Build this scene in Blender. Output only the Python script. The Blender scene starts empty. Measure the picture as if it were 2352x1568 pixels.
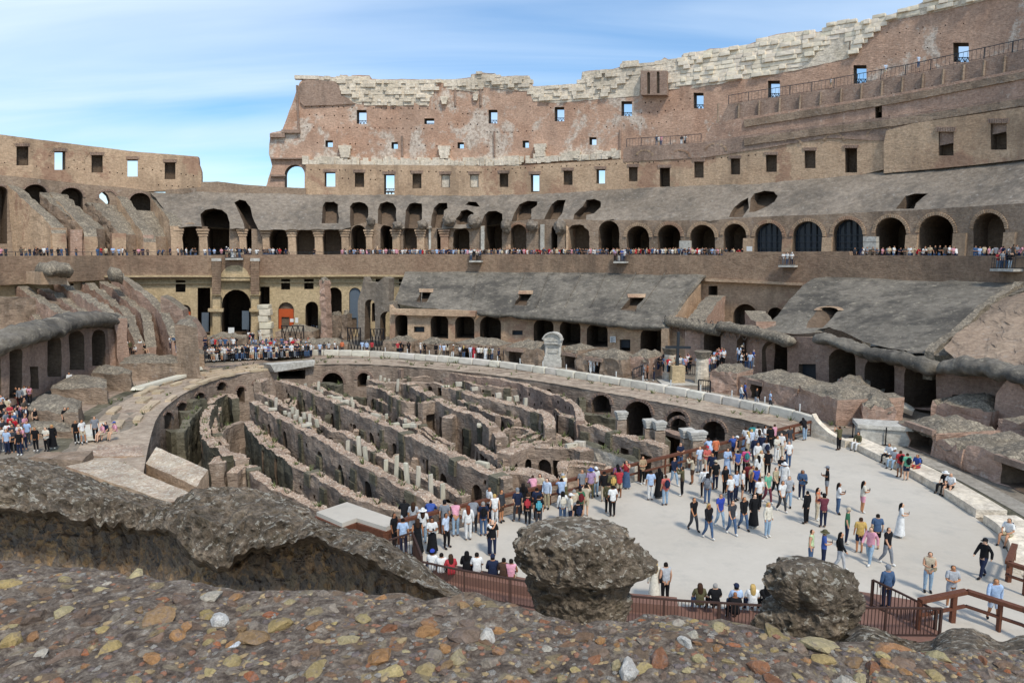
import bpy, bmesh, math, random
import numpy as np
from mathutils import Vector, Matrix, noise
from mathutils.geometry import delaunay_2d_cdt
random.seed(7)
SC = bpy.context.scene
COL = SC.collection

# ------------------------------------------------------------------ camera
CAMZ = 13.5
F = 1568.0                       # focal length in photo units (photo 2352 x 1568)
PITCH = math.atan((784 - 583) / F)
cam_d = bpy.data.cameras.new('camera'); cam = bpy.data.objects.new('camera', cam_d); COL.objects.link(cam)
cam_d.sensor_width = 36; cam_d.lens = 24; cam_d.clip_start = 0.1; cam_d.clip_end = 4000
cam.location = (0, 0, CAMZ); cam.rotation_euler = (math.pi/2 - PITCH, 0, 0)
SC.camera = cam

# ------------------------------------------------------------------ world and sun
SUN_EL, SUN_AZ = math.radians(53), math.radians(153)   # azimuth from +Y clockwise: behind and to the right
world = bpy.data.worlds.new('World'); SC.world = world; world.use_nodes = True
nt = world.node_tree; N = nt.nodes; L = nt.links
for n in list(N): N.remove(n)
out = N.new('ShaderNodeOutputWorld'); bg = N.new('ShaderNodeBackground')
sky = N.new('ShaderNodeTexSky'); sky.sky_type = 'NISHITA'; sky.sun_disc = False
sky.sun_elevation = SUN_EL; sky.sun_rotation = SUN_AZ
sky.air_density = 1.0; sky.dust_density = 0.3; sky.ozone_density = 2.0
tc = N.new('ShaderNodeTexCoord')
sep = N.new('ShaderNodeSeparateXYZ'); L.new(tc.outputs['Generated'], sep.inputs[0])
# cloud layer: project the view direction on a flat layer high above
zc = N.new('ShaderNodeMath'); zc.operation = 'MAXIMUM'; zc.inputs[1].default_value = 0.05; L.new(sep.outputs['Z'], zc.inputs[0])
za = N.new('ShaderNodeMath'); za.operation = 'ADD'; za.inputs[1].default_value = 0.12; L.new(zc.outputs[0], za.inputs[0])
dx = N.new('ShaderNodeMath'); dx.operation = 'DIVIDE'; L.new(sep.outputs['X'], dx.inputs[0]); L.new(za.outputs[0], dx.inputs[1])
dy = N.new('ShaderNodeMath'); dy.operation = 'DIVIDE'; L.new(sep.outputs['Y'], dy.inputs[0]); L.new(za.outputs[0], dy.inputs[1])
cmb = N.new('ShaderNodeCombineXYZ'); L.new(dx.outputs[0], cmb.inputs[0]); L.new(dy.outputs[0], cmb.inputs[1])
mp = N.new('ShaderNodeMapping'); mp.inputs['Rotation'].default_value = (0, 0, 0.25); mp.inputs['Scale'].default_value = (0.4, 1.7, 1); mp.inputs['Location'].default_value = (1.7, 0.35, 0)
L.new(cmb.outputs[0], mp.inputs[0])
n1 = N.new('ShaderNodeTexNoise'); n1.inputs['Scale'].default_value = 0.8; n1.inputs['Detail'].default_value = 8; n1.inputs['Roughness'].default_value = 0.5; n1.inputs['Distortion'].default_value = 0.5
L.new(mp.outputs[0], n1.inputs['Vector'])
n2 = N.new('ShaderNodeTexNoise'); n2.inputs['Scale'].default_value = 0.42; n2.inputs['Detail'].default_value = 3
L.new(mp.outputs[0], n2.inputs['Vector'])
ad = N.new('ShaderNodeMath'); ad.operation = 'MULTIPLY_ADD'; ad.inputs[1].default_value = 0.7; L.new(n1.outputs[0], ad.inputs[0]); 
m2 = N.new('ShaderNodeMath'); m2.operation = 'MULTIPLY'; m2.inputs[1].default_value = 0.6; L.new(n2.outputs[0], m2.inputs[0]); L.new(m2.outputs[0], ad.inputs[2])
rp = N.new('ShaderNodeValToRGB'); rp.color_ramp.elements[0].position = 0.50; rp.color_ramp.elements[0].color = (.1, .1, .1, 1); rp.color_ramp.elements[1].position = 0.80; rp.color_ramp.elements[1].color = (.85, .85, .85, 1)
L.new(ad.outputs[0], rp.inputs[0])
mx = N.new('ShaderNodeMix'); mx.data_type = 'RGBA'; L.new(rp.outputs[0], mx.inputs['Factor']); hs_ = N.new('ShaderNodeHueSaturation'); hs_.inputs['Saturation'].default_value = 1.42; hs_.inputs['Value'].default_value = 1.04; L.new(sky.outputs[0], hs_.inputs['Color']); L.new(hs_.outputs[0], mx.inputs['A']); mx.inputs['B'].default_value = (5.7, 6.6, 7.6, 1)
L.new(mx.outputs['Result'], bg.inputs['Color']); bg.inputs['Strength'].default_value = 0.15
L.new(bg.outputs[0], out.inputs[0])
sun_d = bpy.data.lights.new('sun', 'SUN'); sun = bpy.data.objects.new('sun', sun_d); COL.objects.link(sun)
sun_d.energy = 2.7; sun_d.angle = math.radians(8); sun_d.color = (1, .93, .82)
sdir = Vector((math.sin(SUN_AZ)*math.cos(SUN_EL), math.cos(SUN_AZ)*math.cos(SUN_EL), math.sin(SUN_EL)))
sun.rotation_euler = (-sdir).to_track_quat('-Z', 'Y').to_euler()
SC.view_settings.view_transform = 'Standard'; SC.view_settings.look = 'None'; SC.view_settings.gamma = 1
SC.view_settings.exposure = 0.1; SC.view_settings.use_curve_mapping = False

# ------------------------------------------------------------------ helpers: naming
def tag(o, label=None, cat=None, group=None, kind=None):
    if label: o['label'] = label
    if cat: o['category'] = cat
    if group: o['group'] = group
    if kind: o['kind'] = kind
    return o
def thing(name, loc, label, cat, group=None):
    o = bpy.data.objects.new(name, None); COL.objects.link(o); o.location = loc; o.empty_display_size = .2
    return tag(o, label, cat, group)
def link(name, me, parent=None):
    o = bpy.data.objects.new(name, me); COL.objects.link(o)
    if parent is not None:
        o.parent = parent; o.matrix_parent_inverse = Matrix.Translation(-Vector(parent.location)) if parent.rotation_euler.z == 0 else parent.matrix_world.inverted()
    return o
def mesh(name, vs, fs, mats, fm=None, smooth=False):
    me = bpy.data.meshes.new(name); me.from_pydata([tuple(v) for v in vs], [], fs)
    for m in (mats if isinstance(mats, (list, tuple)) else [mats]): me.materials.append(m)
    if fm is not None: me.polygons.foreach_set('material_index', fm)
    if smooth: me.polygons.foreach_set('use_smooth', [True]*len(me.polygons))
    me.update(); return me
def recalc(me):
    bm = bmesh.new(); bm.from_mesh(me); bmesh.ops.recalc_face_normals(bm, faces=bm.faces); bm.to_mesh(me); bm.free()

# ------------------------------------------------------------------ helpers: where a point of the view lies in the place
cP, sP = math.cos(PITCH), math.sin(PITCH)
def ray(x, y):
    r = (x-1176)/F; u = (784-y)/F; Yd = cP + sP*u
    return r/Yd, (-sP + cP*u)/Yd
def on_z(x, y, z=0.0):
    t, q = ray(x, y); Y = (z-CAMZ)/q
    return Vector((t*Y, Y, z))
def on_d(x, y, Y):
    t, q = ray(x, y); return Vector((t*Y, Y, CAMZ+q*Y))
REG = {1: (0,300,3.357), 2: (600,160,3.136), 3: (1200,100,2.8), 4: (1860,0,2.376), 5: (0,600,2.959), 6: (400,600,3.136), 7: (1000,640,2.904), 8: (1760,640,2.614),
       11: (400,900,3.336), 12: (1000,900,3.336), 13: (0,1100,2.584), 14: (900,1200,2.94), 15: (1600,1050,3.92), 16: (2060,1050,3.92), 17: (1700,1300,2.735), 18: (1400,1150,4.48)}
K = 0.91875
def r(n, *pts):
    X, Y, s = REG[n]
    res = [((X+p[0]/s)*K, (Y+p[1]/s)*K) + tuple(p[2:]) for p in pts]
    return res
def r1(n, x, y): return r(n, (x, y))[0]

class Spl:
    def __init__(s, nodes):      # nodes: (x of view at eye level, depth)
        nodes = sorted(nodes); s.t = np.array([ray(n[0], 583)[0] for n in nodes]); s.y = np.array([float(n[1]) for n in nodes])
        d = np.diff(s.y)/np.diff(s.t); m = np.zeros(len(s.y)); m[0], m[-1] = d[0], d[-1]
        if len(d) > 1: m[1:-1] = (d[1:]*np.diff(s.t)[:-1]+d[:-1]*np.diff(s.t)[1:])/(s.t[2:]-s.t[:-2])
        s.m = m
    def __call__(s, t):
        if t <= s.t[0]: return s.y[0]+s.m[0]*(t-s.t[0])
        if t >= s.t[-1]: return s.y[-1]+s.m[-1]*(t-s.t[-1])
        i = int(np.searchsorted(s.t, t)-1); i = max(0, i); h = s.t[i+1]-s.t[i]; u = (t-s.t[i])/h
        return ((1+2*u)*(1-u)**2*s.y[i]+u*(1-u)**2*h*s.m[i]+u*u*(3-2*u)*s.y[i+1]+u*u*(u-1)*h*s.m[i+1])
TER = Spl([(-200,76),(-100,84),(0,90),(100,94),(300,102),(540,108),(800,111),(1090,110),(1420,103),(1800,90),(2310,70),(2450,64),(2600,57)])
RIN = Spl([(-150,54),(0,58),(100,65),(230,76),(270,79)])
FRO = Spl([(800,98),(900,97),(1250,93),(1550,85),(1750,75),(2000,63),(2200,55),(2352,50),(2500,45)])

class Wall:
    """vertical face over a plan curve; w goes back from the viewer's side"""
    def __init__(s, curve, off=0, amp=0.0, fr=0.5): s.c, s.off, s.amp, s.fr = curve, off, amp, fr
    def D(s, t): return s.c(t)+s.off
    def nrm(s, t):
        e = 1e-3; a, b = s.D(t-e), s.D(t+e)
        v = Vector(((t+e)*b-(t-e)*a, b-a)); v.normalize(); return Vector((-v.y, v.x, 0))
    def Yhit(s, t, q): return s.D(t)
    def __call__(s, x, y, w=0.0):
        t, q = ray(x, y); Y = s.Yhit(t, q); P = Vector((t*Y, Y, CAMZ+q*Y)); n = s.nrm(t)
        if s.amp and w == 0: w = -s.amp*(noise.noise(P*s.fr)+.5*noise.noise(P*s.fr*2.7))
        return P+n*w
    def z_at(s, t, z): Y = s.D(t); return Vector((t*Y, Y, z))
class Slope(Wall):
    def __init__(s, curve, off, z0, curve2, off2, z1, amp=0, fr=.5): s.c, s.off, s.z0, s.c2, s.off2, s.z1, s.amp, s.fr = curve, off, z0, curve2, off2, z1, amp, fr
    def Yhit(s, t, q):
        D0 = s.c(t)+s.off; k = (s.z1-s.z0)/(s.c2(t)+s.off2-D0)
        return (s.z0-CAMZ-k*D0)/(q-k)

def pip(px, py, poly):
    poly = np.asarray(poly, float); inside = np.zeros(len(px), bool); j = len(poly)-1
    for i in range(len(poly)):
        xi, yi = poly[i]; xj, yj = poly[j]
        if yi != yj:
            c = ((yi > py) != (yj > py)) & (px < (xj-xi)*(py-yi)/(yj-yi)+xi)
            inside ^= c
        j = i
    return inside
def subdiv(poly, step, rag=0.0, closed=True):
    res = []; n = len(poly)
    for i in range(n if closed else n-1):
        a, b = poly[i], poly[(i+1) % n]; L_ = math.hypot(b[0]-a[0], b[1]-a[1]); k = max(1, int(math.ceil(L_/step)))
        for j in range(k):
            u = j/k; x, y = a[0]+(b[0]-a[0])*u, a[1]+(b[1]-a[1])*u
            if rag and k > 1 or (rag and j): x += random.uniform(-rag, rag); y += random.uniform(-rag, rag)
            res.append((x, y))
    if not closed: res.append(tuple(poly[-1][:2]))
    return res
def arch(xl, xr, yt, yb, n=10, flat=1.0):
    """outline of an arched opening in view units (y down)"""
    c = (xl+xr)/2; R = (xr-xl)/2; res = [(xl, yb)]
    for i in range(n+1):
        a = math.pi - math.pi*i/n; res.append((c+R*math.cos(a), yt+R*flat-R*flat*math.sin(a)))
    res.append((xr, yb)); return res
def rect(xl, yt, xr, yb): return [(xl, yb), (xl, yt), (xr, yt), (xr, yb)]

def sheet(name, poly, holes, mapf, th, step, mats, parent=None, rag=0.0, grid=True, topz=0.6, smooth=False):
    """solid slab: outline poly, holes [(poly, depth or None for through[, rag])]; mapf(x, y, w) gives the place; mats front, reveal, top"""
    P = subdiv(poly, step, rag); hs = []
    for h in holes:
        hp, d = h[0], h[1]; rg = h[2] if len(h) > 2 else 0
        hs.append((subdiv(hp, step, rg), d))
    vs = []; es = []
    def ring(pts):
        b = len(vs); vs.extend(pts); n = len(pts); es.extend([(b+i, b+(i+1) % n) for i in range(n)])
    ring(P)
    for hp, d in hs: ring(hp)
    if grid:
        A = np.array(P); x0, y0 = A.min(0); x1, y1 = A.max(0)
        gx, gy = np.meshgrid(np.arange(x0+step*.5, x1, step), np.arange(y0+step*.5, y1, step)); gx = gx.ravel(); gy = gy.ravel()
        gx = gx+np.random.uniform(-.2, .2, len(gx))*step; gy = gy+np.random.uniform(-.2, .2, len(gy))*step
        ok = pip(gx, gy, P)
        vs.extend(zip(gx[ok].tolist(), gy[ok].tolist()))
    V, E_, T, *_ = delaunay_2d_cdt([Vector(v) for v in vs], es, [], 0, 1e-5)
    V = [(v.x, v.y) for v in V]
    T = [t for t in T if len(t) == 3]
    VA = np.array(V); TA = np.array(T); cx = VA[TA, 0].mean(1); cy = VA[TA, 1].mean(1)
    cls = np.where(pip(cx, cy, P), -1, -2)
    for i, (hp, d) in enumerate(hs):
        a = np.array(hp); m = (cx > a[:, 0].min()) & (cx < a[:, 0].max()) & (cy > a[:, 1].min()) & (cy < a[:, 1].max()) & (cls > -2)
        if m.any():
            idx = np.nonzero(m)[0]; s_ = pip(cx[idx], cy[idx], hp); cls[idx[s_]] = i
    out = []; fs = []; fm = []; cache = {}
    def vid(k, w):
        key = (k, w)
        if key not in cache: cache[key] = len(out); out.append(mapf(V[k][0], V[k][1], w))
        return cache[key]
    def lev(c): return None if c == -2 or (c >= 0 and hs[c][1] is None) else (0.0 if c == -1 else hs[c][1])
    edges = {}
    for ti, t in enumerate(T):
        lv = lev(cls[ti])
        if lv is not None:
            fs.append([vid(k, lv) for k in t]); fm.append(0 if cls[ti] == -1 else 1)
            if lv < th: fs.append([vid(k, th) for k in reversed(t)]); fm.append(0)
        for a, b in ((t[0], t[1]), (t[1], t[2]), (t[2], t[0])):
            edges.setdefault((min(a, b), max(a, b)), []).append(ti)
    for (a, b), ts in edges.items():
        ls = [lev(cls[i]) for i in ts]
        if len(ls) == 1: ls.append(None)
        if ls[0] == ls[1]: continue
        lo = min(th if l is None else l for l in ls); hi = max(th if l is None else l for l in ls)
        if hi > th and lo < th and None not in ls: pass
        if lo == hi: continue
        q = [vid(a, lo), vid(b, lo), vid(b, hi), vid(a, hi)]
        fs.append(q)
        outer = any(cls[i] == -2 for i in ts) or len(ts) == 1
        fm.append(2 if outer else 1)
    # top faces only where they look up
    for i, f in enumerate(fs):
        if fm[i] == 2:
            p = [out[k] for k in f]; n = (p[1]-p[0]).cross(p[3]-p[0])
            if n.length > 0 and abs(n.normalized().z) < topz: fm[i] = 0
    while len(mats) < 3: mats = list(mats)+[mats[0]]
    me = mesh(name, out, fs, mats, fm, smooth); recalc(me)
    return link(name, me, parent)

def pathmap(P3):
    """P3: list of Vector (top line of a wall). returns length, map(s, z, w), ztop(s)"""
    cum = [0]
    for a, b in zip(P3, P3[1:]): cum.append(cum[-1]+(b.xy-a.xy).length)
    def loc(s):
        s = max(0, min(cum[-1]-1e-6, s)); i = 0
        while i < len(cum)-2 and cum[i+1] <= s: i += 1
        u = (s-cum[i])/max(1e-9, cum[i+1]-cum[i]); return i, u
    def nrm_at(i):
        a = P3[max(0, i-1)]; b = P3[min(len(P3)-1, i+1)]; v = (b.xy-a.xy).normalized(); return Vector((-v.y, v.x, 0))
    mid = P3[len(P3)//2]; nn = nrm_at(len(P3)//2)
    sg = 1 if nn.dot(Vector((mid.x, mid.y, 0))) > 0 else -1      # w goes away from the viewer
    def pos(s):
        i, u = loc(s); return P3[i].lerp(P3[i+1], u), (nrm_at(i).lerp(nrm_at(i+1), u)).normalized()*sg
    return cum[-1], pos
def smooth_path(P3, n=4):
    res = []
    for i in range(len(P3)-1):
        p0 = P3[max(0, i-1)]; p1 = P3[i]; p2 = P3[i+1]; p3 = P3[min(len(P3)-1, i+2)]
        for j in range(n):
            u = j/n; res.append(.5*((2*p1)+(p2-p0)*u+(2*p0-5*p1+4*p2-p3)*u*u+(3*p1-p0-3*p2+p3)*u**3))
    res.append(P3[-1]); return res
def pathwall(name, P3, th, zb, mats, holes=(), step=.9, rag=.12, amp=.12, fr=.7, parent=None, curved=True, toprag=.25):
    """thick rough wall under a line of top points; holes (s fraction, z bottom, width, height, arched, depth)"""
    if curved and len(P3) > 2: P3 = smooth_path(P3)
    Ls, pos = pathmap(P3)
    n = max(2, int(Ls/step)); top = []
    for i in range(n+1):
        s = Ls*i/n; p, _ = pos(s); top.append((s, p.z+toprag*noise.noise(Vector((p.x*.9, p.y*.9, 3.3)))+toprag*.6*noise.noise(Vector((p.x*2.9, p.y*2.9, 7.3)))))
    poly = top+[(Ls, zb), (0, zb)]
    hs = []
    for h in holes:
        c, z0, w_, hh, ar, d = h; c = c*Ls if c <= 1 else c
        if c-w_/2 < .2 or c+w_/2 > Ls-.2: continue
        p, _ = pos(c)
        if z0+hh > p.z-.35: hh = p.z-.35-z0
        if hh < .3: continue
        if ar:
            R = w_/2; pts = [(c-R, z0)]+[(c+R*math.cos(math.pi-math.pi*k/8), z0+hh-R+R*math.sin(math.pi*k/8)) for k in range(9)]+[(c+R, z0)]
        else: pts = [(c-w_/2, z0), (c-w_/2, z0+hh), (c+w_/2, z0+hh), (c+w_/2, z0)]
        hs.append((pts, d))
    def mf(s, z, w):
        p, nn = pos(s); q = Vector((p.x, p.y, z)); d = amp*(noise.noise(q*fr)+.6*noise.noise(q*fr*3.1))
        q = q+nn*(w+(d if w < th else -d)); return q
    return sheet(name, poly, hs, mf, th, step, mats, parent, rag=0, topz=.5)

def sweep(name, P3, rx, rz, mats, n=14, amp=.15, fr=.9, parent=None, sm=3, flat=0.0, taper=True):
    """lumpy roll along a line"""
    P = smooth_path(P3, sm); vs = []; fs = []
    for i, p in enumerate(P):
        a = P[max(0, i-1)]; b = P[min(len(P)-1, i+1)]; v = (b-a); v.z = 0; v.normalize(); nn = Vector((-v.y, v.x, 0))
        k = 1.0
        if taper and i in (0, len(P)-1): k = .25
        elif taper and i in (1, len(P)-2): k = .8
        k *= 1+.18*noise.noise(p*.35)+.12*noise.noise(p*1.1)
        for j in range(n):
            th = 2*math.pi*j/n; c, s_ = math.cos(th), math.sin(th); q = p+nn*(rx*c*k)+Vector((0, 0, rz*k*(s_ if s_ > 0 else s_*(1-flat))))
            d = amp*(noise.noise(q*fr)+.5*noise.noise(q*fr*2.6)); q = q+(nn*c+Vector((0, 0, s_)))*d; vs.append(q)
    for i in range(len(P)-1):
        for j in range(n): fs.append([i*n+j, i*n+(j+1) % n, (i+1)*n+(j+1) % n, (i+1)*n+j])
    fs.append(list(range(n))); fs.append([len(vs)-n+j for j in range(n)][::-1])
    me = mesh(name, vs, fs, mats, None, True); recalc(me); return link(name, me, parent)

def tube(vs, fs, a, b, ra, rb=None, n=6):
    rb = ra if rb is None else rb; a = Vector(a); b = Vector(b); d = (b-a).normalized()
    u = d.cross(Vector((0, 0, 1)) if abs(d.z) < .9 else Vector((1, 0, 0))).normalized(); v = d.cross(u); o = len(vs)
    for p, R in ((a, ra), (b, rb)):
        for j in range(n):
            t = 2*math.pi*(j+.5)/n; vs.append(p+u*R*math.cos(t)+v*R*math.sin(t))
    for j in range(n): fs.append([o+j, o+(j+1) % n, o+n+(j+1) % n, o+n+j])
    fs.append([o+j for j in range(n)][::-1]); fs.append([o+n+j for j in range(n)])
def beam(vs, fs, a, b, w, h):
    """rectangular bar from a to b, h is its upright size"""
    a = Vector(a); b = Vector(b); d = (b-a).normalized(); up = Vector((0, 0, 1)) if abs(d.z) < .95 else Vector((0, 1, 0))
    u = d.cross(up).normalized()*w/2; v = u.cross(d).normalized()*h/2; o = len(vs)
    for p in (a, b):
        for s1, s2 in ((-1, -1), (1, -1), (1, 1), (-1, 1)): vs.append(p+u*s1+v*s2)
    fs += [[o, o+3, o+2, o+1], [o+4, o+5, o+6, o+7]]+[[o+j, o+(j+1) % 4, o+4+(j+1) % 4, o+4+j] for j in range(4)]
def box(vs, fs, c, sx, sy, sz, rot=0.0):
    o = len(vs); cr, sr = math.cos(rot), math.sin(rot)
    for dz in (0, sz):
        for dx_, dy_ in ((-sx/2, -sy/2), (sx/2, -sy/2), (sx/2, sy/2), (-sx/2, sy/2)):
            vs.append(Vector((c[0]+dx_*cr-dy_*sr, c[1]+dx_*sr+dy_*cr, c[2]+dz)))
    fs += [[o, o+3, o+2, o+1], [o+4, o+5, o+6, o+7]]+[[o+j, o+(j+1) % 4, o+4+(j+1) % 4, o+4+j] for j in range(4)]

# ------------------------------------------------------------------ materials
def hexc(h):
    h = h.lstrip('#'); c = [int(h[i:i+2], 16)/255 for i in (0, 2, 4)]
    return tuple((v/12.92 if v <= .04045 else ((v+.055)/1.055)**2.4) for v in c)+(1,)
class NT:
    def __init__(s, name):
        s.m = bpy.data.materials.new(name); s.m.use_nodes = True; s.n = s.m.node_tree.nodes; s.l = s.m.node_tree.links
        s.b = s.n['Principled BSDF']; s.b.inputs['Roughness'].default_value = .9
        try: s.b.inputs['Specular IOR Level'].default_value = .2
        except Exception: pass
    def add(s, t, **kw):
        n = s.n.new(t)
        for k, v in kw.items(): setattr(n, k, v)
        return n
    def pos(s, scale=(1, 1, 1), obj=False):
        g = s.add('ShaderNodeNewGeometry') if not obj else s.add('ShaderNodeTexCoord')
        m = s.add('ShaderNodeMapping'); m.inputs['Scale'].default_value = scale
        s.l.new(g.outputs['Position' if not obj else 'Object'], m.inputs[0]); return m.outputs[0]
    def noise(s, vec, sc, det=4, ro=.6, dist=0):
        n = s.add('ShaderNodeTexNoise'); n.inputs['Scale'].default_value = sc; n.inputs['Detail'].default_value = det; n.inputs['Roughness'].default_value = ro; n.inputs['Distortion'].default_value = dist
        s.l.new(vec, n.inputs['Vector']); return n.outputs[0]
    def vor(s, vec, sc, feat='F1', out='Color'):
        n = s.add('ShaderNodeTexVoronoi'); n.feature = feat; n.inputs['Scale'].default_value = sc; s.l.new(vec, n.inputs['Vector']); return n.outputs[out]
    def ramp(s, fac, stops, interp='LINEAR'):
        n = s.add('ShaderNodeValToRGB'); n.color_ramp.interpolation = interp; e = n.color_ramp.elements
        while len(e) < len(stops): e.new(.5)
        for i, (p, c) in enumerate(stops): e[i].position = p; e[i].color = c if len(c) == 4 else tuple(c)+(1,)
        s.l.new(fac, n.inputs[0]); return n.outputs[0]
    def mix(s, fac, a, b, mode='MIX'):
        n = s.add('ShaderNodeMix'); n.data_type = 'RGBA'; n.blend_type = mode
        for v, k in ((fac, 'Factor'), (a, 'A'), (b, 'B')):
            if hasattr(v, 'links'): s.l.new(v, n.inputs[k])
            else: n.inputs[k].default_value = v
        return n.outputs['Result']
    def math(s, op, a, b=0.0):
        n = s.add('ShaderNodeMath'); n.operation = op
        for v, k in ((a, 0), (b, 1)):
            if hasattr(v, 'links'): s.l.new(v, n.inputs[k])
            else: n.inputs[k].default_value = v
        return n.outputs[0]
    def bump(s, h, dist=.05, st=1.0, prev=None):
        n = s.add('ShaderNodeBump'); n.inputs['Distance'].default_value = dist; n.inputs['Strength'].default_value = st; s.l.new(h, n.inputs['Height'])
        if prev is not None: s.l.new(prev, n.inputs['Normal'])
        return n.outputs[0]
    def done(s, col, nrm=None, rough=None):
        s.l.new(col, s.b.inputs['Base Color'])
        if nrm is not None: s.l.new(nrm, s.b.inputs['Normal'])
        if rough is not None: s.b.inputs['Roughness'].default_value = rough
        return s.m
W1_, B1_ = (1, 1, 1, 1), (0, 0, 0, 1)
def ruin(name, base, var, stain, course=3.5, sc=.25, patch=.5, bump=.06, fine=3.0, stain_amt=.45, speck=None, pos_scale=(1, 1, 1), pale=None):
    """brick, plaster or concrete of an old ruin: broad patches, courses, rain stains and grain"""
    m = NT(name); p = m.pos(); 
    c = m.ramp(m.noise(p, sc, 5, .6, .6), [(.3, hexc(base)), (.5, tuple(.5*(a+b) for a, b in zip(hexc(base), hexc(var)))), (.7, hexc(var))])
    pc = m.pos((.9, .9, course)); cn = m.noise(pc, 1.6, 3, .75)
    c = m.mix(.85, c, m.ramp(cn, [(.3, (.74, .72, .70, 1)), (.5, (.97, .97, .97, 1)), (.72, (1.16, 1.15, 1.12, 1))]), 'MULTIPLY')
    g = m.noise(p, fine, 4, .8); c = m.mix(.8, c, m.ramp(g, [(.3, (.6, .58, .56, 1)), (.7, (1.3, 1.3, 1.3, 1))]), 'MULTIPLY')
    ps = m.pos((1.1, 1.1, .18)); st = m.math('MULTIPLY', m.noise(ps, .55, 5, .65), m.noise(p, .12, 3, .5))
    c = m.mix(m.ramp(st, [(.22, B1_), (.36, (stain_amt,)*3+(1,))]), c, hexc(stain))
    if speck:
        v = m.noise(p, 1.4, 5, .75); c = m.mix(m.ramp(v, [(.58, B1_), (.66, (.7, .7, .7, 1))]), c, hexc(speck))
    if pale:
        v = m.math('ADD', m.math('MULTIPLY', m.noise(p, .11, 3, .6, .8), .75), m.math('MULTIPLY', m.noise(p, 1.1, 5, .8), .25)); c = m.mix(m.ramp(v, [(.53, B1_), (.57, (.8,.8,.8,1))]), c, m.mix(m.ramp(m.noise(p, 1.7, 4, .8), [(.4, B1_), (.55, W1_)]), hexc(pale[0]), hexc(pale[1])))
    nb = m.bump(cn, bump*1.4, .8); nb = m.bump(g, bump, .8, nb)
    return m.done(c, nb)
def rubble(name, cols, mortar, sc=1.6, sc2=4.0, bump=.12, mort=.35):
    """broken core of a wall: stones of several colours set in mortar"""
    m = NT(name); p = m.pos(); pd = m.add('ShaderNodeVectorMath'); pd.operation = 'ADD'
    nz = m.add('ShaderNodeTexNoise'); nz.inputs['Scale'].default_value = sc*.8; m.l.new(p, nz.inputs['Vector']); sc_ = m.add('ShaderNodeVectorMath'); sc_.operation = 'SCALE'; sc_.inputs[3].default_value = .5/sc; m.l.new(nz.outputs['Color'], sc_.inputs[0])
    m.l.new(p, pd.inputs[0]); m.l.new(sc_.outputs[0], pd.inputs[1]); q = pd.outputs[0]
    bw = m.add('ShaderNodeSeparateColor'); m.l.new(m.vor(q, sc), bw.inputs[0]); bw2 = m.add('ShaderNodeSeparateColor'); m.l.new(m.vor(q, sc2), bw2.inputs[0])
    n = len(cols); st = [((i+.0)/n, hexc(c)) for i, c in enumerate(cols)]
    c1 = m.ramp(bw.outputs[0], st, 'CONSTANT'); c2 = m.ramp(bw2.outputs[0], st, 'CONSTANT')
    d1 = m.vor(q, sc, 'DISTANCE_TO_EDGE', 'Distance'); d2 = m.vor(q, sc2, 'DISTANCE_TO_EDGE', 'Distance')
    c = m.mix(m.math('GREATER_THAN', m.noise(p, sc*.5, 3, .6), .5), c1, c2)
    ed = m.math('MINIMUM', d1, m.math('ADD', d2, .05))
    c = m.mix(m.ramp(ed, [(.02, (mort+.3,)*3+(1,)), (.12, B1_)]), c, hexc(mortar))
    g = m.noise(p, sc2*2.2, 4, .8); c = m.mix(.8, c, m.ramp(g, [(.25, (.55, .54, .53, 1)), (.75, (1.4, 1.4, 1.4, 1))]), 'MULTIPLY')
    big = m.noise(p, sc*.16, 3, .6); c = m.mix(.8, c, m.ramp(big, [(.3, (.68, .68, .68, 1)), (.7, (1.22, 1.2, 1.16, 1))]), 'MULTIPLY')
    h = m.math('ADD', m.math('MINIMUM', d1, .2), m.math('MULTIPLY', g, .35))
    return m.done(c, m.bump(h, bump, 1.0))
def plain(name, col, rough=.6, metal=0, var=.12, sc=3.0, bump=0):
    m = NT(name); p = m.pos(obj=True); g = m.noise(p, sc, 4, .7); h = hexc(col)
    c = m.ramp(g, [(.3, tuple(v*(1-var) for v in h[:3])+(1,)), (.7, tuple(min(1, v*(1+var)) for v in h[:3])+(1,))])
    m.b.inputs['Metallic'].default_value = metal
    return m.done(c, m.bump(g, bump, 1) if bump else None, rough)
def objcol(name, rough=.8, sc=7.0, var=.22, bump=.03):
    m = NT(name); oi = m.add('ShaderNodeObjectInfo'); g = m.noise(m.pos(obj=True), sc, 3, .6)
    c = m.mix(1.0, oi.outputs['Color'], m.ramp(g, [(.3, (1-var,)*3+(1,)), (.7, (1+var,)*3+(1,))]), 'MULTIPLY')
    return m.done(c, m.bump(g, bump, .6), rough)

M = {}
M['brick'] = ruin('weathered_brick', '#8f7b69', '#aa9682', '#4f473e', 4.5, .18, bump=.09, speck='#a3968a')
M['brick_hi'] = ruin('pink_brick_high_wall', '#a98a77', '#c6a895', '#7d6a5e', 5, .12, bump=.08, speck='#c9b8a8', stain_amt=.45)
M['outer'] = ruin('high_wall_brick', '#b8937c', '#d2b39d', '#8a7263', 5, .12, bump=.1, stain_amt=.4, pale=('#a59587', '#ddd2c3'))
M['brick_hi2'] = ruin('pink_brown_brick', '#977f70', '#ad9686', '#5d524a', 5, .12, bump=.08, speck='#a99a8d')
M['brick_band'] = ruin('terrace_brick', '#8d7461', '#a68f78', '#4a433c', 6, .16, bump=.09, fine=2.0)
M['tan'] = ruin('tan_brick', '#b69a7f', '#cbb195', '#7a6857', 5, .15, bump=.06, stain_amt=.5, pale=('#8f6f5c', '#a5846e'))
M['yellow'] = ruin('ochre_masonry', '#b7a27e', '#c7b391', '#837459', 3, .12, bump=.04, stain_amt=.4)
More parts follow.
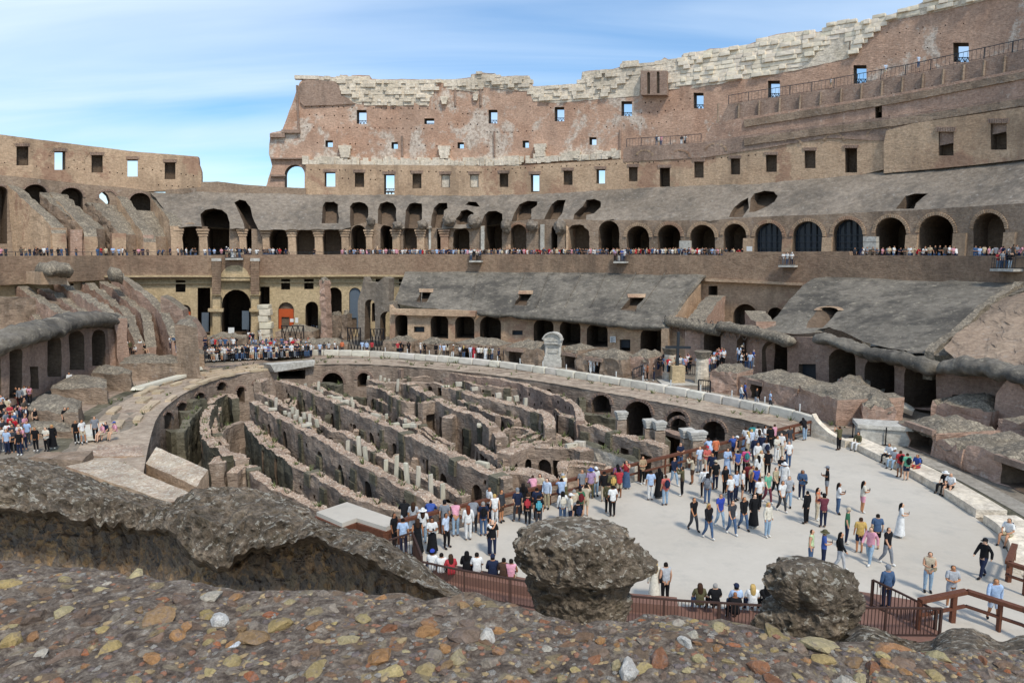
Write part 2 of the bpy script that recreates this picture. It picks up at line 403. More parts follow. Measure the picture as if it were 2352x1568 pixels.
M['grey'] = ruin('grey_concrete_slope', '#7a7064', '#93887b', '#4c4945', 1.2, .13, bump=.07, fine=1.6, speck='#9b948b', stain_amt=.5)
M['grey_dk'] = ruin('dark_weathered_concrete', '#6a655c', '#878075', '#45423e', 1.0, .16, bump=.1, fine=1.6, speck='#a39a88', stain_amt=.8)
M['grey_top'] = rubble('grey_rubble_top', ['#897f70', '#998e7e', '#776f63', '#a59a88', '#81796c'], '#6b6358', 3.2, 8, .12)
M['brick_in'] = ruin('shaded_brick_interior', '#665648', '#776757', '#3d3630', 3, .2, bump=.06)  # darker copy of the brick: shade inside the openings put into the colour
M['rubtop'] = rubble('pink_rubble_top', ['#b39c88', '#c2ad9a', '#a58a78', '#cdbfae', '#9a8474', '#baa592'], '#9c8b7c', 5.5, 12, .06)
M['paletop'] = rubble('pale_pebbled_top', ['#c4b7a3', '#b8a48e', '#d2c8b7', '#bfae9b', '#ab9583'], '#b3a592', 4.5, 10, .07)
M['rim'] = ruin('worn_rim_stone', '#a39281', '#b7a794', '#857666', 1.4, .45, bump=.1, fine=1.8, speck='#c4b8a6')
M['hyp'] = ruin('pink_tuff_brick', '#998676', '#b09d8b', '#5a4f45', 3.2, .25, bump=.12, fine=1.9, speck='#b5a697', stain_amt=.6)
M['hypdk'] = ruin('mossy_tuff_blocks', '#625d4e', '#7d7765', '#38382c', 1.2, .5, bump=.12, fine=2.4, stain_amt=.7)
M['trav'] = ruin('travertine', '#ddd0ba', '#e8dcca', '#948a7b', 2.2, .35, bump=.08, fine=2.0, stain_amt=.4)
M['marble'] = ruin('pale_marble', '#b9b5ab', '#cac7bf', '#918c82', 1.2, .3, bump=.03, fine=2.5, stain_amt=.35)
M['sand'] = None
def sandmat():
    m = NT('pale_arena_floor'); p = m.pos()
    c = m.ramp(m.noise(p, .12, 5, .6), [(.3, hexc('#b9b0a2')), (.7, hexc('#c6beb1'))])
    g = m.noise(p, 2.0, 5, .8); c = m.mix(.5, c, m.ramp(g, [(.3, (.9, .9, .89, 1)), (.7, (1.06, 1.06, 1.06, 1))]), 'MULTIPLY')
    s = m.noise(p, .6, 5, .7); c = m.mix(m.ramp(s, [(.52, B1_), (.72, (.5, .5, .5, 1))]), c, hexc('#a19d94'))
    return m.done(c, m.bump(g, .01, .4), .85)
M['sand'] = sandmat()
M['dirt'] = ruin('packed_earth', '#81776a', '#93897b', '#625a4f', 1, .3, bump=.05)
M['walk'] = ruin('pale_walkway_paving', '#9a9387', '#aba498', '#7b746a', 1, .4, bump=.02)
M['rust'] = plain('rust_brown_steel', '#6b4433', .6, .2, .25, 8)
M['steel_dk'] = plain('dark_grey_steel', '#3c4146', .5, .5, .1)
M['iron'] = plain('black_iron', '#26262a', .5, .4, .1)
M['railbr'] = plain('brown_painted_steel', '#4a3730', .55, .3, .15)
M['deck'] = plain('brown_deck', '#7b5c50', .8, 0, .12, 2)
M['white'] = plain('white_paint', '#d8d8d4', .5, 0, .04)
M['glass'] = plain('dark_glass', '#2f3742', .12, 0, .1)
M['blueglass'] = plain('grey_blue_glass_panel', '#5f6a75', .2, 0, .06)
M['orange'] = plain('orange_board', '#b5532c', .8, 0, .1, 1)
M['cloth'] = objcol('clothing', .85)
M['skin'] = objcol('skin', .6, var=.05)
M['stone'] = objcol('loose_stone', .95, 14, .35, .02)
M['stone_big'] = objcol('cut_stone', .95, 1.3, .2, .05)
# =================================================================== SETTING: ground
def flat(name, pts, z, mat, holes=(), step=4, label=None, kind='structure', parent=None):
    P = subdiv(pts, step); vs = list(P); es = [(i, (i+1) % len(P)) for i in range(len(P))]; hs = []
    for h in holes:
        h = subdiv(h, step); b = len(vs); vs += h; es += [(b+i, b+(i+1) % len(h)) for i in range(len(h))]; hs.append(h)
    V, _, T, *_r = delaunay_2d_cdt([Vector(v[:2]) for v in vs], es, [], 0, 1e-5)
    A = np.array([(v.x, v.y) for v in V]); TA = np.array([t for t in T]); c = A[TA].mean(1); ok = pip(c[:, 0], c[:, 1], P)
    for h in hs: ok &= ~pip(c[:, 0], c[:, 1], h)
    me = mesh(name, [(v.x, v.y, z) for v in V], [list(map(int, t)) for t in TA[ok]], mat)
    bm = bmesh.new(); bm.from_mesh(me)
    for f in bm.faces:
        if f.normal.z < 0: f.normal_flip()
    bm.to_mesh(me); bm.free()
    o = link(name, me, parent)
    if kind: o['kind'] = kind
    return o
xy = lambda v: (v.x, v.y)
INNER = [(345,1000),(352,975),(362,955),(385,930),(420,905),(460,885),(500,870),(560,858),(620,850),(670,842),(720,838),(790,836),(860,838),(930,842),(1000,848),(1120,860),(1240,876),(1340,893),(1440,910),(1520,925),(1600,941),(1680,958),(1760,976),(1822,996)]
INP = [on_z(x, y) for x, y in INNER]
FLOOR_E = [on_z(x, y) for x, y in [(868,1262),(1822,1011)]]      # straight free edge of the arena floor
nearL = on_z(250, 1130); 
pit = [xy(v) for v in INP]+[xy(FLOOR_E[1]+Vector((.3, -.3, 0))), xy(FLOOR_E[0]), (-12, 27), (-21, 30), (-28, 38)]
RING = Spl([(x, p.y) for (x, y), p in zip([(1176+F*1.008*p.x/p.y, 0) for p in INP], INP) if True]) if False else None
def spl_from(points):
    s = Spl([(0, 1), (1, 1)]); pts = sorted([(p.x/p.y, p.y) for p in points]); s.t = np.array([a for a, b in pts]); s.y = np.array([b for a, b in pts])
    d = np.diff(s.y)/np.diff(s.t); m = np.zeros(len(s.y)); m[0], m[-1] = d[0], d[-1]; m[1:-1] = (d[:-1]+d[1:])/2; s.m = m; return s
RING = spl_from(INP)
ground = flat('ground', [(-900,-300),(900,-300),(900,1500),(-900,1500)], -.02, M['dirt'], [pit], 60)
pitf = flat('pit_floor', [(p[0]*1.0, p[1]) for p in [(-60,20),(40,20),(40,110),(-60,110)]], -5.8, M['dirt'], [], 30)
# arena floor: boundary of the pale deck
fb = [FLOOR_E[0], FLOOR_E[1]]+[on_z(x, y) for x, y in [(1868,1000),(1937,1021),(2010,1057),(2087,1093),(2171,1144),(2239,1188),(2257,1202),(2291,1226),(2318,1274),(2360,1345),(2460,1480)]]+[Vector((22,17,0)), Vector((2,17,0)), Vector((-6,22,0)), on_z(905,1300)]
arena = flat('arena_floor', [xy(v) for v in fb], .012, M['sand'], [], 3)
# a step of real thickness under the free edge of the floor
vs, fs = [], []; beam(vs, fs, FLOOR_E[0]+Vector((0,0,-.32)), FLOOR_E[1]+Vector((0,0,-.32)), .3, .6)
o = link('floor_edge_beam', mesh('floor_edge_beam', vs, fs, M['steel_dk'])); o['kind'] = 'structure'

# pit ring wall with its arches
RW = Wall(RING, 0, .06)
rim_px = []; RH = []
def ring_wall():
    tl = INP[0].x/INP[0].y; tr = INP[-1].x/INP[-1].y; n = 90; top = []; bot = []
    def px(p):     # place -> view, inverse of ray
        Yd = p.y; dz = p.z-CAMZ; d = Yd*cP-dz*sP; u = Yd*sP+dz*cP; return (1176+F*p.x/d, 784-F*u/d)
    for i in range(n+1):
        t = tl+(tr-tl)*i/n; Y = RING(t); top.append(px(Vector((t*Y, Y, -.01)))); bot.append(px(Vector((t*Y, Y, -6.9))))
    H = []
    def A(n_, xl, xr, yt, yb, d=3.5):
        (a, t_), (b, b_) = r(n_, (xl, yt), (xr, yb)); H.append((arch(a, b, t_, b_, 8), d))
    A(11,478,550,182,252,1.6); A(11,300,368,270,340,1.4); A(11,150,215,352,490,1.4); A(11,35,95,435,570,1.4); A(11,642,706,220,350,1.6)
    A(11,775,850,170,268,4); A(11,1350,1530,104,300,6); A(11,1645,1755,104,222,3.5)
    H.append(([q for q in r(11,(985,158),(985,98),(1212,80),(1212,158))], 6))
    A(12,1600,1758,290,440,2.5); A(12,1870,2098,342,655,6); A(12,2222,2400,424,560,2.0)
    A(15,300,462,-20,120,1.2); A(15,608,832,8,205,2.0); A(12,1215,1265,240,330,.8); 
    for x in (1010,1060,1130,1200,1290,1340): H.append((rect(x, 872+(x-1000)*.16, x+7, 879+(x-1000)*.16), .5))
    RH.extend(h for h in H if h[1] >= 1.2 and len(h[0]) > 6)
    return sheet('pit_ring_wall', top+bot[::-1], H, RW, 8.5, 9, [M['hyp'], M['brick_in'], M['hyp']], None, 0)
o = ring_wall(); PITRING = o; tag(o, 'curved brick wall with arches round the sunken pit', 'wall')
def ring_strip(name, o1, o2, z, mat, t0=None, t1=None, kind='structure', n=140, amp=0.0):
    tl = INP[0].x/INP[0].y-.02 if t0 is None else t0; tr = INP[-1].x/INP[-1].y if t1 is None else t1; vs = []; fs = []; W = Wall(RING)
    kk = max(1, int((o2-o1)/.5))
    for i in range(n+1):
        t = tl+(tr-tl)*i/n; Y = RING(t); P = Vector((t*Y, Y, z)); nn = W.nrm(t)
        for j in range(kk+1): 
            q = P+nn*(o1+(o2-o1)*j/kk); q.z += amp*noise.noise(q*1.3)+amp*.6*noise.noise(q*4); vs.append(q)
    for i in range(n):
        for j in range(kk): a = i*(kk+1)+j; fs.append([a, a+1, a+kk+2, a+kk+1])
    me = mesh(name, vs, fs, mat); recalc(me); o = link(name, me); o['kind'] = kind; return o
tc_ = ray(720, 583)[0]
ring_strip('pit_rim_paving', -.05, 1.1, .03, M['rim'], amp=.05)
ring_strip('rim_rubble_strip', 1.1, 4.4, .0, M['rim'], amp=.12)
ring_strip('rim_earth_strip', 4.4, 5.3, -.0, M['dirt'])

# =================================================================== SKY HIGH OUTER WALL
HI = Wall(TER, 22, .12, .3)
def gaps(tops): return tops
top2 = r(2,(515,92),(600,95),(740,105),(780,108),(782,85),(835,88),(870,110),(875,88),(1015,90),(1020,118),(1230,122),(1260,120),(1500,122),(1640,125),(1700,118),(1810,105),(1812,82),(1900,70),(2000,75),(2005,95))
top3 = r(3,(20,235),(100,235),(110,258),(170,255),(250,250),(335,250),(350,300),(370,325),(690,310),(690,298),(705,290),(715,225),(760,215),(930,205),(980,190),(985,165),(1040,152),(1105,155),(1110,175),(1240,165),(1290,125),(1350,150),(1410,130),(1415,105),(1570,80),(1610,60),(1700,60),(1860,35),(1940,12))
top4 = r(4,(90,235),(190,205),(300,190),(370,185),(440,190),(495,175),(500,150),(640,120),(650,150),(770,120),(775,95),(815,95),(820,105),(960,60),(1050,20),(1080,5),(1110,-20))
TOP = top2+top3+top4+[(2300,-60),(2460,-90)]
left_edge = [(2460,440),(1300,440),(700,440),(608,440),(625,381),(617,352),(621,306),(648,300),(688,190),(700,178)]
Hw = []
def win(n, x0, y0, x1, y1, d=None, L=None): 
    a, b = r(n,(x0,y0),(x1,y1)); (Hw if L is None else L).append((rect(a[0], a[1], b[0], b[1]), d)); return a+b
W2 = [win(2,915,362,992,470), win(2,1445,427,1522,473), win(2,1948,360,2018,467), win(3,522,470,590,570), win(3,990,430,1065,533), win(3,1495,370,1565,480), win(4,142,480,213,580), win(4,650,388,728,497), win(4,1243,255,1335,370)]
for a in ((2,670,600,728,652),(2,1187,613,1237,665),(2,1705,615,1755,663),(3,298,705,342,755),(3,765,682,815,735)): win(*a)
a, b = r(2,(350,790),(507,990)); Hw.append((arch(a[0], b[0], a[1], b[1]+6, 12), None, .3))
for x in (757,895,1228,1378): Hw.append((arch(x-19, x+21, 384, 439, 6), None))
# put-log holes in rows, small square sockets
def putlogs(H, n, rows, rnd=.35, s=2.6, d=.6):
    for x0, x1, y0, y1, k in rows:
        for i in range(k):
            u = (i+random.uniform(.2,.8))/k; x, y = r1(n, x0+(x1-x0)*u, y0+(y1-y0)*u)
            if any(min(p[0] for p in h[0])-5 < x < max(p[0] for p in h[0])+5 and min(p[1] for p in h[0])-5 < y < max(p[1] for p in h[0])+5 for h in H): continue
            H.append((rect(x, y, x+s, y+s), d))
putlogs(Hw, 2, [(490,900,328,338,8),(1030,1540,343,345,10),(490,1540,490,505,18),(500,900,390,410,6),(1060,1330,423,425,5),(540,1130,612,632,7),(1300,1700,630,645,6),(520,1700,745,757,14),(1700,1940,385,390,4),(1620,1900,468,470,5),(1900,2190,530,534,6)])
putlogs(Hw, 3, [(190,380,640,632,4),(1110,1480,440,405,6),(1110,1440,510,480,6),(860,1330,605,570,8),(20,160,745,745,3),(230,700,460,480,3)])
putlogs(Hw, 4, [(870,1400,175,130,4),(780,1240,190,200,4),(810,1130,340,270,5)])
outer = sheet('high_outer_wall', TOP+left_edge, Hw, HI, 2.6, 11, [M['outer'], M['brick_in'], M['trav']], None, .5)
tag(outer, 'tall broken outer ring wall of pinkish brick topped with pale travertine blocks', 'wall')
def zt(x, y, surf): p = surf(x, y, 0); return p.x/p.y, p.z
# travertine blocks on the upper part of the wall: between the broken top line and this lower line
low = r(2,(515,118),(740,135),(775,160),(795,240),(900,310),(1010,328),(1480,330),(1490,270),(1560,190),(1800,215),(1890,230),(1900,180),(2100,190),(2195,215))+r(3,(20,330),(180,330),(190,355),(350,360),(372,430),(560,440),(880,410),(1120,390),(1122,215),(1310,205),(1320,350),(1500,335),(1700,305),(1740,290),(1960,262))+r(4,(0,470),(300,420),(625,345),(630,165),(900,120),(1200,60),(1450,0))+[(2330,-5),(2460,-25)]
def prof(pts, surf):
    q = sorted([zt(x, y, surf) for x, y in pts]); return [a for a, b in q], [b for a, b in q]
HI0 = Wall(TER, 22); tT, zT = prof(TOP, HI0); tL, zL = prof(low, HI0)
BLK = []
for k in range(6):       # a few rough block shapes, unit size
    bm = bmesh.new(); bmesh.ops.create_cube(bm, size=1)
    bmesh.ops.bevel(bm, geom=bm.edges[:], offset=.06, segments=1, affect='EDGES')
    for v in bm.verts: v.co += Vector([random.uniform(-.035,.035) for _ in range(3)])
    me = bpy.data.meshes.new('cut_block'); bm.to_mesh(me); bm.free(); me.materials.append(M['stone_big']); BLK.append(me)
def blockobj(name, c, sx, sy, sz, rot, col, parent=None, label=None, cat=None, group=None, tilt=0):
    o = bpy.data.objects.new(name, random.choice(BLK)); COL.objects.link(o); o.location = c; o.scale = (sx, sy, sz); o.rotation_euler = (random.uniform(-tilt,tilt), random.uniform(-tilt,tilt), rot); o.color = col
    if parent is not None: o.parent = parent
    return tag(o, label, cat, group)
def vary(h, v=.12):
    c = hexc(h); k = 1+random.uniform(-v, v); return (min(1,c[0]*k), min(1,c[1]*k*random.uniform(.98,1.01)), min(1,c[2]*k*random.uniform(.95,1.0)), 1)
cands = []
for row in range(100):
    z0 = 22+row*.66; t = ray(694, 583)[0]
    while t < .80:
        Y = HI0.D(t); bw = random.uniform(.55, 1.9); tm = t+bw*.5/Y/1.2
        zt_ = np.interp(tm, tT, zT); zl_ = np.interp(tm, tL, zL)
        if z0 > zl_-.1 and z0 < zt_-.25 and not (.0 < z0-zl_ < .3 and random.random() < .2):
            h = .66 if z0+.66 < zt_+.3 else max(.4, zt_-z0+.2); cands.append((tm, z0, bw, h))
        t += bw/Y/1.15 if abs(t) < .3 else bw/Y*.85
cands.sort(key=lambda c: HI0.D(c[0]))
sv, sf = [], []
for i, (t, z0, bw, h) in enumerate(cands):
    Y = HI0.D(t); nn = HI0.nrm(t); c = Vector((t*Y, Y, z0+h/2)); rot = math.atan2(nn.y, nn.x)-math.pi/2; dpt = random.uniform(.7, 1.2); pr = random.choice([.12,.18,.25,.15,.4,.55,.2])
    c = c+nn*(dpt/2-pr)
    if i < 300: blockobj('travertine_block', c, bw*.985, dpt, h*.98, rot, vary('#e3d7c4', .1), outer)
    else: box(sv, sf, (c.x, c.y, z0), bw*.985, dpt, h*.97, rot)
pT = [(x, y+1.5) for x, y in TOP[1:]]; pL = [q for q in low if q[0] < 2500]
o = sheet('travertine_course', pT+pL[::-1], [], Wall(TER, 21.93, .08, .5), .5, 12, [M['trav']], outer, .8)
o = link('far_travertine_blocks', mesh('far_travertine_blocks', sv, sf, M['trav']), outer); o['kind'] = 'stuff'
# rough blocks along the string course above the second wall
c2 = r(2,(520,765),(700,765),(900,765),(1100,775),(1300,775),(1500,775),(1750,772),(1950,768),(2190,770))+r(3,(130,850),(400,835),(640,820),(800,812),(960,800))
vs, fs = [], []
crs = subdiv(c2, 7, 0, False)
for x, y in crs:
    if random.random() < .1: continue
    p = HI0(x, y, 0); nn = HI0.nrm(p.x/p.y); box(vs, fs, (p.x-nn.x*.3, p.y-nn.y*.3, p.z-random.uniform(.5,.9)), random.uniform(.6,1.4), random.uniform(.8,1.4), random.uniform(.8,1.6), math.atan2(nn.y, nn.x)-math.pi/2+random.uniform(-.1,.1))
o = link('string_course_stones', mesh('string_course_stones', vs, fs, M['trav']), outer); o['kind'] = 'stuff'
# corbel remains, pilasters and stone brackets on the face
for n_, x0, y0, x1, y1, dd in ((2,785,645,872,740,.9),(2,1565,650,1650,745,.9),(3,388,735,465,820,.9),(2,1583,262,1628,320,.7),(2,1830,240,1868,290,.5),(3,628,785,705,832,.9),(3,870,785,935,820,.9),(4,0,0,1,1,0)):
    if dd == 0: continue
    a, b = r(n_,(x0,y0),(x1,y1)); q0 = HI0(a[0], a[1], 0); q1 = HI0(b[0], b[1], 0); nn = HI0.nrm(q0.x/q0.y); wd = (q1-q0).xy.length
    vs, fs = [], []; m_ = (q0+q1)/2; rot = math.atan2(nn.y, nn.x)-math.pi/2
    for kk in range(4):
        zz = q1.z+(q0.z-q1.z)*kk/4; box(vs, fs, (m_.x-nn.x*dd*.3, m_.y-nn.y*dd*.3, zz), wd*(.7+.12*kk)+random.uniform(0,.3), dd*1.6, (q0.z-q1.z)/4+.01*kk, rot)
    o = link('corbel_stone', mesh('corbel_stone', vs, fs, M['trav']), outer)
for n_, x, y0, y1 in ((2,462,170,520),(2,1275,565,725),(2,1995,530,725),(3,980,630,770),(2,1690,195,330),(2,1888,190,330)):
    a, b = r(n_,(x,y0),(x,y1)); q0 = HI0(a[0], a[1], 0); q1 = HI0(b[0], b[1], 0); nn = HI0.nrm(q0.x/q0.y); vs, fs = [], []
    box(vs, fs, (q1.x, q1.y, q1.z), .35, .5, q0.z-q1.z, 0); link('wall_rib', mesh('wall_rib', vs, fs, M['brick_hi2']), outer)
a, b = r(3,(1125,215),(1308,385)); sh = sheet('brick_panel', rect(a[0], a[1], b[0], b[1]), [(arch(*[r1(3,1170,0)[0], r1(3,1190,0)[0], r1(3,0,225)[1], r1(3,0,378)[1]], 5), .35), (arch(*[r1(3,1237,0)[0], r1(3,1257,0)[0], r1(3,0,222)[1], r1(3,0,375)[1]], 5), .35)], Wall(TER, 20.6), 1.5, 14, [M['brick_hi2'], M['brick_in']], outer)
sh = sheet('brick_face', r(2,(465,165),(515,125),(740,140),(775,170),(790,240),(850,270),(900,312),(820,318),(500,330),(470,300)), [], Wall(TER, 21.7, .05), .4, 14, [M['brick_hi2']], outer, .6)
# lower stepped cornice of the broken wall end
for n_, x0, y0, x1, y1 in ((2,240,545,350,575),(2,248,735,515,745),(2,245,868,355,882),(2,330,515,470,540)):
    a, b = r(n_,(x0,y0),(x1,y1)); sheet('cornice', rect(a[0]-2, a[1], b[0], b[1]), [], Wall(TER, 21.3), .9, 12, [M['brick_hi2']], outer)
# window guards: crossed iron bars in the openings
def guard(surf, w, parent, yfrac=.72, off=.6):
    a, b, c, d = w[0], w[1], w[2], w[3]; y0 = b+(d-b)*yfrac; vs, fs = [], []
    P = lambda x, y: surf(x, y, off)
    tube(vs, fs, P(a, y0), P(c, y0), .06, n=4); k = 3
    for i in range(k):
        xa = a+(c-a)*i/k; xb = a+(c-a)*(i+1)/k; xm = (xa+xb)/2
        tube(vs, fs, P(xa, d), P(xm, y0), .05, n=4); tube(vs, fs, P(xm, y0), P(xb, d), .05, n=4); tube(vs, fs, P(xa, d), P(xa, y0), .05, n=4)
    return link('window_guard', mesh('window_guard', vs, fs, M['iron']), parent)
for w in W2: guard(HI0, w, outer)

# stepped walls in front of the high wall on the right
def line(n, *p): return r(n, *p)
def stepwall(name, off, topl, botl, mat, label, H=(), th=3.0):
    o = sheet(name, topl+botl[::-1], list(H), Wall(TER, off, .1, .3), th, 12, [mat, M['brick_in'], M['grey']], None, .3); return tag(o, label, 'wall')
H1, H2, H3 = [], [], []
putlogs(H2, 4, [(60,1600,800,585,14)]); putlogs(H1, 4, [(60,1600,700,420,14)])
a, b = r(4,(780,628),(820,715)); H2.append((rect(a[0],a[1],b[0],b[1]), 3))
sw1 = stepwall('walkway_wall', 16.5, [(1673,240)]+line(4,(0,605),(500,530),(1000,440),(1663,300))+[(2460,95)], [(1640,300)]+line(4,(0,720),(500,650),(900,590),(1663,440))+[(2460,150)], M['brick_hi2'], 'brown brick wall carrying the highest railed walkway', H1)
sw2 = stepwall('stepped_wall', 15.2, [(1636,285)]+line(4,(0,697),(500,620),(900,555),(1663,408))+[(2460,135)], [(1608,340)]+line(4,(0,830),(500,755),(900,710),(1663,590))+[(2460,205)], M['brick_hi'], 'pinkish stepped wall just under the highest railed walkway wall', H2)
sw3 = stepwall('lower_stepped_wall', 13.9, [(1432,344),(1440,338),(1610,328)]+line(4,(0,806),(500,738),(900,688),(1663,568))+[(2460,195)], [(1432,372),(1620,362)]+line(4,(0,900),(500,820),(850,840),(1000,900),(1663,760))+[(2460,270)], M['brick_hi2'], 'lowest of the stepped brick walls behind the windowed wall', H3, 9)
# railings made of posts and bars
def railing(name, P3, h, label, mat, gap=1.2, balus=.0, r_=.035, mid=2, group=None, rail_name='hand_rail', cat='railing', top_r=None, thick_post=None):
    Ls, pos = pathmap(P3); c = pos(Ls/2)[0]; root = thing(name, (c.x, c.y, c.z), label, cat, group)
    n = max(1, int(round(Ls/gap))); tp = r_*1.4 if thick_post is None else thick_post
    pv, pf = [], []
    for i in range(n+1):
        p, _ = pos(Ls*i/n)
        if n <= 24 and name != 'far_railing':
            v_, f_ = [], []; beam(v_, f_, p, p+Vector((0,0,h)), tp*2, tp*2); link('post', mesh('post', v_, f_, mat), root)
        else: beam(pv, pf, p, p+Vector((0,0,h)), tp*2, tp*2)
    if pv: link('posts', mesh('posts', pv, pf, mat), root)['kind'] = 'stuff'
    v_, f_ = [], []; k = max(1, int(Ls/1.2)); pts = [pos(Ls*i/k)[0] for i in range(k+1)]; tr = r_*1.5 if top_r is None else top_r
    for a_, b_ in zip(pts, pts[1:]): beam(v_, f_, a_+Vector((0,0,h)), b_+Vector((0,0,h)), tr*2, tr*1.6)
    link(rail_name, mesh(rail_name, v_, f_, mat), root)
    if mid or balus:
        v_, f_ = [], []
        for j in range(mid):
            hh = h*(j+1)/(mid+1) if not balus else .08
            for a_, b_ in zip(pts, pts[1:]): beam(v_, f_, a_+Vector((0,0,hh)), b_+Vector((0,0,hh)), r_*1.3, r_*1.3)
        link('lower_rail', mesh('lower_rail', v_, f_, mat), root)
    if balus:
        v_, f_ = [], []; k = int(Ls/balus)
        for i in range(k+1):
            p, _ = pos(Ls*i/k); beam(v_, f_, p+Vector((0,0,.05)), p+Vector((0,0,h)), r_, r_)
        o_ = link('balusters', mesh('balusters', v_, f_, mat), root); o_['kind'] = 'stuff'
    return root
W16 = Wall(TER, 16.9)
railing('walkway_railing', [W16(x, y, 0) for x, y in [(1673,240)]+line(4,(0,605),(250,568),(500,530),(750,485),(1000,440),(1300,375),(1663,300))+[(2460,95)]], 1.35, 'long iron railing along the highest walkway against the tall wall', M['steel_dk'], 3.0, .5, .03)
W14 = Wall(TER, 14.2)
railing('platform_railing', [W14(x, y, 0) for x, y in [(1439,338),(1500,334),(1560,331),(1610,327)]], 1.3, 'short iron railing of the small platform left of the stepped walls', M['steel_dk'], 2.5, .5, .03)

# =================================================================== SECOND WALL WITH SQUARE WINDOWS
W1S = Wall(TER, 14, .08, .4)
W1bot = [(702,446),(900,447),(1100,449),(1267,443),(1430,433),(1600,425),(1745,421),(1955,400)]
H = []
def hw(n, x0, y0, x1, y1, d, L=H): a, b = r(n,(x0,y0),(x1,y1)); L.append((rect(a[0],a[1],b[0],b[1]), d)); return a+b
hw(2,663,848,747,962,None); hw(2,900,852,973,965,1.2); g1 = hw(2,1130,865,1210,1022,None); hw(2,1352,860,1423,975,1.0); hw(2,1578,866,1645,968,.8); hw(2,1803,866,1870,968,.8); hw(2,2038,858,2103,965,1.1)
hw(3,137,933,198,1025,1.1); g2 = hw(3,355,940,415,1065,None); hw(3,585,915,648,1015,.9); hw(3,815,905,875,1005,None); hw(3,1042,890,1103,990,.9); g3 = hw(3,1258,895,1330,1028,2.2); hw(3,1500,852,1565,965,.9); hw(3,1755,830,1820,942,1.0)
hw(4,130,920,195,1022,1.2); hw(4,360,895,425,1000,.9); g4 = hw(4,600,880,672,1025,2.2)
putlogs(H, 2, [(540,2190,825,850,26),(760,1100,890,905,6)]); putlogs(H, 3, [(20,1250,905,850,22),(1350,1950,850,800,10)])
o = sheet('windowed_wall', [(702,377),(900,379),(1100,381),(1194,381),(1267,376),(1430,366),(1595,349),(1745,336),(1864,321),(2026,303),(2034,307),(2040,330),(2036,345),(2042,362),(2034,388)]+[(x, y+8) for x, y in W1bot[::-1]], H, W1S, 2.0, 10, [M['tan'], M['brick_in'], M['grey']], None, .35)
tag(o, 'long curved tan brick wall with a row of square windows above the grey slope', 'wall'); ww = o
guard(Wall(TER, 14), g1, ww, .7)
for n_, x0, y0, x1, y1 in ((2,1580,872,1643,966),(2,1806,872,1868,966)):
    a, b = r(n_,(x0,y0),(x1,y1)); sheet('pale_window_fill', rect(a[0],a[1],b[0],b[1]), [], Wall(TER, 14.5, .05), .3, 6, [M['trav']], ww)
# brick flat arches over the windows: thin fans of bricks
VOUS = {}
def voussoirs(surf, x0, x1, yb, parent, hpx=7, n=9, name='brick_lintel', mat='brick_hi2', w=-.12):
    vs, fs = [], []
    for i in range(n):
        u0, u1 = i/n+.01, (i+.86)/n; sp = 3.0
        q = [(x0+(x1-x0)*u0, yb), (x0+(x1-x0)*u1, yb), (x0+(x1-x0)*u1+(u1-.5)*sp, yb-hpx), (x0+(x1-x0)*u0+(u0-.5)*sp, yb-hpx)]
        o = len(vs); vs += [surf(x, y, w-.001) for x, y in q]+[surf(x, y, .3) for x, y in q]
        fs += [[o, o+1, o+2, o+3]]+[[o+j, o+(j+1) % 4, o+4+(j+1) % 4, o+4+j] for j in range(4)]
    return link(name, mesh(name, vs, fs, M[mat]), parent)
Wp = Wall(TER, 14)
for h, d in [(h_[0], h_[1]) for h_ in H[:18]]:
    x0, x1 = h[0][0], h[2][0]; y0 = h[1][1]; voussoirs(Wp, x0-3, x1+3, y0, ww)
def archring(surf, xl, xr, yt, parent, wpx, n=22, flat=1.0, mat='tan', w=-.16, name='brick_arch', a0=0, a1=math.pi):
    """ring of wedge bricks round an arch head"""
    c = (xl+xr)/2; R = (xr-xl)/2; yc = yt+R*flat; vs, fs = [], []
    for i in range(n):
        t0 = a0+(a1-a0)*(i+.06)/n; t1 = a0+(a1-a0)*(i+.84)/n; q = []
        for t, rr in ((t0, R), (t1, R), (t1, R+wpx), (t0, R+wpx)): q.append((c+rr*math.cos(t), yc-rr*flat*math.sin(t)))
        o = len(vs); j_ = random.uniform(-.05, .05); vs += [surf(x, y, w+j_) for x, y in q]+[surf(x, y, .35) for x, y in q]
        fs += [[o, o+1, o+2, o+3]]+[[o+j, o+(j+1) % 4, o+4+(j+1) % 4, o+4+j] for j in range(4)]
    return link(name, mesh(name, vs, fs, M[mat]), parent)
# right continuation of the windowed wall
H = []
hw(4,1155,785,1245,925,1.6,H); hw(4,1465,735,1560,890,1.6,H)
o = sheet('far_right_windowed_wall', [(2036,300),(2100,283),(2230,265),(2352,246),(2460,228),(2460,352),(2352,366),(2230,380),(2100,392),(2030,398),(2030,330)], H, Wall(TER, 13.5, .08, .4), 2.5, 11, [M['tan'], M['brick_in'], M['grey']], None, .3)
tag(o, 'tan wall with two tall blind windows at the right edge above the slope', 'wall')
for h in H: voussoirs(Wall(TER, 13.5), h[0][0][0]-5, h[0][2][0]+5, h[0][1][1]-1, o, 11, 12)
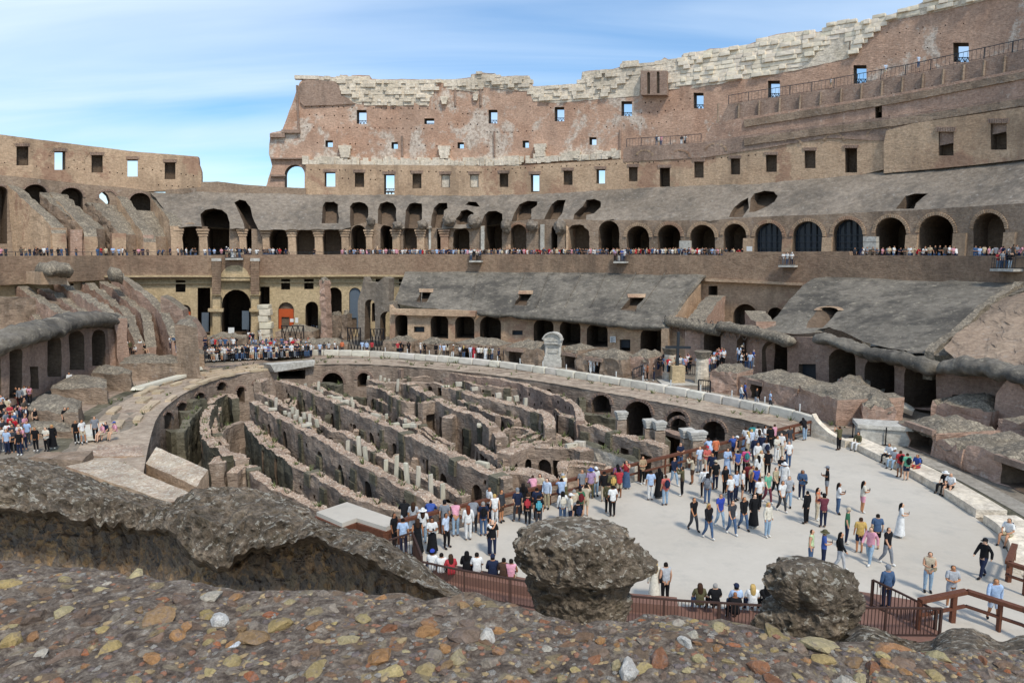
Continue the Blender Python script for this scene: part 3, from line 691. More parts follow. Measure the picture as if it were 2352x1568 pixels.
# left wall on the far left
H = []
hw(1,138,222,238,382,1.2,H); hw(1,458,263,548,418,None,H); hw(1,768,296,862,442,1.2,H); hw(1,1070,332,1155,475,None,H); hw(1,1382,356,1472,498,1.2,H)
putlogs(H, 1, [(0,450,350,400,5),(560,1070,395,450,8),(560,900,330,350,4),(1180,1660,400,470,8),(1300,1650,540,560,6)])
o = sheet('left_windowed_wall', r(1,(-400,70),(0,122),(600,200),(1130,265),(1665,308),(1670,370),(1690,430),(1692,590),(1200,600),(600,560),(0,500),(-400,470)), H, Wall(TER, 14, .08, .4), 2.0, 11, [M['tan'], M['brick_in'], M['brick_hi2']], None, .3)
tag(o, 'separate tan brick wall with five square windows against the sky at far left', 'wall'); lw = o
for x0, x1, yt in ((85,275,170),(405,600,215),(690,910,250)):
    a, b = r(1,(x0,yt),(x1,yt)); archring(Wall(TER, 14), a[0]+5, b[0]-5, a[1]+5, lw, 5, 24, mat='tan', w=-.05)
for h in H[:5]: voussoirs(Wp, h[0][0][0]-3, h[0][2][0]+3, h[0][1][1], lw)
vs = r(1,(1695,578),(1700,528),(1800,520),(2370,553),(2370,620),(2000,605))
o = sheet('low_parapet_wall', [(462,418),(500,417),(560,424),(640,430),(702,432),(702,458),(560,456),(462,450),(380,450),(380,436),(462,430)], [], Wall(TER, 13.5, .08), 1.5, 10, [M['brick'], M['brick'], M['grey']], None, .3)
tag(o, 'low dark parapet wall between the left wall and the broken tall wall', 'wall')



for off, pts in ((15.0, line(4,(0,712),(500,634),(900,570),(1663,424))), (13.7, line(4,(0,822),(500,752),(900,704),(1663,584)))):
    pts = pts+[(2460, pts[-1][1]-20)]; sheet('dark_course', pts+[(x, y+17) for x, y in pts[::-1]], [], Wall(TER, off, .1), .8, 11, [M['brick']], sw2, .6)
for x in range(1650, 2340, 47): 
    y0 = np.interp(x, [1709,1902,2096,2352], [234,205,170,116]); a = Wall(TER, 16.3)(x, y0+4, 0); b = Wall(TER, 13.6)(x+random.uniform(-3,3), y0+66, 0); vs, fs = [], []; beam(vs, fs, a, Vector((a.x, a.y, a.z-4.2)), .25, .25); link('wall_rib', mesh('wall_rib', vs, fs, M['brick']), sw1)

for n_, xl, xr, yt in ((3,1090,1215,762),(3,1325,1475,762),(3,1570,1730,716),(4,230,345,812),(4,470,600,786),(4,725,900,745)):
    a, b = r(n_,(xl,yt),(xr,yt)); archring(Wall(TER, 13.9), a[0]+5, b[0]-5, a[1]+5, sw3, 5, 22, .7, 'tan', -.05)
# =================================================================== GREY SLOPE AND THE UPPER ARCADE
SL = Slope(TER, 5.2, 18.2, TER, 14.1, 24.5, .22, .35)
AR = Wall(TER, 5.4, .1, .5)
up = [(345,442),(420,446),(460,436),(560,442),(640,444),(702,447)]+[(x, y+1) for x, y in W1bot[1:]]+[(2034,389),(2100,393),(2230,381),(2352,364),(2470,350)]
lowS = r(1,(1430,800),(1440,880))+[(415,523),(440,520)]+[(600,528),(740,527)]+r(2,(800,1300),(1000,1240),(1230,1290),(1430,1290),(1640,1290),(1800,1290),(2000,1255))+[(1225,505),(1340,506),(1400,508),(1450,507),(1560,508),(1640,507),(1700,502),(1800,497),(1900,494),(2000,488),(2100,484),(2230,476),(2352,468),(2470,460)]
HS, HA = [], []
def P(n, *pts): return r(n, *pts)
# irregular openings broken in the slope: outline in view units, depth
def hs(n, pts, d=6): HS.append((P(n, *pts), d, .5))
hs(1,[(1680,790),(1720,755),(1790,742),(1860,752),(1905,790),(1925,860),(1935,960),(1700,960),(1690,860)],9)
hs(1,[(1965,690),(2010,668),(2060,680),(2100,730),(2125,830),(2160,900),(2185,960),(2060,960),(2045,870),(2000,760)],7)
hs(2,[(640,1250),(645,1180),(650,1110),(672,1082),(735,1080),(768,1100),(765,1160),(778,1205),(770,1248)],3.5)
hs(2,[(862,1240),(862,1120),(885,1090),(930,1080),(980,1092),(1003,1125),(1005,1190),(990,1240),(1000,1290),(870,1290)],4)
hs(2,[(1080,1250),(1080,1140),(1100,1095),(1150,1078),(1200,1092),(1226,1130),(1222,1190),(1228,1240),(1200,1290),(1100,1290)],4)
hs(2,[(1290,1290),(1300,1150),(1330,1095),(1370,1086),(1425,1095),(1430,1215),(1400,1240),(1395,1290)],4)
hs(2,[(1490,1290),(1505,1190),(1520,1130),(1560,1090),(1625,1088),(1628,1130),(1600,1150),(1598,1215),(1580,1290)],4)
hs(2,[(1765,1105),(1790,1080),(1850,1080),(1880,1120)],4)
hs(2,[(1700,1260),(1690,1215),(1715,1190),(1730,1155),(1780,1140),(1830,1165),(1838,1195),(1795,1215),(1785,1255)],4)
hs(2,[(1880,1280),(1920,1180),(1950,1155),(2010,1150),(2055,1175),(2060,1240),(2040,1280)],7)
hs(3,[(215,1280),(240,1215),(275,1150),(330,1125),(400,1130),(398,1155),(360,1185),(358,1250),(325,1275),(300,1300),(230,1320)],4)
hs(3,[(430,1290),(470,1210),(500,1150),(540,1120),(600,1120),(585,1165),(575,1215),(545,1250),(535,1300),(450,1330)],4)
hs(3,[(655,1260),(660,1220),(720,1165),(745,1120),(800,1112),(845,1130),(845,1170),(800,1215),(745,1225),(740,1275),(700,1280)],4)
hs(3,[(828,1290),(880,1262),(930,1255),(970,1270),(965,1290),(900,1292)],6)
hs(4,[(30,1260),(40,1180),(60,1150),(120,1133),(180,1140),(200,1165),(180,1200),(120,1235),(60,1260)],3.5)
hs(4,[(900,1240),(960,1165),(1010,1150),(1095,1152),(1060,1175),(1020,1210),(1010,1240)],4)
hs(4,[(-90,1290),(-60,1230),(-20,1200),(25,1175),(28,1235),(-10,1290)],2)
slope = sheet('grey_slope', up+lowS[::-1], HS, SL, 1.3, 10, [M['grey'], M['brick_in'], M['grey_top']], None, 1.2, smooth=False)
tag(slope, 'broad grey concrete seating slope with broken arched openings above the upper arcade', 'ruined slope')
def ha(n, xl, xr, yt, d=8, flat=1.0, rag=0): 
    a, b = r(n,(xl,yt),(xr,yt)); HA.append((arch(a[0], b[0], a[1], 596, 9, flat), d, rag)); return (a[0], b[0], a[1])
A = {}
ha(1,1530,1668,878); ha(1,1742,1925,790,10); ha(1,2048,2112,880,7,1,.6)
ha(2,232,375,1287); ha(2,440,583,1287,3); ha(2,650,795,1257,3); ha(2,872,988,1262,6); ha(2,1100,1195,1258,8); ha(2,1280,1388,1270,2.5); ha(2,1545,1592,1280,7); ha(2,1672,1800,1285,5,.8,1); ha(2,1918,2055,1180,8,1,.8)
ha(3,215,325,1290,2.5,1,.5); ha(3,500,542,1300,6); ha(3,600,765,1290,4,1,1.2); ha(3,830,975,1264,9,1,1); ha(3,1028,1184,1300,9); ha(3,1243,1405,1292,9,1,.7); ha(3,1470,1645,1292,7); ha(3,1705,1865,1284,5)
ha(4,65,228,1323,2.2); ha(4,290,468,1313,2.2); ha(4,530,707,1302,2.2); ha(4,780,965,1290,8); ha(4,1040,1248,1277,9); ha(4,1362,1552,1262,3)
upA = [(x, y-2) for x, y in r(1,(1425,930))+[(420,519),(440,517)]+lowS[4:]]
# the arcade top follows the lower line of the slope
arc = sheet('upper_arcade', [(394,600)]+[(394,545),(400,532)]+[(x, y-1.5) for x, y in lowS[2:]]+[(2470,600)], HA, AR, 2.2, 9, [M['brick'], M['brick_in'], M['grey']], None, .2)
# openings go deeper than the wall, so the recess boxes close behind it
tag(arc, 'curved brick arcade of tall dark arches behind the upper terrace', 'arcade')
AP = Wall(TER, 5.4)
for i, h in enumerate(HA):
    xs = [p[0] for p in h[0]]; ys = [p[1] for p in h[0]]; xl, xr = xs[0], xs[-1]
    if i in (0,3,4,12,16,17,18,19,20,21,22,23,24,25): archring(AP, xl, xr, min(ys), arc, 5 if i < 16 else 7.5, 20 if i < 18 else 26)
# tan piers with stepped capitals between the arches
def pier(n, xl, xr, yt, yb=1480, cap=True, dd=.5):
    a, b = r(n,(xl,yt),(xr,yb)); q0 = AP(a[0], a[1], 0); q1 = AP(b[0], a[1], 0); q = (q0+q1)/2; nn = AP.nrm(q.x/q.y); wd = (q1-q0).xy.length; rot = math.atan2(nn.y, nn.x)-math.pi/2
    vs, fs = [], []; box(vs, fs, (q.x-nn.x*.1, q.y-nn.y*.1, 12.4), wd, dd*2, q.z-12.4, rot); p_ = link('pier', mesh('pier', vs, fs, M['tan']), arc)
    if cap:
        vs, fs = [], []
        for k in range(3): box(vs, fs, (q.x-nn.x*.1, q.y-nn.y*.1, q.z+k*.42), wd+.25+.22*k, dd*2+.2+.2*k, .3, rot)
        link('capital', mesh('capital', vs, fs, M['tan']), arc)
for x0, x1 in ((1478,1528),(1672,1740),(2010,2068),(2205,2262)): pier(1, x0, x1, 975)
for x0, x1 in ((380,440),(590,650),(800,855),(992,1040),(1200,1255),(1392,1450),(1578,1636)): pier(2, x0, x1, 1352)
for n_, x0, x1, yt in ((4,0,62,1415),(4,232,288,1420),(4,470,528,1410),(4,968,1038,1395),(4,1252,1330,1385),(4,1555,1625,1380)): pier(n_, x0, x1, yt, 1490, False, .3)
for n_, x0, x1, y0, y1 in ((3,1395,1470,1405,1480),(3,422,448,1290,1480),(2,1480,1495,1270,1450),(2,1888,1912,1270,1450)): 
    a, b = r(n_,(x0,y0),(x1,y1)); sheet('marble_pier', rect(a[0],a[1],b[0],593), [], Wall(TER, 4.9), .8, 8, [M['marble']], arc)
for y0, y1 in ((1405,1437),(1440,1482)):
    a, b = r(4,(707,y0),(785,y1)); sheet('marble_pier', rect(a[0],a[1],b[0],b[1]), [], Wall(TER, 4.8), 1, 8, [M['marble']], arc)
# big irregular lumps of concrete hanging between the openings
for n_, x, y, rx, rz in ((2,1025,1235,30,40),(2,1235,1268,38,34),(2,1432,1262,42,40),(2,1838,1235,52,55),(2,2085,1270,40,60),(3,365,1300,42,38),(3,560,1310,40,55),(2,1640,1225,50,50)):
    a = r1(n_, x, y); q = Wall(TER, 4.6)(a[0], a[1], 0); sc_ = K/REG[n_][2]*q.y/F; bm = bmesh.new(); bmesh.ops.create_icosphere(bm, subdivisions=3, radius=1)
    for v in bm.verts:
        d = 1+.28*noise.noise(v.co*1.7+q*.2)+.12*noise.noise(v.co*5); v.co = Vector((v.co.x*rx*sc_*d, v.co.y*1.3*d, v.co.z*rz*sc_*d))+q
    me = bpy.data.meshes.new('concrete_lump'); bm.to_mesh(me); bm.free(); me.materials.append(M['grey']); link('concrete_lump', me, arc)
# buttress edges standing inside the broken middle arches
for n_, xt, yt, xb, yb, wpx in ((2,1285,1190,1240,1440,16),(2,1512,1160,1478,1440,14),(2,2175,1160,2095,1450,16),(3,250,1200,205,1450,16),(3,455,1200,425,1450,14),(3,680,1250,610,1320,14),(2,868,1250,862,1450,10),(2,1075,1200,1078,1450,10)):
    a = r1(n_, xt, yt); b = r1(n_, xb, yb); q0 = Wall(TER, 11)(a[0], a[1], 0); q1 = Wall(TER, 5.2)(b[0], b[1], 0); q1b = Wall(TER, 5.8)(b[0], b[1]-18, 0)
    vs = []; fs = []; s_ = wpx*K/REG[n_][2]*q1.y/F/2
    o_ = len(vs)
    for k in (-1, 1):
        for p in (q0, q1b, q1, Vector((q1.x, q1.y, 12.4)), Vector((q0.x, q0.y, 12.4))): vs.append(p+Vector((k*s_, 0, 0)))
    fs = [[0,1,2,3,4],[9,8,7,6,5]]+[[j, (j+1) % 5, 5+(j+1) % 5, 5+j] for j in range(5)]
    me = mesh('buttress', vs, fs, M['tan']); recalc(me); link('buttress', me, arc)
# glazed doors in three arches on the right: steel grid and glass
for i, nm in ((18,0),(19,1),(20,2)):
    pts = HA[18+nm+0][0] if False else HA[22-4+nm][0]
gl = [h for h in HA if h[1] == 2.2]
for gi, h in enumerate(gl):
    xs = [p[0] for p in h[0]]; ys = [p[1] for p in h[0]]; g = sheet('glass_screen', h[0], [], Wall(TER, 6.7), .08, 10, [M['glass']], arc)
    vs, fs = [], []; S_ = Wall(TER, 6.55)
    xl, xr, yt = min(xs), max(xs), min(ys)
    for u in (0, .2, .4, .6, .8, 1): 
        x = xl+(xr-xl)*u; yy = yt+(xr-xl)/2*(1-math.sqrt(max(0, 1-(2*u-1)**2)))+1; beam(vs, fs, S_(x, 592, 0), S_(x, yy, 0), .12, .12)
    for yy in (556, 570, 540): beam(vs, fs, S_(xl, yy, 0), S_(xr, yy, 0), .12, .14)
    link('window_frame', mesh('window_frame', vs, fs, M['steel_dk']), g)
# fences inside some arches
# =================================================================== LEFT BUTTRESSES OF THE UPPER LEVEL
BK = Wall(TER, 13.2, .1, .5)
HB = []
for xl, xr, yt, yb, d in ((-60,60,555,1100,3),(195,395,540,1100,3),(500,695,568,1100,3),(1088,1262,612,1100,3)):
    a, b = r(1,(xl,yt),(xr,yb)); HB.append((arch(a[0], b[0], a[1], 560, 9, .8), d))
sk = P(1,(830,600),(870,596),(905,630),(922,680),(915,726),(885,700),(865,680),(835,655)); HB.append((sk, None)) 
ub = sheet('upper_left_back_wall', [(-120,398),(0,402),(100,412),(200,424),(300,432),(345,441),(400,446),(400,600),(-120,600)], HB, BK, 2.5, 10, [M['brick'], M['brick_in'], M['grey']], None, .3)
tag(ub, 'brown wall with wide shallow arches under the left windowed wall', 'wall')
for h in HB[:4]: archring(Wall(TER, 13.2), h[0][0][0], h[0][-1][0], min(p[1] for p in h[0]), ub, 5, 22, .8, 'brick_hi2')
a = r(1,(790,575),(980,760)); archring(Wall(TER, 13.2), a[0][0]+8, a[1][0], a[0][1]+6, ub, 5, 20, .9, 'brick_hi2')
def fin(name, P3, zb, th, mats, label=None, cat='wall', parent=None, group=None, rag=.3):
    """radial wall under a falling line"""
    o = pathwall(name, P3, th, zb, mats, (), .7, 0, .12, .8, parent, False, rag)
    if label: tag(o, label, cat, group)
    return o
fl = [(30,540,430,890,'leftmost'),(395,600,700,920,'second'),(690,680,770,960,''),(960,650,1200,960,'third'),(1250,640,1420,820,'fourth')]
k_ = 0
for (x0, y0, x1, y1), lab in zip(((60,540,430,885),(405,600,700,915),(975,640,1200,960),(1262,650,1420,830)), ('first sloping buttress from the left on the upper terrace, broad and plastered','second sloping buttress from the left on the upper terrace, with a grey top','third sloping buttress from the left on the upper terrace beside the broken arch','fourth sloping buttress from the left on the upper terrace where the grey slope begins')):
    a = r1(1, x0, y0); b = r1(1, x1, y1); p0 = on_d(a[0], a[1], 0); 
    A_ = Wall(TER, 13)(a[0], a[1], 0); B_ = Wall(TER, 5.6)(b[0], b[1], 0); C_ = Wall(TER, 5.0)(b[0]+2, b[1], 0)
    ps = [A_.lerp(B_, u) for u in (0,.2,.4,.6,.8,1)]+[C_+Vector((.1,-.4,-1.2))]
    fin('sloping_buttress', ps, 12.3, 1.7, [M['tan'], M['tan'], M['grey_top']], lab, 'buttress', None, 'sloping buttresses of the upper terrace')
# broken masonry masses between the buttresses
def mound(name, c, rx, ry, rz, mat, label=None, cat='rubble', parent=None, sub=3, amp=.3, seed=0):
    bm = bmesh.new(); bmesh.ops.create_icosphere(bm, subdivisions=sub, radius=1); s = Vector((seed*3.1, seed*1.7, seed))
    for v in bm.verts:
        d = 1+amp*noise.noise(v.co*1.6+s)+amp*.5*noise.noise(v.co*4+s)+amp*.25*noise.noise(v.co*9+s); v.co = Vector((v.co.x*rx, v.co.y*ry, v.co.z*rz))*d+Vector(c)
    me = bpy.data.meshes.new(name); bm.to_mesh(me); bm.free(); me.materials.append(mat); o = link(name, me, parent)
    if label: tag(o, label, cat)
    return o
for pts, lb in ((((700,690),(780,720),(860,800),(930,880),(1000,960)), 'rough rubble ramp under the sky-lit arch at left'), (((1100,740),(1150,800),(1200,880),(1260,960)), 'narrow rubble ramp between the third and fourth sloping buttresses'), (((330,600),(420,680),(560,790),(690,890)), 'rubble ramp between the first and second sloping buttresses')):
    ds = np.linspace(12.5, 6.5, len(pts)); ps = [Wall(TER, d)(*r1(1, x, y), 0) for (x, y), d in zip(pts, ds)]
    o = pathwall('broken_masonry', ps, 4.2, 12.3, [M['brick'], M['brick_in'], M['grey_top']], (), .6, 0, .3, 1.2, None, False, .9); tag(o, lb, 'masonry')
for n_, x0, y0, x1, lb in ((1,940,950,1058,'pink brick pier stub standing before the rubble mass at the terrace'),(1,1200,965,1290,'pink brick pier stub left of the first tall terrace arch'),(1,700,1005,810,'low pink brick block at the foot of the second sloping buttress'),(1,590,920,692,'tall brown pier face ending the second sloping buttress'),(1,425,905,560,'tan block with a brick capital ending the first sloping buttress')):
    a = r(n_,(x0,y0),(x1,y0)); o = sheet('pier_stub', [(a[0][0],593),(a[0][0],a[0][1]),(a[1][0],a[1][1]),(a[1][0],593)], [], Wall(TER, 5.2), 1.6, 8, [M['tan' if 'tan' in lb else 'brick_hi']], None, .3); tag(o, lb, 'pier')
# =================================================================== TERRACE
TW = Wall(TER, 0, .06, .6)
HT = []
tb = sheet('terrace_wall', [(-140,589),(0,588),(200,587),(470,586),(560,585),(780,584.5),(900,584),(1200,584),(1500,585),(1660,586),(1662,579),(1950,577),(1952,586),(2352,588),(2500,589)]+[(2500,665),(2352,660),(1900,652),(1600,645),(1200,640),(900,637),(560,637),(300,640),(0,655),(-140,665)], HT, TW, 1.0, 11, [M['brick_band'], M['brick_in'], M['grey']], None, .2)
tag(tb, 'long horizontal brown brick wall below the terrace crowded with visitors', 'wall')
def strip3(name, surfs, mat, t0=-.86, t1=.86, n=120, kind='structure', zf=None):
    vs, fs = [], []
    for i in range(n+1):
        t = t0+(t1-t0)*i/n
        for off, z in surfs: Y = TER(t)+off; vs.append((t*Y, Y, z))
    for i in range(n): fs.append([2*i, 2*i+1, 2*i+3, 2*i+2])
    me = mesh(name, vs, fs, mat); recalc(me); o = link(name, me); o['kind'] = kind; return o
strip3('terrace_floor', [(.3,12.7),(14,12.7)], M['walk'])
LO = Wall(TER, .9, .04)
HY = []
def hy(n, x0, y0, x1, y1, d=4, ar=False):
    a, b = r(n,(x0,y0),(x1,y1)); HY.append((arch(a[0],b[0],a[1],b[1],9) if ar else rect(a[0],a[1],b[0],b[1]), d)); return (a[0], a[1], b[0], b[1])
hy(6,123,315,200,408,3); hy(6,950,305,1020,388,3); hy(6,1130,305,1204,385,3); hy(6,295,373,395,745,9); big = hy(6,485,388,710,745,14,True); hy(6,783,365,860,720,6); ora = hy(6,927,487,1050,697,.5,True); hy(6,1140,482,1240,760,7,True); hy(6,1308,370,1425,632,5,True); bl = hy(6,1483,372,1575,700,.5,True)
orl = hy(5,1322,478,1412,580,.5,True); hy(5,1120,490,1190,560,3,True); hy(6,1690,305,1735,340,2); hy(6,1873,305,1902,355,2); hy(5,520,322,545,352,2); hy(6,1660,490,1700,640,4,True)
yw = sheet('ochre_wall', [(-140,655),(0,652),(100,648),(240,636),(560,633),(900,634),(1000,634),(1000,800),(500,800),(-140,830)], HY, LO, 2.5, 9, [M['yellow'], M['brick_in'], M['yellow']], None, 0)
tag(yw, 'ochre plastered wall with the great entrance arch and small square windows', 'wall')
HZ_ = []
def hz(n, x0, y0, x1, y1, d=4, ar=False):
    a, b = r(n,(x0,y0),(x1,y1)); HZ_.append((arch(a[0],b[0],a[1],b[1],9) if ar else rect(a[0],a[1],b[0],b[1]), d)); return (a[0], a[1], b[0], b[1])
hz(7,2240,217,2305,298,3); za = hz(8,190,313,348,480,3,True); zb = hz(8,415,335,520,480,3,True); hz(8,30,195,88,268,3)
yw2 = sheet('tan_gap_wall', [(1560,640),(1640,646),(1740,650),(1860,655),(1980,660),(1980,800),(1560,800)], HZ_[:3], LO, 2.5, 9, [M['tan'], M['brick_in'], M['yellow']], None, 0)
tag(yw2, 'tan wall with low round arches in the gap between the two grey roofs', 'wall')
for q in (za, zb): archring(Wall(TER, .9), q[0], q[2], q[1], yw2, 7, 20, 1, 'tan', -.08)
# cornice, plaster tympanum and ribbed pilasters round the entrance arch
def strip_px(name, pts, hpx, off, th, mat, parent):
    return sheet(name, pts+[(x, y+hpx) for x, y in pts[::-1]], [], Wall(TER, off), th, 12, [mat], parent)
strip_px('cornice', [(240,633),(400,632),(560,633),(700,632),(820,631),(930,632)], 4, -.25, 1.2, M['yellow'], yw)
strip_px('ledge', [(300,650),(490,649)], 2.5, .6, .5, M['yellow'], yw); strip_px('ledge', [(600,647),(820,647),(930,648)], 2.5, .6, .5, M['yellow'], yw)
strip_px('cornice', [(1620,640),(1700,643),(1800,648),(1860,651)], 6, -.25, 1.2, M['tan'], yw2)
a = r(6,(470,195),(705,305)); sheet('plaster_tympanum', arch(a[0][0], a[1][0], a[0][1], a[1][1]+4, 12), [], Wall(TER, -.1), .5, 8, [M['yellow']], yw)
for x0, x1 in ((408,478),(712,778)):
    a = r(6,(x0,165),(x1,430)); pl = sheet('pilaster', rect(a[0][0]+1, a[0][1], a[1][0]-1, 797), [], Wall(TER, -.35), 1.3, 10, [M['yellow']], yw)
    vs, fs = [], []; Wq = Wall(TER, -.62)
    for k in range(20):
        yy = a[0][1]+(a[1][1]-a[0][1])*k/20; beam(vs, fs, Wq(a[0][0], yy, 0), Wq(a[1][0], yy, 0), .55, .22)
    link('brick_ribs', mesh('brick_ribs', vs, fs, M['brick_band']), pl)['kind'] = 'stuff'
    b = r(6,(x0-5,143),(x1+2,165)); sheet('stone_cap', rect(b[0][0], b[0][1], b[1][0], b[1][1]), [], Wall(TER, -.9), 1.6, 8, [M['marble']], pl)
    b = r(6,(x0-8,408),(x1+6,432)); sheet('bracket', rect(b[0][0], b[0][1], b[1][0], b[1][1]), [], Wall(TER, -.8), 1.2, 8, [M['yellow']], pl)
    for yy in (540,): b = r(6,(x0-32 if x0 < 500 else x0-12, yy),(x1+18 if x0 < 500 else x1+8, yy+22)); sheet('capital', rect(b[0][0], b[0][1], b[1][0], b[1][1]), [], Wall(TER, -.9), 1.5, 8, [M['yellow']], pl)
sheet('orange_door_board', arch(ora[0]+1, ora[2]-1, r1(6,0,540)[1], ora[3], 2, .01), [(rect(r1(6,952,0)[0], r1(6,0,603)[1], r1(6,1015,0)[0], ora[3]+3), None)], Wall(TER, 1.15), .2, 8, [M['orange']], yw)
sheet('orange_door_board', arch(orl[0]+1, orl[2]-1, r1(5,0,530)[1], orl[3]+20, 2, .01), [], Wall(TER, 1.15), .2, 8, [M['orange']], yw)
sheet('tall_glass_panel', arch(bl[0]+1, bl[2]-1, bl[1]+1, bl[3], 9), [(rect(r1(6,1490,0)[0], r1(6,0,610)[1], r1(6,1542,0)[0], bl[3]+3), None)], Wall(TER, 1.2), .1, 8, [M['blueglass']], yw)
for n_, x0, y0, x1, y1, m_, nm in ((6,327,568,382,720,'blueglass','information_banner'),(6,643,555,698,700,'blueglass','information_banner'),(6,535,686,582,732,'white','notice_board'),(6,1020,617,1047,642,'white','notice_sheet'),(6,1060,608,1083,648,'white','notice_sheet')):
    a, b = r(n_,(x0,y0),(x1,y1)); g_ = sheet(nm, rect(a[0],a[1],b[0],b[1]), [], Wall(TER, 1.5 if m_ == 'blueglass' else -.6), .12, 10, [M[m_]], None); tag(g_, {327:'tall grey banner in the doorway left of the entrance arch',643:'tall grey banner at the right inside the entrance arch',535:'white notice board in front of the great entrance arch',1020:'small white sheet on the orange door board',1060:'white notice sheet right of the orange door'}[x0], 'sign')
# =================================================================== LOWER GREY ROOFS
RF = Slope(FRO, -.6, 4.9, TER, -.1, 10.6, .2, .3)
HR = []
def hr(n, pts, d=3): HR.append((P(n, *pts), d, .2))
hr(7,[(135,335),(115,330),(150,262),(185,242),(228,255),(222,275),(195,335)],3); hr(7,[(820,355),(862,300),(865,252),(962,252),(960,277),(925,325),(918,362)],3); hr(7,[(1600,390),(1650,330),(1690,285),(1730,280),(1772,292),(1765,317),(1720,360),(1712,403),(1680,398)],3)
rb_lo = r(7,(-45,345),(150,375),(350,385),(545,400),(600,405),(900,420),(1200,440),(1500,470),(1750,490),(1925,500))
roofb = sheet('grey_roof', r(7,(40,108),(400,112),(900,118),(1400,108),(1470,98),(1520,125),(1900,140),(2100,120),(2215,140))+[(1606,640),(1580,672)]+rb_lo[::-1], HR, RF, .9, 11, [M['grey_dk'], M['brick_in'], M['grey_dk']], None, .5)
tag(roofb, 'long dark grey concrete roof with three small windows in the middle of the arena side', 'roof')
# seams: raised ribs running down the roof
for x0, x1 in ((165,150),(560,500),(905,800),(1080,960),(1320,1160),(1495,1350),(1715,1520),(1925,1700)):
    a = r(7,(x0,125),(x1,440)); vs, fs = [], []; pp = [(a[0][0]+(a[1][0]-a[0][0])*u, a[0][1]+(a[1][1]-a[0][1])*u) for u in (0,.2,.4,.6,.8)]
    for c, d in zip(pp, pp[1:]): beam(vs, fs, RF(c[0], c[1], 0)+Vector((0,0,.05)), RF(d[0], d[1], 0)+Vector((0,0,.05)), .12, .16)
    link('seam', mesh('seam', vs, fs, M['grey_dk']), roofb)
sweep('rolled_edge', [Wall(FRO, -.7)(x, y+3, 0) for x, y in r(7,(560,405),(750,415),(900,425),(1200,448),(1500,478),(1750,498),(1950,505))], .8, .45, [M['grey_dk']], parent=roofb, amp=.25, sm=8)
LE = Wall(FRO, -.7); sheet('brick_lip', r(7,(-60,385),(150,388),(350,392),(550,402),(545,440),(350,436),(150,432),(-60,425)), [], Wall(FRO, -.7), 1, 9, [M['tan']], roofb, .2)
# window brick hoods on the roof
for n_, x0, x1, yb_ in ((7,145,240,262),(7,862,965,275),(7,1660,1780,300)): a = r(n_,(x0,yb_),(x1,yb_)); voussoirs(RF, a[0][0], a[1][0], a[0][1], roofb, 8, 10, 'brick_hood', 'tan', -.35)
HF = []
def hf(x0, x1, yt, yb, ar=True, d=6, n=7): a, b = r(n,(x0,yt),(x1,yb)); HF.append((arch(a[0],b[0],a[1],b[1],9,.8) if ar else rect(a[0],a[1],b[0],b[1]), d))
hf(-35,55,425,590); hf(222,350,423,600); hf(400,540,428,600); hf(580,733,433,620); hf(970,1115,452,620); hf(1160,1310,460,650); hf(1355,1508,485,660); hf(1745,1905,515,740); hf(102,177,512,553,False,2); hf(815,890,540,573,False,2); hf(1595,1672,605,690,False,2)
hf(1862,1940,582,755,True,5,6)
f_lo = [(895,806),(1100,815),(1300,830),(1500,848),(1620,862)]
fb_ = sheet('lower_arcade', [(895,700)]+r(7,(-45,400),(150,410),(550,430),(900,450),(1200,470),(1500,500),(1750,520),(1960,530))+[(1560,770),(1600,800),(1612,862)]+f_lo[:4][::-1], HF, Wall(FRO, .2, .06), 1.5, 9, [M['tan'], M['brick_in'], M['brick']], None, .2)
tag(fb_, 'brick front with dark arches under the long grey roof', 'arcade')
for n_, x0, y0, x1, y1 in ((7,102,512,177,553),(7,815,542,890,572),(7,1597,607,1668,665)): a, b = r(n_,(x0,y0),(x1,y1)); sheet('dark_shutter', rect(a[0],a[1],b[0],b[1]), [], Wall(FRO, .8), .1, 9, [M['steel_dk']], fb_)
a, b = r(7,(1525,583),(1565,628)); sg = sheet('white_sign', rect(a[0],a[1],b[0],b[1]), [], Wall(FRO, -.3), .08, 9, [M['white']]); tag(sg, 'white information sign with lines of small print on the arcade front', 'sign')
vs, fs = [], []
for k in range(5): 
    yy = a[1]+3+k*2.6; beam(vs, fs, Wall(FRO, -.33)(a[0]+1.5, yy, 0), Wall(FRO, -.33)(b[0]-2-(k % 2)*4, yy, 0), .02, .05)
link('printed_lines', mesh('printed_lines', vs, fs, M['steel_dk']), sg)
a, b = r(4,(15,1463),(48,1492)); sg = sheet('white_sign', rect(a[0],a[1],b[0],b[1]), [], Wall(TER, 4.5), .08, 9, [M['white']]); tag(sg, 'white sign board beside the leftmost glazed arch on the terrace', 'sign')
# side of the roof seen at its right end
o = fin('roof_side_wall', [on_d(*r1(7,2215,150),99), on_d(*r1(7,2150,230),95), on_d(*r1(7,2070,330),91), on_d(*r1(7,2000,440),86), on_d(*r1(7,1950,520),84)], 0, .9, [M['tan'], M['tan'], M['grey_top']], 'stone side wall closing the right end of the long grey roof', 'wall')
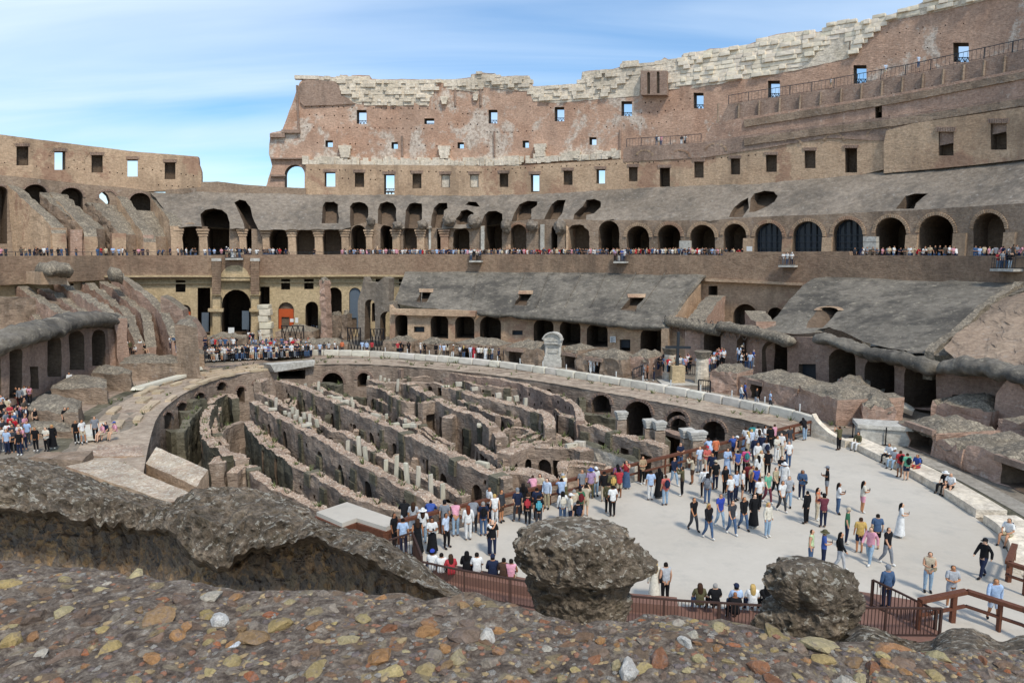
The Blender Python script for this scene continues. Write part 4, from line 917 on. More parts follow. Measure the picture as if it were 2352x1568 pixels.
# fragment left of the roof: two leaning piers with vaults
FR2 = Wall(Spl([(780,100),(940,98)]), 0, .15)
o = sheet('vaulted_fragment', r(6,(1600,290),(1620,330),(1700,335),(1760,290),(1795,300),(1790,480),(1830,490),(1850,560),(1830,770),(1780,790),(1690,790),(1600,785),(1555,780),(1550,480),(1575,400)), [(arch(*[r1(6,1605,0)[0], r1(6,1685,0)[0], r1(6,0,465)[1], 800],8), None, .3), (arch(*[r1(6,1725,0)[0], r1(6,1825,0)[0], r1(6,0,560)[1], 800],8), None, .3)], FR2, 2.2, 8, [M['grey'], M['brick_in'], M['grey_top']], None, .4)
tag(o, 'grey two-arched fragment of vaulting just left of the long grey roof', 'ruin')
# right roof
HR2 = []
HR2.append((P(8,(668,470),(680,430),(720,385),(750,345),(800,322),(870,330),(908,350),(868,365),(840,400),(800,440),(770,470)), 3.5, .3))
rc_lo = r(8,(375,480),(500,500),(620,510),(720,500),(740,480),(820,465),(900,490),(1050,560),(1200,600),(1350,620),(1520,650))
roofc = sheet('grey_roof', r(8,(650,190),(720,145),(800,135),(870,115),(920,97),(990,105),(995,130),(1100,145),(1300,160),(1550,170),(1620,155),(1700,165),(1900,175),(2091,178),(2180,180),(2091,225),(1960,270),(1800,380),(1680,480),(1560,590))+rc_lo[::-1]+r(8,(480,390),(560,280)), HR2, RF, 1.2, 12, [M['grey_dk'], M['brick_in'], M['grey_dk']], None, .6)
tag(roofc, 'large dark grey concrete roof sloping down at the right with one brick window', 'roof')
a = r(8,(748,350),(900,350)); archring(RF, a[0][0]+3, a[1][0]-2, a[0][1]-6, roofc, 7, 16, .3, 'tan', -.45)
sweep('rolled_edge', [Wall(FRO, -1.0)(x, y, 0) for x, y in r(8,(735,540),(820,545),(950,590),(1050,625),(1200,655),(1350,685),(1530,740))], 1.0, .55, [M['grey_dk']], parent=roofc, amp=.3, n=18, sm=8)
sweep('rolled_edge', [Wall(FRO, -1.0)(x, y, 0) for x, y in r(8,(1570,730),(1680,720),(1800,725),(1950,745),(2091,790),(2250,830))], 1.2, .62, [M['grey_dk']], parent=roofc, amp=.34, n=18, sm=8)
sweep('ribbed_vault_roll', [Wall(FRO, -.5)(x, y, 0) for x, y in r(7,(1920,470),(2000,480),(2100,500),(2200,515),(2323,545))+r(8,(100,460),(200,475),(300,488),(380,510),(500,540),(600,560))], .75, .65, [M['grey_top']], parent=roofc, amp=.25, n=14)
vs, fs = [], []     # hoops round the roll
for k in range(15):
    u = k/14; a = r1(7, 1930, 470) ; b = r1(8, 350, 500); x = a[0]+(b[0]-a[0])*u; y = a[1]+(b[1]-a[1])*u+3; q = Wall(FRO, -.5)(x, y, 0)
    for j in range(10):
        t0, t1 = 2*math.pi*j/10, 2*math.pi*(j+1)/10; rr = .86
        tube(vs, fs, q+Vector((0, rr*math.cos(t0), rr*math.sin(t0))), q+Vector((0, rr*math.cos(t1), rr*math.sin(t1))), .05, n=4)
link('hoops', mesh('hoops', vs, fs, M['grey']), roofc)['kind'] = 'stuff'
HG = []
def hg(x0, x1, yt, yb, ar=True, d=7, fl=.9, n=8): a, b = r(n,(x0,yt),(x1,yb)); HG.append((arch(a[0],b[0],a[1],b[1],9,fl) if ar else rect(a[0],a[1],b[0],b[1]), d))
hg(378,545,545,760); hg(815,990,602,930); hg(1050,1245,650,960); hg(1308,1518,682,990); hg(618,732,705,815,False,2.5); hg(1622,1738,905,985,False,2.5)
hg(0,110,480,700,True,4); hg(215,318,512,700,True,6)
gw = sheet('lower_right_arcade', r(7,(1925,520),(2000,510))+r(8,(0,470),(150,490),(300,505),(500,520),(700,530),(850,540),(1000,600),(1200,640),(1520,700),(1600,740),(1900,770),(2200,800),(2250,1300),(1880,1130),(1500,1010),(1000,960),(500,860),(0,800))+[(1600,880),(1590,800)], HG, Wall(FRO, .2, .08), 1.8, 9, [M['brick_hi2'], M['brick_in'], M['brick']], None, .3)
tag(gw, 'large brick arcade with deep dark arches under the right grey roof', 'arcade')
for x0, x1, y0, y1 in ((618,732,705,815),(1622,1738,905,985)): a, b = r(8,(x0,y0),(x1,y1)); sheet('dark_shutter', rect(a[0],a[1],b[0],b[1]), [], Wall(FRO, .9), .1, 9, [M['steel_dk']], gw)
# brick slope at the far right beside the roof
o = sheet('broken_brick_slope', r(8,(2250,180),(2091,235),(1960,275),(1800,390),(1690,490),(1570,600),(1640,690),(1900,720),(2250,800)), [], Slope(FRO, -1, 5.2, TER, -.3, 11.5, .8, .5), 1.5, 9, [M['brick'], M['brick_in'], M['grey_top']], None, .6)
tag(o, 'broken brown brick slope at the right edge beside the grey roof', 'ruined slope')
o = fin('roof_edge_kerb', [RF(x, y, 0)+Vector((0,0,.4)) for x, y in r(8,(2085,200),(1960,275),(1800,395),(1690,495),(1560,600),(1500,650))], 3, .7, [M['grey_top'], M['grey'], M['grey_top']], 'stone kerb along the right edge of the right grey roof', 'kerb')
o = sheet('gabled_brick_stub', r(8,(1890,1090),(1910,900),(1960,830),(2000,785),(2060,840),(2100,900),(2180,960),(2180,1200)), [], Wall(FRO, -1.6, .1), 2, 9, [M['brick_hi']], None, .4); tag(o, 'pointed orange-brown brick stub under the roof edge at the far right', 'ruin')
# left fallen wall piece beside gap
for pts, lb in ((((8,140,260,94),(8,90,300,90),(8,40,370,86),(8,0,440,82)),'rubble-topped radial wall in the gap between the grey roofs'),(((8,270,360,80),(8,300,400,77),(8,340,430,75)),'short rubble mound before the small arch between the roofs')):
    o = fin('radial_wall', [on_d(*r1(n_, x, y), D_) for n_, x, y, D_ in pts], 0, 2.2, [M['brick_hi'], M['brick_in'], M['grey_top']], lb, 'wall')
for h in RH: xs_ = [p[0] for p in h[0]]; archring(Wall(RING), min(xs_), max(xs_), min(p[1] for p in h[0]), PITRING, 6 if max(xs_)-min(xs_) > 30 else 3.5, 18, 1, 'brick_hi2', -.1)
# =================================================================== WALLS OF THE SUNKEN PIT
def pts11(n, z, *p): return [on_z(*r1(n, x, y), z) for x, y in p]
HW = [M['hyp'], M['brick_in'], M['rubtop']]; HD = [M['hypdk'], M['brick_in'], M['rubtop']]; HDD = [M['hypdk'], M['brick_in'], M['hypdk']]
PR = random.Random(77)
pit_group = 'ruined walls standing in the sunken pit'
def pw(label, P3, th=.9, mats=HW, holes=(), rag=.25, amp=.14, zb=-6, sm=True, step=.7, nudge=0):
    th *= .68; holes = [(c, min(z0+1.3, -1.5-hh) if hh > 1 else z0+.3, w_, hh, ar, d) for c, z0, w_, hh, ar, d in holes]
    o = pathwall('pit_wall', P3, th, zb, mats, holes, step*.7, 0, amp, .8, None, sm, rag*.75); tag(o, label, 'wall', pit_group)
    if mats is HW:
        Q = smooth_path(P3) if sm and len(P3) > 2 else P3; Ls, pos = pathmap(Q); s = PR.uniform(1, 3)
        while s < Ls-1 and Ls > 7:
            p, nn = pos(s); w = PR.uniform(.5,1.1); rot = math.atan2(nn.y, nn.x)-math.pi/2; c = p+nn*(th/2); v_, f_ = [], []; zt = p.z-PR.choice([-.12,-.08,.3,1.2,-.1]); hh = zt-zb; z = zb
            if PR.random() < .35: z = zt-PR.uniform(.7,1.6)
            while z < zt-.2: h_ = min(PR.uniform(.7,1.2), zt-z); box(v_, f_, (c.x+PR.uniform(-.05,.05), c.y, z), w*PR.uniform(.85,1.05), th+.3, h_-.05, rot); z += h_
            link('tuff_pier', mesh('tuff_pier', v_, f_, M['hypdk']), o)['kind'] = 'stuff'
            s += PR.uniform(2.4,5.5)
    return o
def auto(n, seed, d=.5, hmin=1.2, hmax=3.2, top=-1.2, low=-5.5):
    R_ = random.Random(seed); return [((i+R_.uniform(.25,.75))/n, R_.uniform(low, top-hmax+.5), R_.uniform(.4,1.1), R_.uniform(hmin,hmax), R_.random() < .6, d) for i in range(n)]
def sock(n, seed, z=-1.6): 
    R_ = random.Random(seed); return [((i+R_.uniform(.3,.7))/n, z+R_.uniform(-.8,.3), .28, .3, False, .4) for i in range(n)]
mainA = pw('longest pit wall with arched niches and a broad pink rubble top', pts11(11,-.7,(742,345),(820,390),(900,440),(1060,525),(1250,625),(1500,775),(1750,925),(2000,1065),(2335,1215),(2560,1330)), 1.15, HW, [(.16,-4.6,.5,1.6,True,.5),(.27,-5.6,.9,3.4,True,.6),(.36,-4.2,.6,.8,True,.5),(.47,-6,1.0,4.2,True,.6),(.58,-4.6,1.1,2.3,True,.7),(.70,-5,.9,2.4,True,.6)]+sock(9,1,-2.2))
pw('pit wall just behind the longest wall, edged with mossy tuff blocks', pts11(11,-.9,(780,275),(880,300),(1000,375),(1090,420)), .9, HW, auto(3,4))
pw('pit wall with tuff block caps behind the row of white marble stumps', pts11(11,-1.0,(1180,430),(1340,530),(1420,590),(1560,625),(1700,725),(1850,810),(2000,895),(2180,985),(2335,1065),(2520,1150)), .9, HW, auto(8,6))
mainB = pw('second long pit wall with dark block piers in its face', pts11(11,-.4,(960,178),(1080,195),(1250,268),(1400,335),(1600,425),(1800,515),(1950,580),(2100,650),(2335,760))+pts11(12,-.5,(480,855),(620,910),(760,960),(860,1010)), 1.1, HW, auto(10,9,.6,1.5,3.4)+sock(10,3,-1.6))
pw('short upright pit wall at the head of the second long wall', pts11(11,.1,(845,190),(880,160),(915,152)), 1.2, HW)
pw('dark mossy pit wall left of the longest wall', pts11(11,-1.6,(700,515),(760,600),(830,680),(900,740),(1000,800),(1100,885)), 1.0, HD, [(.55,-6,.5,2.6,False,.6),(.75,-5.5,.5,2.2,False,.6)])
pw('curved pit wall with pink top running to the lower right in front', pts11(11,-1.6,(1100,890),(1180,915),(1300,985),(1450,1070),(1600,1145),(1750,1200),(1900,1245),(2060,1275),(2200,1330)), 1.1, HW, sock(8,11,-3.2)+[(.14,-5.2,.4,.9,False,.5)])
pw('lowest pink-topped pit wall before the dark rock', pts11(11,-1.6,(640,935),(690,905),(730,900),(760,960),(870,1045),(1000,1095),(1200,1195),(1340,1270)), 1.0, HW, ())
pw('pink buttress block beside the lowest pit wall', pts11(11,-1.2,(530,860),(560,805),(600,805),(630,850)), 1.3, HW, ())
pw('S-curved pit wall with a pale pebbled top at left', pts11(11,-.9,(425,372),(375,410),(345,470),(335,560),(355,640),(400,700),(480,745),(522,800)), 1.0, [M['hypdk'],M['brick_in'],M['rubtop']], auto(4,14))
pw('outer curved mossy pit wall beside the ring arches', pts11(11,-1.2,(350,390),(300,450),(255,500),(240,545),(200,600)), .9, HDD, ())
pw('dark block wall in the lower left of the pit', pts11(11,-1.4,(420,360),(500,320),(560,290),(600,330)), 1.0, HD, ())
pw('low arched cross wall bridging the curved walls', pts11(11,-2.2,(480,690),(520,620),(570,560),(640,525),(700,512)), .8, [M['hyp'],M['brick_in'],M['hyp']], [(.3,-6,.4,1.6,True,.5),(.6,-6,.4,2.2,True,.5)])
pw('mossy tuff block pier against the ring wall', pts11(11,-.9,(270,350),(330,330),(390,320)), 1.4, HDD)
pw('second mossy block pier left of the first', pts11(11,-1.1,(170,440),(250,430),(300,425)), 1.5, HDD)
pw('low mossy blocks in the left corner of the pit', pts11(11,-1.6,(90,600),(150,590),(220,585)), 1.8, HDD)
pw('tall ruined wall at the left head of the middle cluster', pts11(11,-.3,(1720,215),(1830,240),(1930,300),(2020,345),(2120,350)), 1.0, HW, auto(3,21,.6))
pw('pink-topped wall running through the middle cluster', pts11(12,-.2,(-280,165),(-150,195),(0,192),(110,235),(250,305),(400,395),(540,445),(660,500),(735,560)), 1.3, HW, [(.28,-5.2,.8,2.8,False,.8),(.45,-4.6,1.2,2.2,True,.8),(.62,-5,1,3.2,False,.7),(.8,-5.6,1,3.2,True,.8)])
pw('broken wall crossing the middle cluster with a pale plastered face', pts11(12,-.35,(190,365),(320,345),(450,400),(560,400)), 1.0, HW, auto(3,25,.6))
pw('front face of the middle cluster above its dark arch', pts11(12,-.6,(430,480),(540,440),(620,480),(740,580),(800,650)), 1.4, HW, [(.25,-6,1.6,2.4,True,2.5),(.6,-6,.9,2.0,True,2),(.85,-5.4,.6,2.4,False,.8)])
pw('back wall of the middle cluster with white stones on top', pts11(12,-.1,(345,230),(430,240),(600,300),(800,345),(930,375),(1060,415),(1180,455),(1205,560)), 1.3, HW, [(.25,-5,.7,1.6,True,.7),(.42,-4.4,.6,1.3,True,.6),(.55,-5,.6,2.5,False,.6),(.84,-5.4,.9,1.7,True,.8)])
pw('far curved pit wall nearest the ring, with a row of sockets', pts11(12,-.25,(10,75),(80,68),(200,80),(400,105),(620,135),(900,180),(1080,225),(1190,270),(1320,300),(1420,360),(1465,440),(1475,500)), .9, [M['brick_hi2'],M['brick_in'],M['rubtop']], sock(24,31,-1.3)+sock(16,32,-2.4))
pw('second far curved pit wall inside the first', pts11(12,-.9,(0,160),(150,140),(350,140),(520,165),(620,205),(800,230),(1000,250),(1150,285)), .8, HW, sock(12,33,-1.8))
pw('short arched stub right of the middle cluster', pts11(12,-1.2,(700,445),(790,440),(870,480),(950,520)), 1.1, HW, [(.55,-3.2,.8,1.4,True,.6)])
pw('dark sloping block beam in the middle of the pit', pts11(12,-2.2,(930,525),(1010,530),(1120,560),(1220,590)), 1.1, HDD)
pw('right-hand pit wall of alternating tuff blocks and pink brick', pts11(12,-.6,(1320,465),(1430,490),(1500,540),(1620,565),(1720,600),(1850,635),(1990,680),(2190,730)), 1.3, HW, [(.12,-4.6,1,2.8,True,.6),(.3,-3.4,.8,1.0,False,.6),(.5,-5,.9,3,False,.7),(.7,-5,.9,3,False,.7),(.88,-5.5,1,3,False,.8)])
pw('pale stone wall curving toward the railing', pts11(12,-.9,(1490,690),(1590,715),(1700,755),(1800,790),(1960,850)), 1.2, [M['trav'],M['brick_in'],M['hypdk']], ())
pw('U-shaped brick chamber wall in the middle of the pit', pts11(12,-1.0,(850,700),(848,620),(880,590),(960,570),(1040,575),(1075,600),(1010,625),(930,650)), .6, HW)
pw('thin brick chamber wall parallel to the U-shaped one', pts11(12,-1.1,(905,830),(930,740),(980,700),(1080,670),(1200,620),(1205,640),(1090,700)), .6, HW)
pw('ragged rubble wall rising toward the fallen stones', pts11(12,-1.0,(930,800),(1000,740),(1150,690),(1290,650),(1350,640)), .7, HW)
pw('broad crumbling wall end behind the visitors', pts11(12,-.7,(930,790),(1060,735),(1170,735),(1300,745),(1420,740),(1500,770)), 1.8, HW, auto(5,41,.8,1.6,4.0))
pw('low crumbling wall left of the visitors at the rail', pts11(12,-1.3,(840,1000),(900,950),(980,935),(1060,960),(1150,1020)), 2.2, HW)
pw('brick chamber wall next to the arena rail', pts11(12,-1.0,(1380,900),(1400,860),(1500,840),(1600,855),(1700,870)), .7, HW)
pw('vaulted chamber wall next to the arena rail', pts11(12,-1.3,(1390,1000),(1400,900),(1480,890),(1600,900),(1760,905)), .8, HW)
pw('mossy blocks under the ring arch', pts11(11,-1.2,(1335,200),(1400,195),(1470,215),(1530,190)), 1.2, HDD)
pw('low mossy wall below the two ring arches', pts11(11,-2.4,(1340,255),(1480,270),(1560,310),(1700,330)), 1.0, HDD)
pw('mossy blocks in front of the great ring arch', pts11(12,-.9,(1150,225),(1300,240),(1440,270),(1500,330)), .9, HDD)
pw('long low mossy block wall before the great ring arch', pts11(12,-1.2,(1440,440),(1560,450),(1680,470),(1790,490)), 1.0, HDD)
pw('lowest mossy block wall on the right of the pit', pts11(12,-2.0,(1480,490),(1600,505),(1740,520),(1800,560)), 1.1, HDD)
pw('brown beam wall under the white capitals', pts11(15,-1.2,(80,75),(180,95),(330,130),(560,200),(700,230)), 1.2, [M['brick_hi2'],M['brick_in'],M['brick_hi2']], [(.4,-5.5,2.4,3.5,False,2)])
pw('tuff block pile at the right end of the pit', pts11(15,-1.4,(-30,190),(80,185),(190,200),(300,200)), 1.8, HDD)
extra = [('thin low wall between the longest and the second long pit wall, upper part', pts11(11,-1.7,(930,380),(1040,430),(1200,500),(1330,590),(1450,660))),
 ('thin low wall between the longest and second long pit wall, lower part', pts11(11,-1.9,(1600,800),(1750,870),(1900,960),(2050,1040),(2250,1130))),
 ('thin brick wall above the second long pit wall at its upper end', pts11(11,-1.2,(1250,215),(1400,265),(1560,330),(1700,400),(1830,470))),
 ('thin brick wall above the second long pit wall at its lower end', pts11(12,-1.6,(-20,480),(120,560),(260,660),(400,760),(560,830),(760,900))),
 ('crumbled wall along the left foot of the middle cluster', pts11(12,-1.4,(-200,330),(-60,400),(60,460),(160,540),(280,640),(420,700))),
 ('narrow wall behind the pale plastered face', pts11(12,-.6,(480,330),(600,380),(720,440),(800,470))),
 ('narrow ruined wall under the second far curved wall', pts11(12,-1.3,(30,205),(160,185),(300,200),(420,215))),
 ('narrow ruined wall beneath the far curved wall on the right', pts11(12,-1.6,(900,270),(1040,300),(1180,340),(1280,400),(1340,460))),
 ('low brick partition right of the U-shaped chamber', pts11(12,-1.5,(1100,600),(1220,610),(1330,640),(1420,690))),
 ('low brick partition left of the crumbling wall end', pts11(12,-1.5,(620,700),(700,760),(790,830),(870,900))),
 ('thin wall beside the dark mossy wall at left', pts11(11,-2.4,(780,560),(870,640),(960,710),(1040,780))),
 ('thin curved wall inside the S-curved wall', pts11(11,-2.2,(470,400),(440,480),(430,560),(460,640),(530,700))),
 ('inner brick wall parallel to the longest wall on its left', pts11(11,-2.6,(1180,700),(1330,790),(1500,900),(1650,1000),(1800,1080)))]
for i, (lb, P3) in enumerate(extra): pw(lb, P3, .7, HW, auto(6, 60+i, .5, 1.2, 2.8, -1.8))
for i in range(26):
    R2 = random.Random(300+i); u = R2.random(); k_ = R2.choice([((900,440),(2300,1190)),((1100,195),(2300,745)),((1000,375),(2300,1050))]); x = k_[0][0]+(k_[1][0]-k_[0][0])*u; y = k_[0][1]+(k_[1][1]-k_[0][1])*u
    P3 = pts11(11,-1.6-R2.random(),(x,y-10),(x+25,y-45),(x+45,y-80)); pw('short brick partition between two long pit walls', P3, .6, HD if i % 3 == 0 else HW, (), sm=False)
for i, (a, b, c, d) in enumerate(((1250,560,1290,600),(1500,700,1560,690),(1780,870,1830,850),(2030,1010,2080,990),(1150,330,1120,400),(1450,440,1420,480),(1700,520,1660,600),(1950,640,1900,700),(2200,760,2150,830))):
    P3 = pts11(11,-1.8,(a,b),((a+c)/2,(b+d)/2),(c,d)); pw('short cross wall number %s between the long pit walls' % ['one','two','three','four','five','six','seven','eight','nine'][i], P3, .8, HDD if i % 2 else HW, (), sm=False)
# loose rubble scattered on the pit bottom and along wall feet
def rubble_scatter(name, fn, n, s0, s1, cols, seed, mat='stone_big'):
    R_ = random.Random(seed); vs, fs = [], []
    ico = bmesh.new(); bmesh.ops.create_icosphere(ico, subdivisions=1, radius=1); iv = [v.co.copy() for v in ico.verts]; jf = [[v.index for v in f.verts] for f in ico.faces]; ico.free()
    for i in range(n):
        p = fn(R_); 
        if p is None: continue
        s = R_.uniform(s0, s1)*R_.uniform(.6, 1.2); o = len(vs); ra = R_.uniform(0, 6.28); ca, sa = math.cos(ra), math.sin(ra); ex = R_.uniform(.7,1.4)
        for v in iv:
            k = s*(1+R_.uniform(-.25,.25)); x, y, z = v.x*k*ex, v.y*k, v.z*k*.7; vs.append(Vector((p.x+x*ca-y*sa, p.y+x*sa+y*ca, p.z+z)))
        fs += [[o+a for a in f] for f in jf]
    return mesh(name, vs, fs, M[cols])
allpit = [o for o in bpy.data.objects if o.name.startswith('pit_wall')]
# pebbly crests: small stones sunk in the tops of the pit walls
for w in allpit:
    me = w.data; tops = [p for p in me.polygons if p.material_index == 2 and p.normal.z > .4]
    if not tops or w.data.materials[2] is not M['rubtop']: continue
    def fn(R_, me=me, tops=tops):
        p = R_.choice(tops); q = [me.vertices[i].co for i in p.vertices]; u, v = R_.random(), R_.random()
        return q[0].lerp(q[1], u).lerp(q[3].lerp(q[2], u), v)
    me2 = rubble_scatter('crest_stones', fn, min(700, len(tops)*16), .04, .10, 'rubtop', 5); o = link('crest_stones', me2, w); o['kind'] = 'stuff'
def fnp(R_): 
    x = R_.uniform(-32, 18); y = R_.uniform(34, 82); return Vector((x, y, -5.7)) if pip(np.array([x]), np.array([y]), pit)[0] else None
o = link('pit_rubble', rubble_scatter('pit_rubble', fnp, 1400, .15, .5, 'hyp', 8)); o['kind'] = 'stuff'
for a, b, tp in ((11,(1,1),0),): pass
# weeds and dry tufts growing on the wall tops and along the rim
wv, wf = [], []; WR = random.Random(3)
def tuft(p, s):
    for k in range(9):
        a = WR.uniform(0, 6.28); l = s*WR.uniform(.5, 1.2); o = len(wv); b = p+Vector((math.cos(a)*s*.25, math.sin(a)*s*.25, -.03)); t = b+Vector((math.cos(a)*l*.8, math.sin(a)*l*.8, l)); w = Vector((-math.sin(a), math.cos(a), 0))*s*.13; wv.extend([b-w, b+w, t+w*.3, t-w*.3]); wf.append([o, o+1, o+2, o+3])
for w in allpit:
    tops = [p for p in w.data.polygons if p.normal.z > .6]
    for i in range(min(9, len(tops)//6)): q = WR.choice(tops); tuft(Vector(q.center), WR.uniform(.15, .42))
for i in range(170):
    t = WR.uniform(INP[0].x/INP[0].y-.08, INP[-1].x/INP[-1].y); Y = RING(t); W_ = Wall(RING); tuft(Vector((t*Y, Y, .08))+W_.nrm(t)*WR.choice([4.6,5.0,5.6,1.2,2.8]), WR.uniform(.15, .4))
M['weed'] = plain('weeds', '#59603a', .9, 0, .45, 2); o = link('weeds', mesh('weeds', wv, wf, M['weed'])); o['kind'] = 'stuff'
# white plaster patch on the middle cluster
q = pts11(12,-.8,(440,600),(545,455),(580,600)); vs = []
# broken white marble stumps: uprights standing in rows
def stump(P0, h, w, label_part=None, parent=None, cap=False):
    return blockobj('marble_stump', P0+Vector((0,0,h/2)), w, w*.8, h, random.uniform(-.4,.4), vary('#bdb6a5', .12), parent, tilt=.08)
st = [(890,388,.8),(970,395,1.6),(1108,445,1.0),(1080,478,.8),(1145,475,1.1),(1205,490,1.0),(1130,500,.8),(1250,520,1.3),(1175,545,1.2),(1310,560,1.2),(1235,575,1.0),(1045,455,.6),(1325,255,1.7),(1215,235,.9),(1350,280,.8),(1600,370,1.2),(1610,395,.9),(1740,170,.9),(1840,175,1.1),(1875,178,.7),(1910,180,.6),(1985,260,2.2),(1570,775,1.6),(1662,800,2.4),(1715,845,1.8),(1885,955,1.7),(1975,1000,2.7),(2060,1050,2.5),(2155,1075,2.4),(2260,1125,2.2),(1890,490,.8),(2045,520,.6),(2110,550,.6),(2360,1190,2.0)]
for i, (x, y, h) in enumerate(st):
    b = on_z(*r1(11, x, y), -1.0); o = stump(b, h*.6, .27); tag(o, 'broken white marble upright among the pit walls', 'marble upright', 'white marble uprights in the pit')
for i, (n_, x, y, sx, sy, sz) in enumerate(((11,940,408,1.2,.3,.3),(11,1225,540,1.4,.4,.3),(11,1480,330,1.6,.6,.8),(11,1540,355,1.4,.6,.6),(11,1800,465,1.6,.5,.5),(11,1420,310,1.0,.5,.5),(12,690,870,1.6,.5,.5),(12,380,235,1.4,.6,.7),(12,490,200,1.2,.6,.6),(12,620,240,1.3,.5,.5),(12,820,295,1.0,.4,.7),(12,910,325,.8,.4,.6),(12,970,320,.8,.4,.7),(12,1045,360,.6,.4,1.3),(12,60,545,1.3,.5,.4),(12,690,545,1.6,.7,.3),(12,1430,710,1.6,.5,.4),(12,1500,700,1.4,.6,.6),(11,2100,545,1.3,.5,.4),(11,1950,540,1.6,.5,.4))):
    b = on_z(*r1(n_, x, y), -.55); o = blockobj('marble_fragment', b, sx*.6, sy*.75, sz*.8, random.uniform(-.6,.6), vary('#bdb6a5', .12), None, tilt=.1); tag(o, 'fallen white marble fragment on a pit wall', 'marble fragment', 'fallen white marble fragments in the pit')
for i, (n_, x, y, sx, lb) in enumerate(((15,90,45,1.5,'leftmost white marble capital on the brown ledge of the pit'),(15,190,65,1.6,'white marble capital second from left on the brown ledge'),(15,460,140,1.7,'white marble capital left of the low arch on the brown ledge'),(15,560,165,2.2,'largest white marble capital in front of the low arch'),(12,1845,470,1.6,'square white carved stone on a pillar before the great ring arch'))):
    b = on_z(*r1(n_, x, y), 0); vs, fs = [], []
    for k in range(3): box(vs, fs, (b.x, b.y, b.z-.2+k*.22), sx*.62*(.75+.12*k), .75*(.8+.1*k), .2, .2)
    me = mesh('marble_capital', vs, fs, M['marble']); o = link('marble_capital', me); tag(o, lb, 'capital')
    vs, fs = [], []; box(vs, fs, (b.x, b.y, -6.9), .8, .8, 6.6); o = link('brick_stand', mesh('brick_stand', vs, fs, M['hyp']), o)

# =================================================================== LEFT SIDE
def quadblock(name, corners, h, mats, label, cat='brick block', zb=0, H=(), group=None, rag=.3, n=10):
    """low ruined block; corners in view units are its top corners at height h; the top is domed rubble"""
    h *= .75 if h < 5 else 1; C = [on_z(x, y, h) for x, y in corners]; vs = []; fs = []; fm = []
    seed = C[0].x
    def P2(u, v): return C[0].lerp(C[1], u).lerp(C[3].lerp(C[2], u), v)
    for i in range(n+1):
        for j in range(n+1):
            u, v = i/n, j/n; p = P2(u, v); e = min(u, 1-u, v, 1-v); p.z += .35*min(1, e*5)-.25+rag*noise.noise(Vector((p.x*.8, p.y*.8, seed)))+rag*.4*noise.noise(Vector((p.x*3, p.y*3, seed))); vs.append(p)
    for i in range(n):
        for j in range(n): a = i*(n+1)+j; fs.append([a, a+n+1, a+n+2, a+1]); fm.append(1)
    loop = [i*(n+1) for i in range(n+1)]+[n*(n+1)+j for j in range(1, n+1)]+[i*(n+1)+n for i in range(n-1, -1, -1)]+[j for j in range(n-1, 0, -1)]
    prev = loop; cx = sum((c for c in C), Vector())/4; m = 5
    for k in range(1, m+1):
        cur = []
        for a in loop:
            p = vs[a].copy(); p.z = vs[a].z+(zb-vs[a].z)*k/m; d = (p-cx); d.z = 0; d.normalize(); p += d*(.12*noise.noise(p*.9)+.08*noise.noise(p*2.7)-(.05 if k < m else 0)); vs.append(p); cur.append(len(vs)-1)
        for i in range(len(loop)): j = (i+1) % len(loop); fs.append([prev[i], prev[j], cur[j], cur[i]]); fm.append(0)
        prev = cur
    me = mesh(name, vs, fs, mats, fm); recalc(me); o = link(name, me); return tag(o, label, cat, group)
BM = [M['brick'], M['grey_top']]; BMH = [M['brick_hi'], M['grey_top']]
blk = 'low ruined brick blocks along the walkway'
# left cavea: radial walls with grey rubble tops
finsL = [((820,250),(905,285),(1020,370),(1155,500),(1190,560),(1270,745),'longest and highest of the radial walls at left, ending near the ochre wall'),
 ((735,310),(840,370),(940,460),(1045,555),(1060,640),(1080,800),'second radial wall counted from the ochre wall'),
 ((565,300),(690,370),(810,460),(925,550),(940,640),(1000,770),'third radial wall counted from the ochre wall'),
 ((395,300),(480,350),(570,400),(680,470),(760,520),(850,590),'fourth radial wall counted from the ochre wall'),
 ((235,335),(360,400),(500,480),(600,540),(690,575),(760,620),'fifth radial wall counted from the ochre wall'),
 ((25,305),(140,360),(250,430),(380,510),(470,565),(560,620),'sixth radial wall counted from the ochre wall'),
 ((30,470),(120,480),(200,540),(300,610),(370,640),(420,680),'short leftmost radial wall above the dark vault')]
for p in finsL:
    n_ = len(p)-1; d0, d1 = (99, 84) if p[0][0] > 500 else (95, 76); P3 = []
    for i in range(n_): a = r1(5, *p[i]); P3.append(on_d(a[0], a[1], d0+(d1-d0)*(i/(n_-1))**1.0))
    o = fin('radial_wall', P3, 0, 1.15, [M['brick_hi'], M['brick_in'], M['grey_top']], p[-1], 'radial wall', None, 'radial walls of the lower seating at left', .5)
o = sheet('seating_back_mass', r(5,(-300,480),(0,420),(250,430),(560,480),(840,560),(1000,640),(1160,560),(1270,760),(1250,850),(800,900),(-300,1100)), [], Wall(Spl([(-200,76),(0,82),(200,88),(400,88)]), 3, .5, .4), 2, 12, [M['brick'], M['brick_in'], M['grey_top']], None, .8); tag(o, 'broken reddish brick mass filling between the radial walls at left', 'ruin')
a = r1(5,400,230); q = on_d(r1(5,0,0)[0], 583, 1)
o = sheet('square_pillar', [r1(5,300,330), r1(5,300,235), r1(5,495,230), r1(5,495,330)], [], Wall(TER, -6), 5, 8, [M['tan'], M['brick_in'], M['grey_top']], None, .2); tag(o, 'squat plastered pillar with a shaggy grey cap before the terrace wall', 'pillar')
sweep('grey_cap', [Wall(TER, -5)(*r1(5, x, 225), 0) for x in (285, 330, 390, 450, 505)], 2.6, 1.0, [M['grey_top']], parent=o, amp=.4)
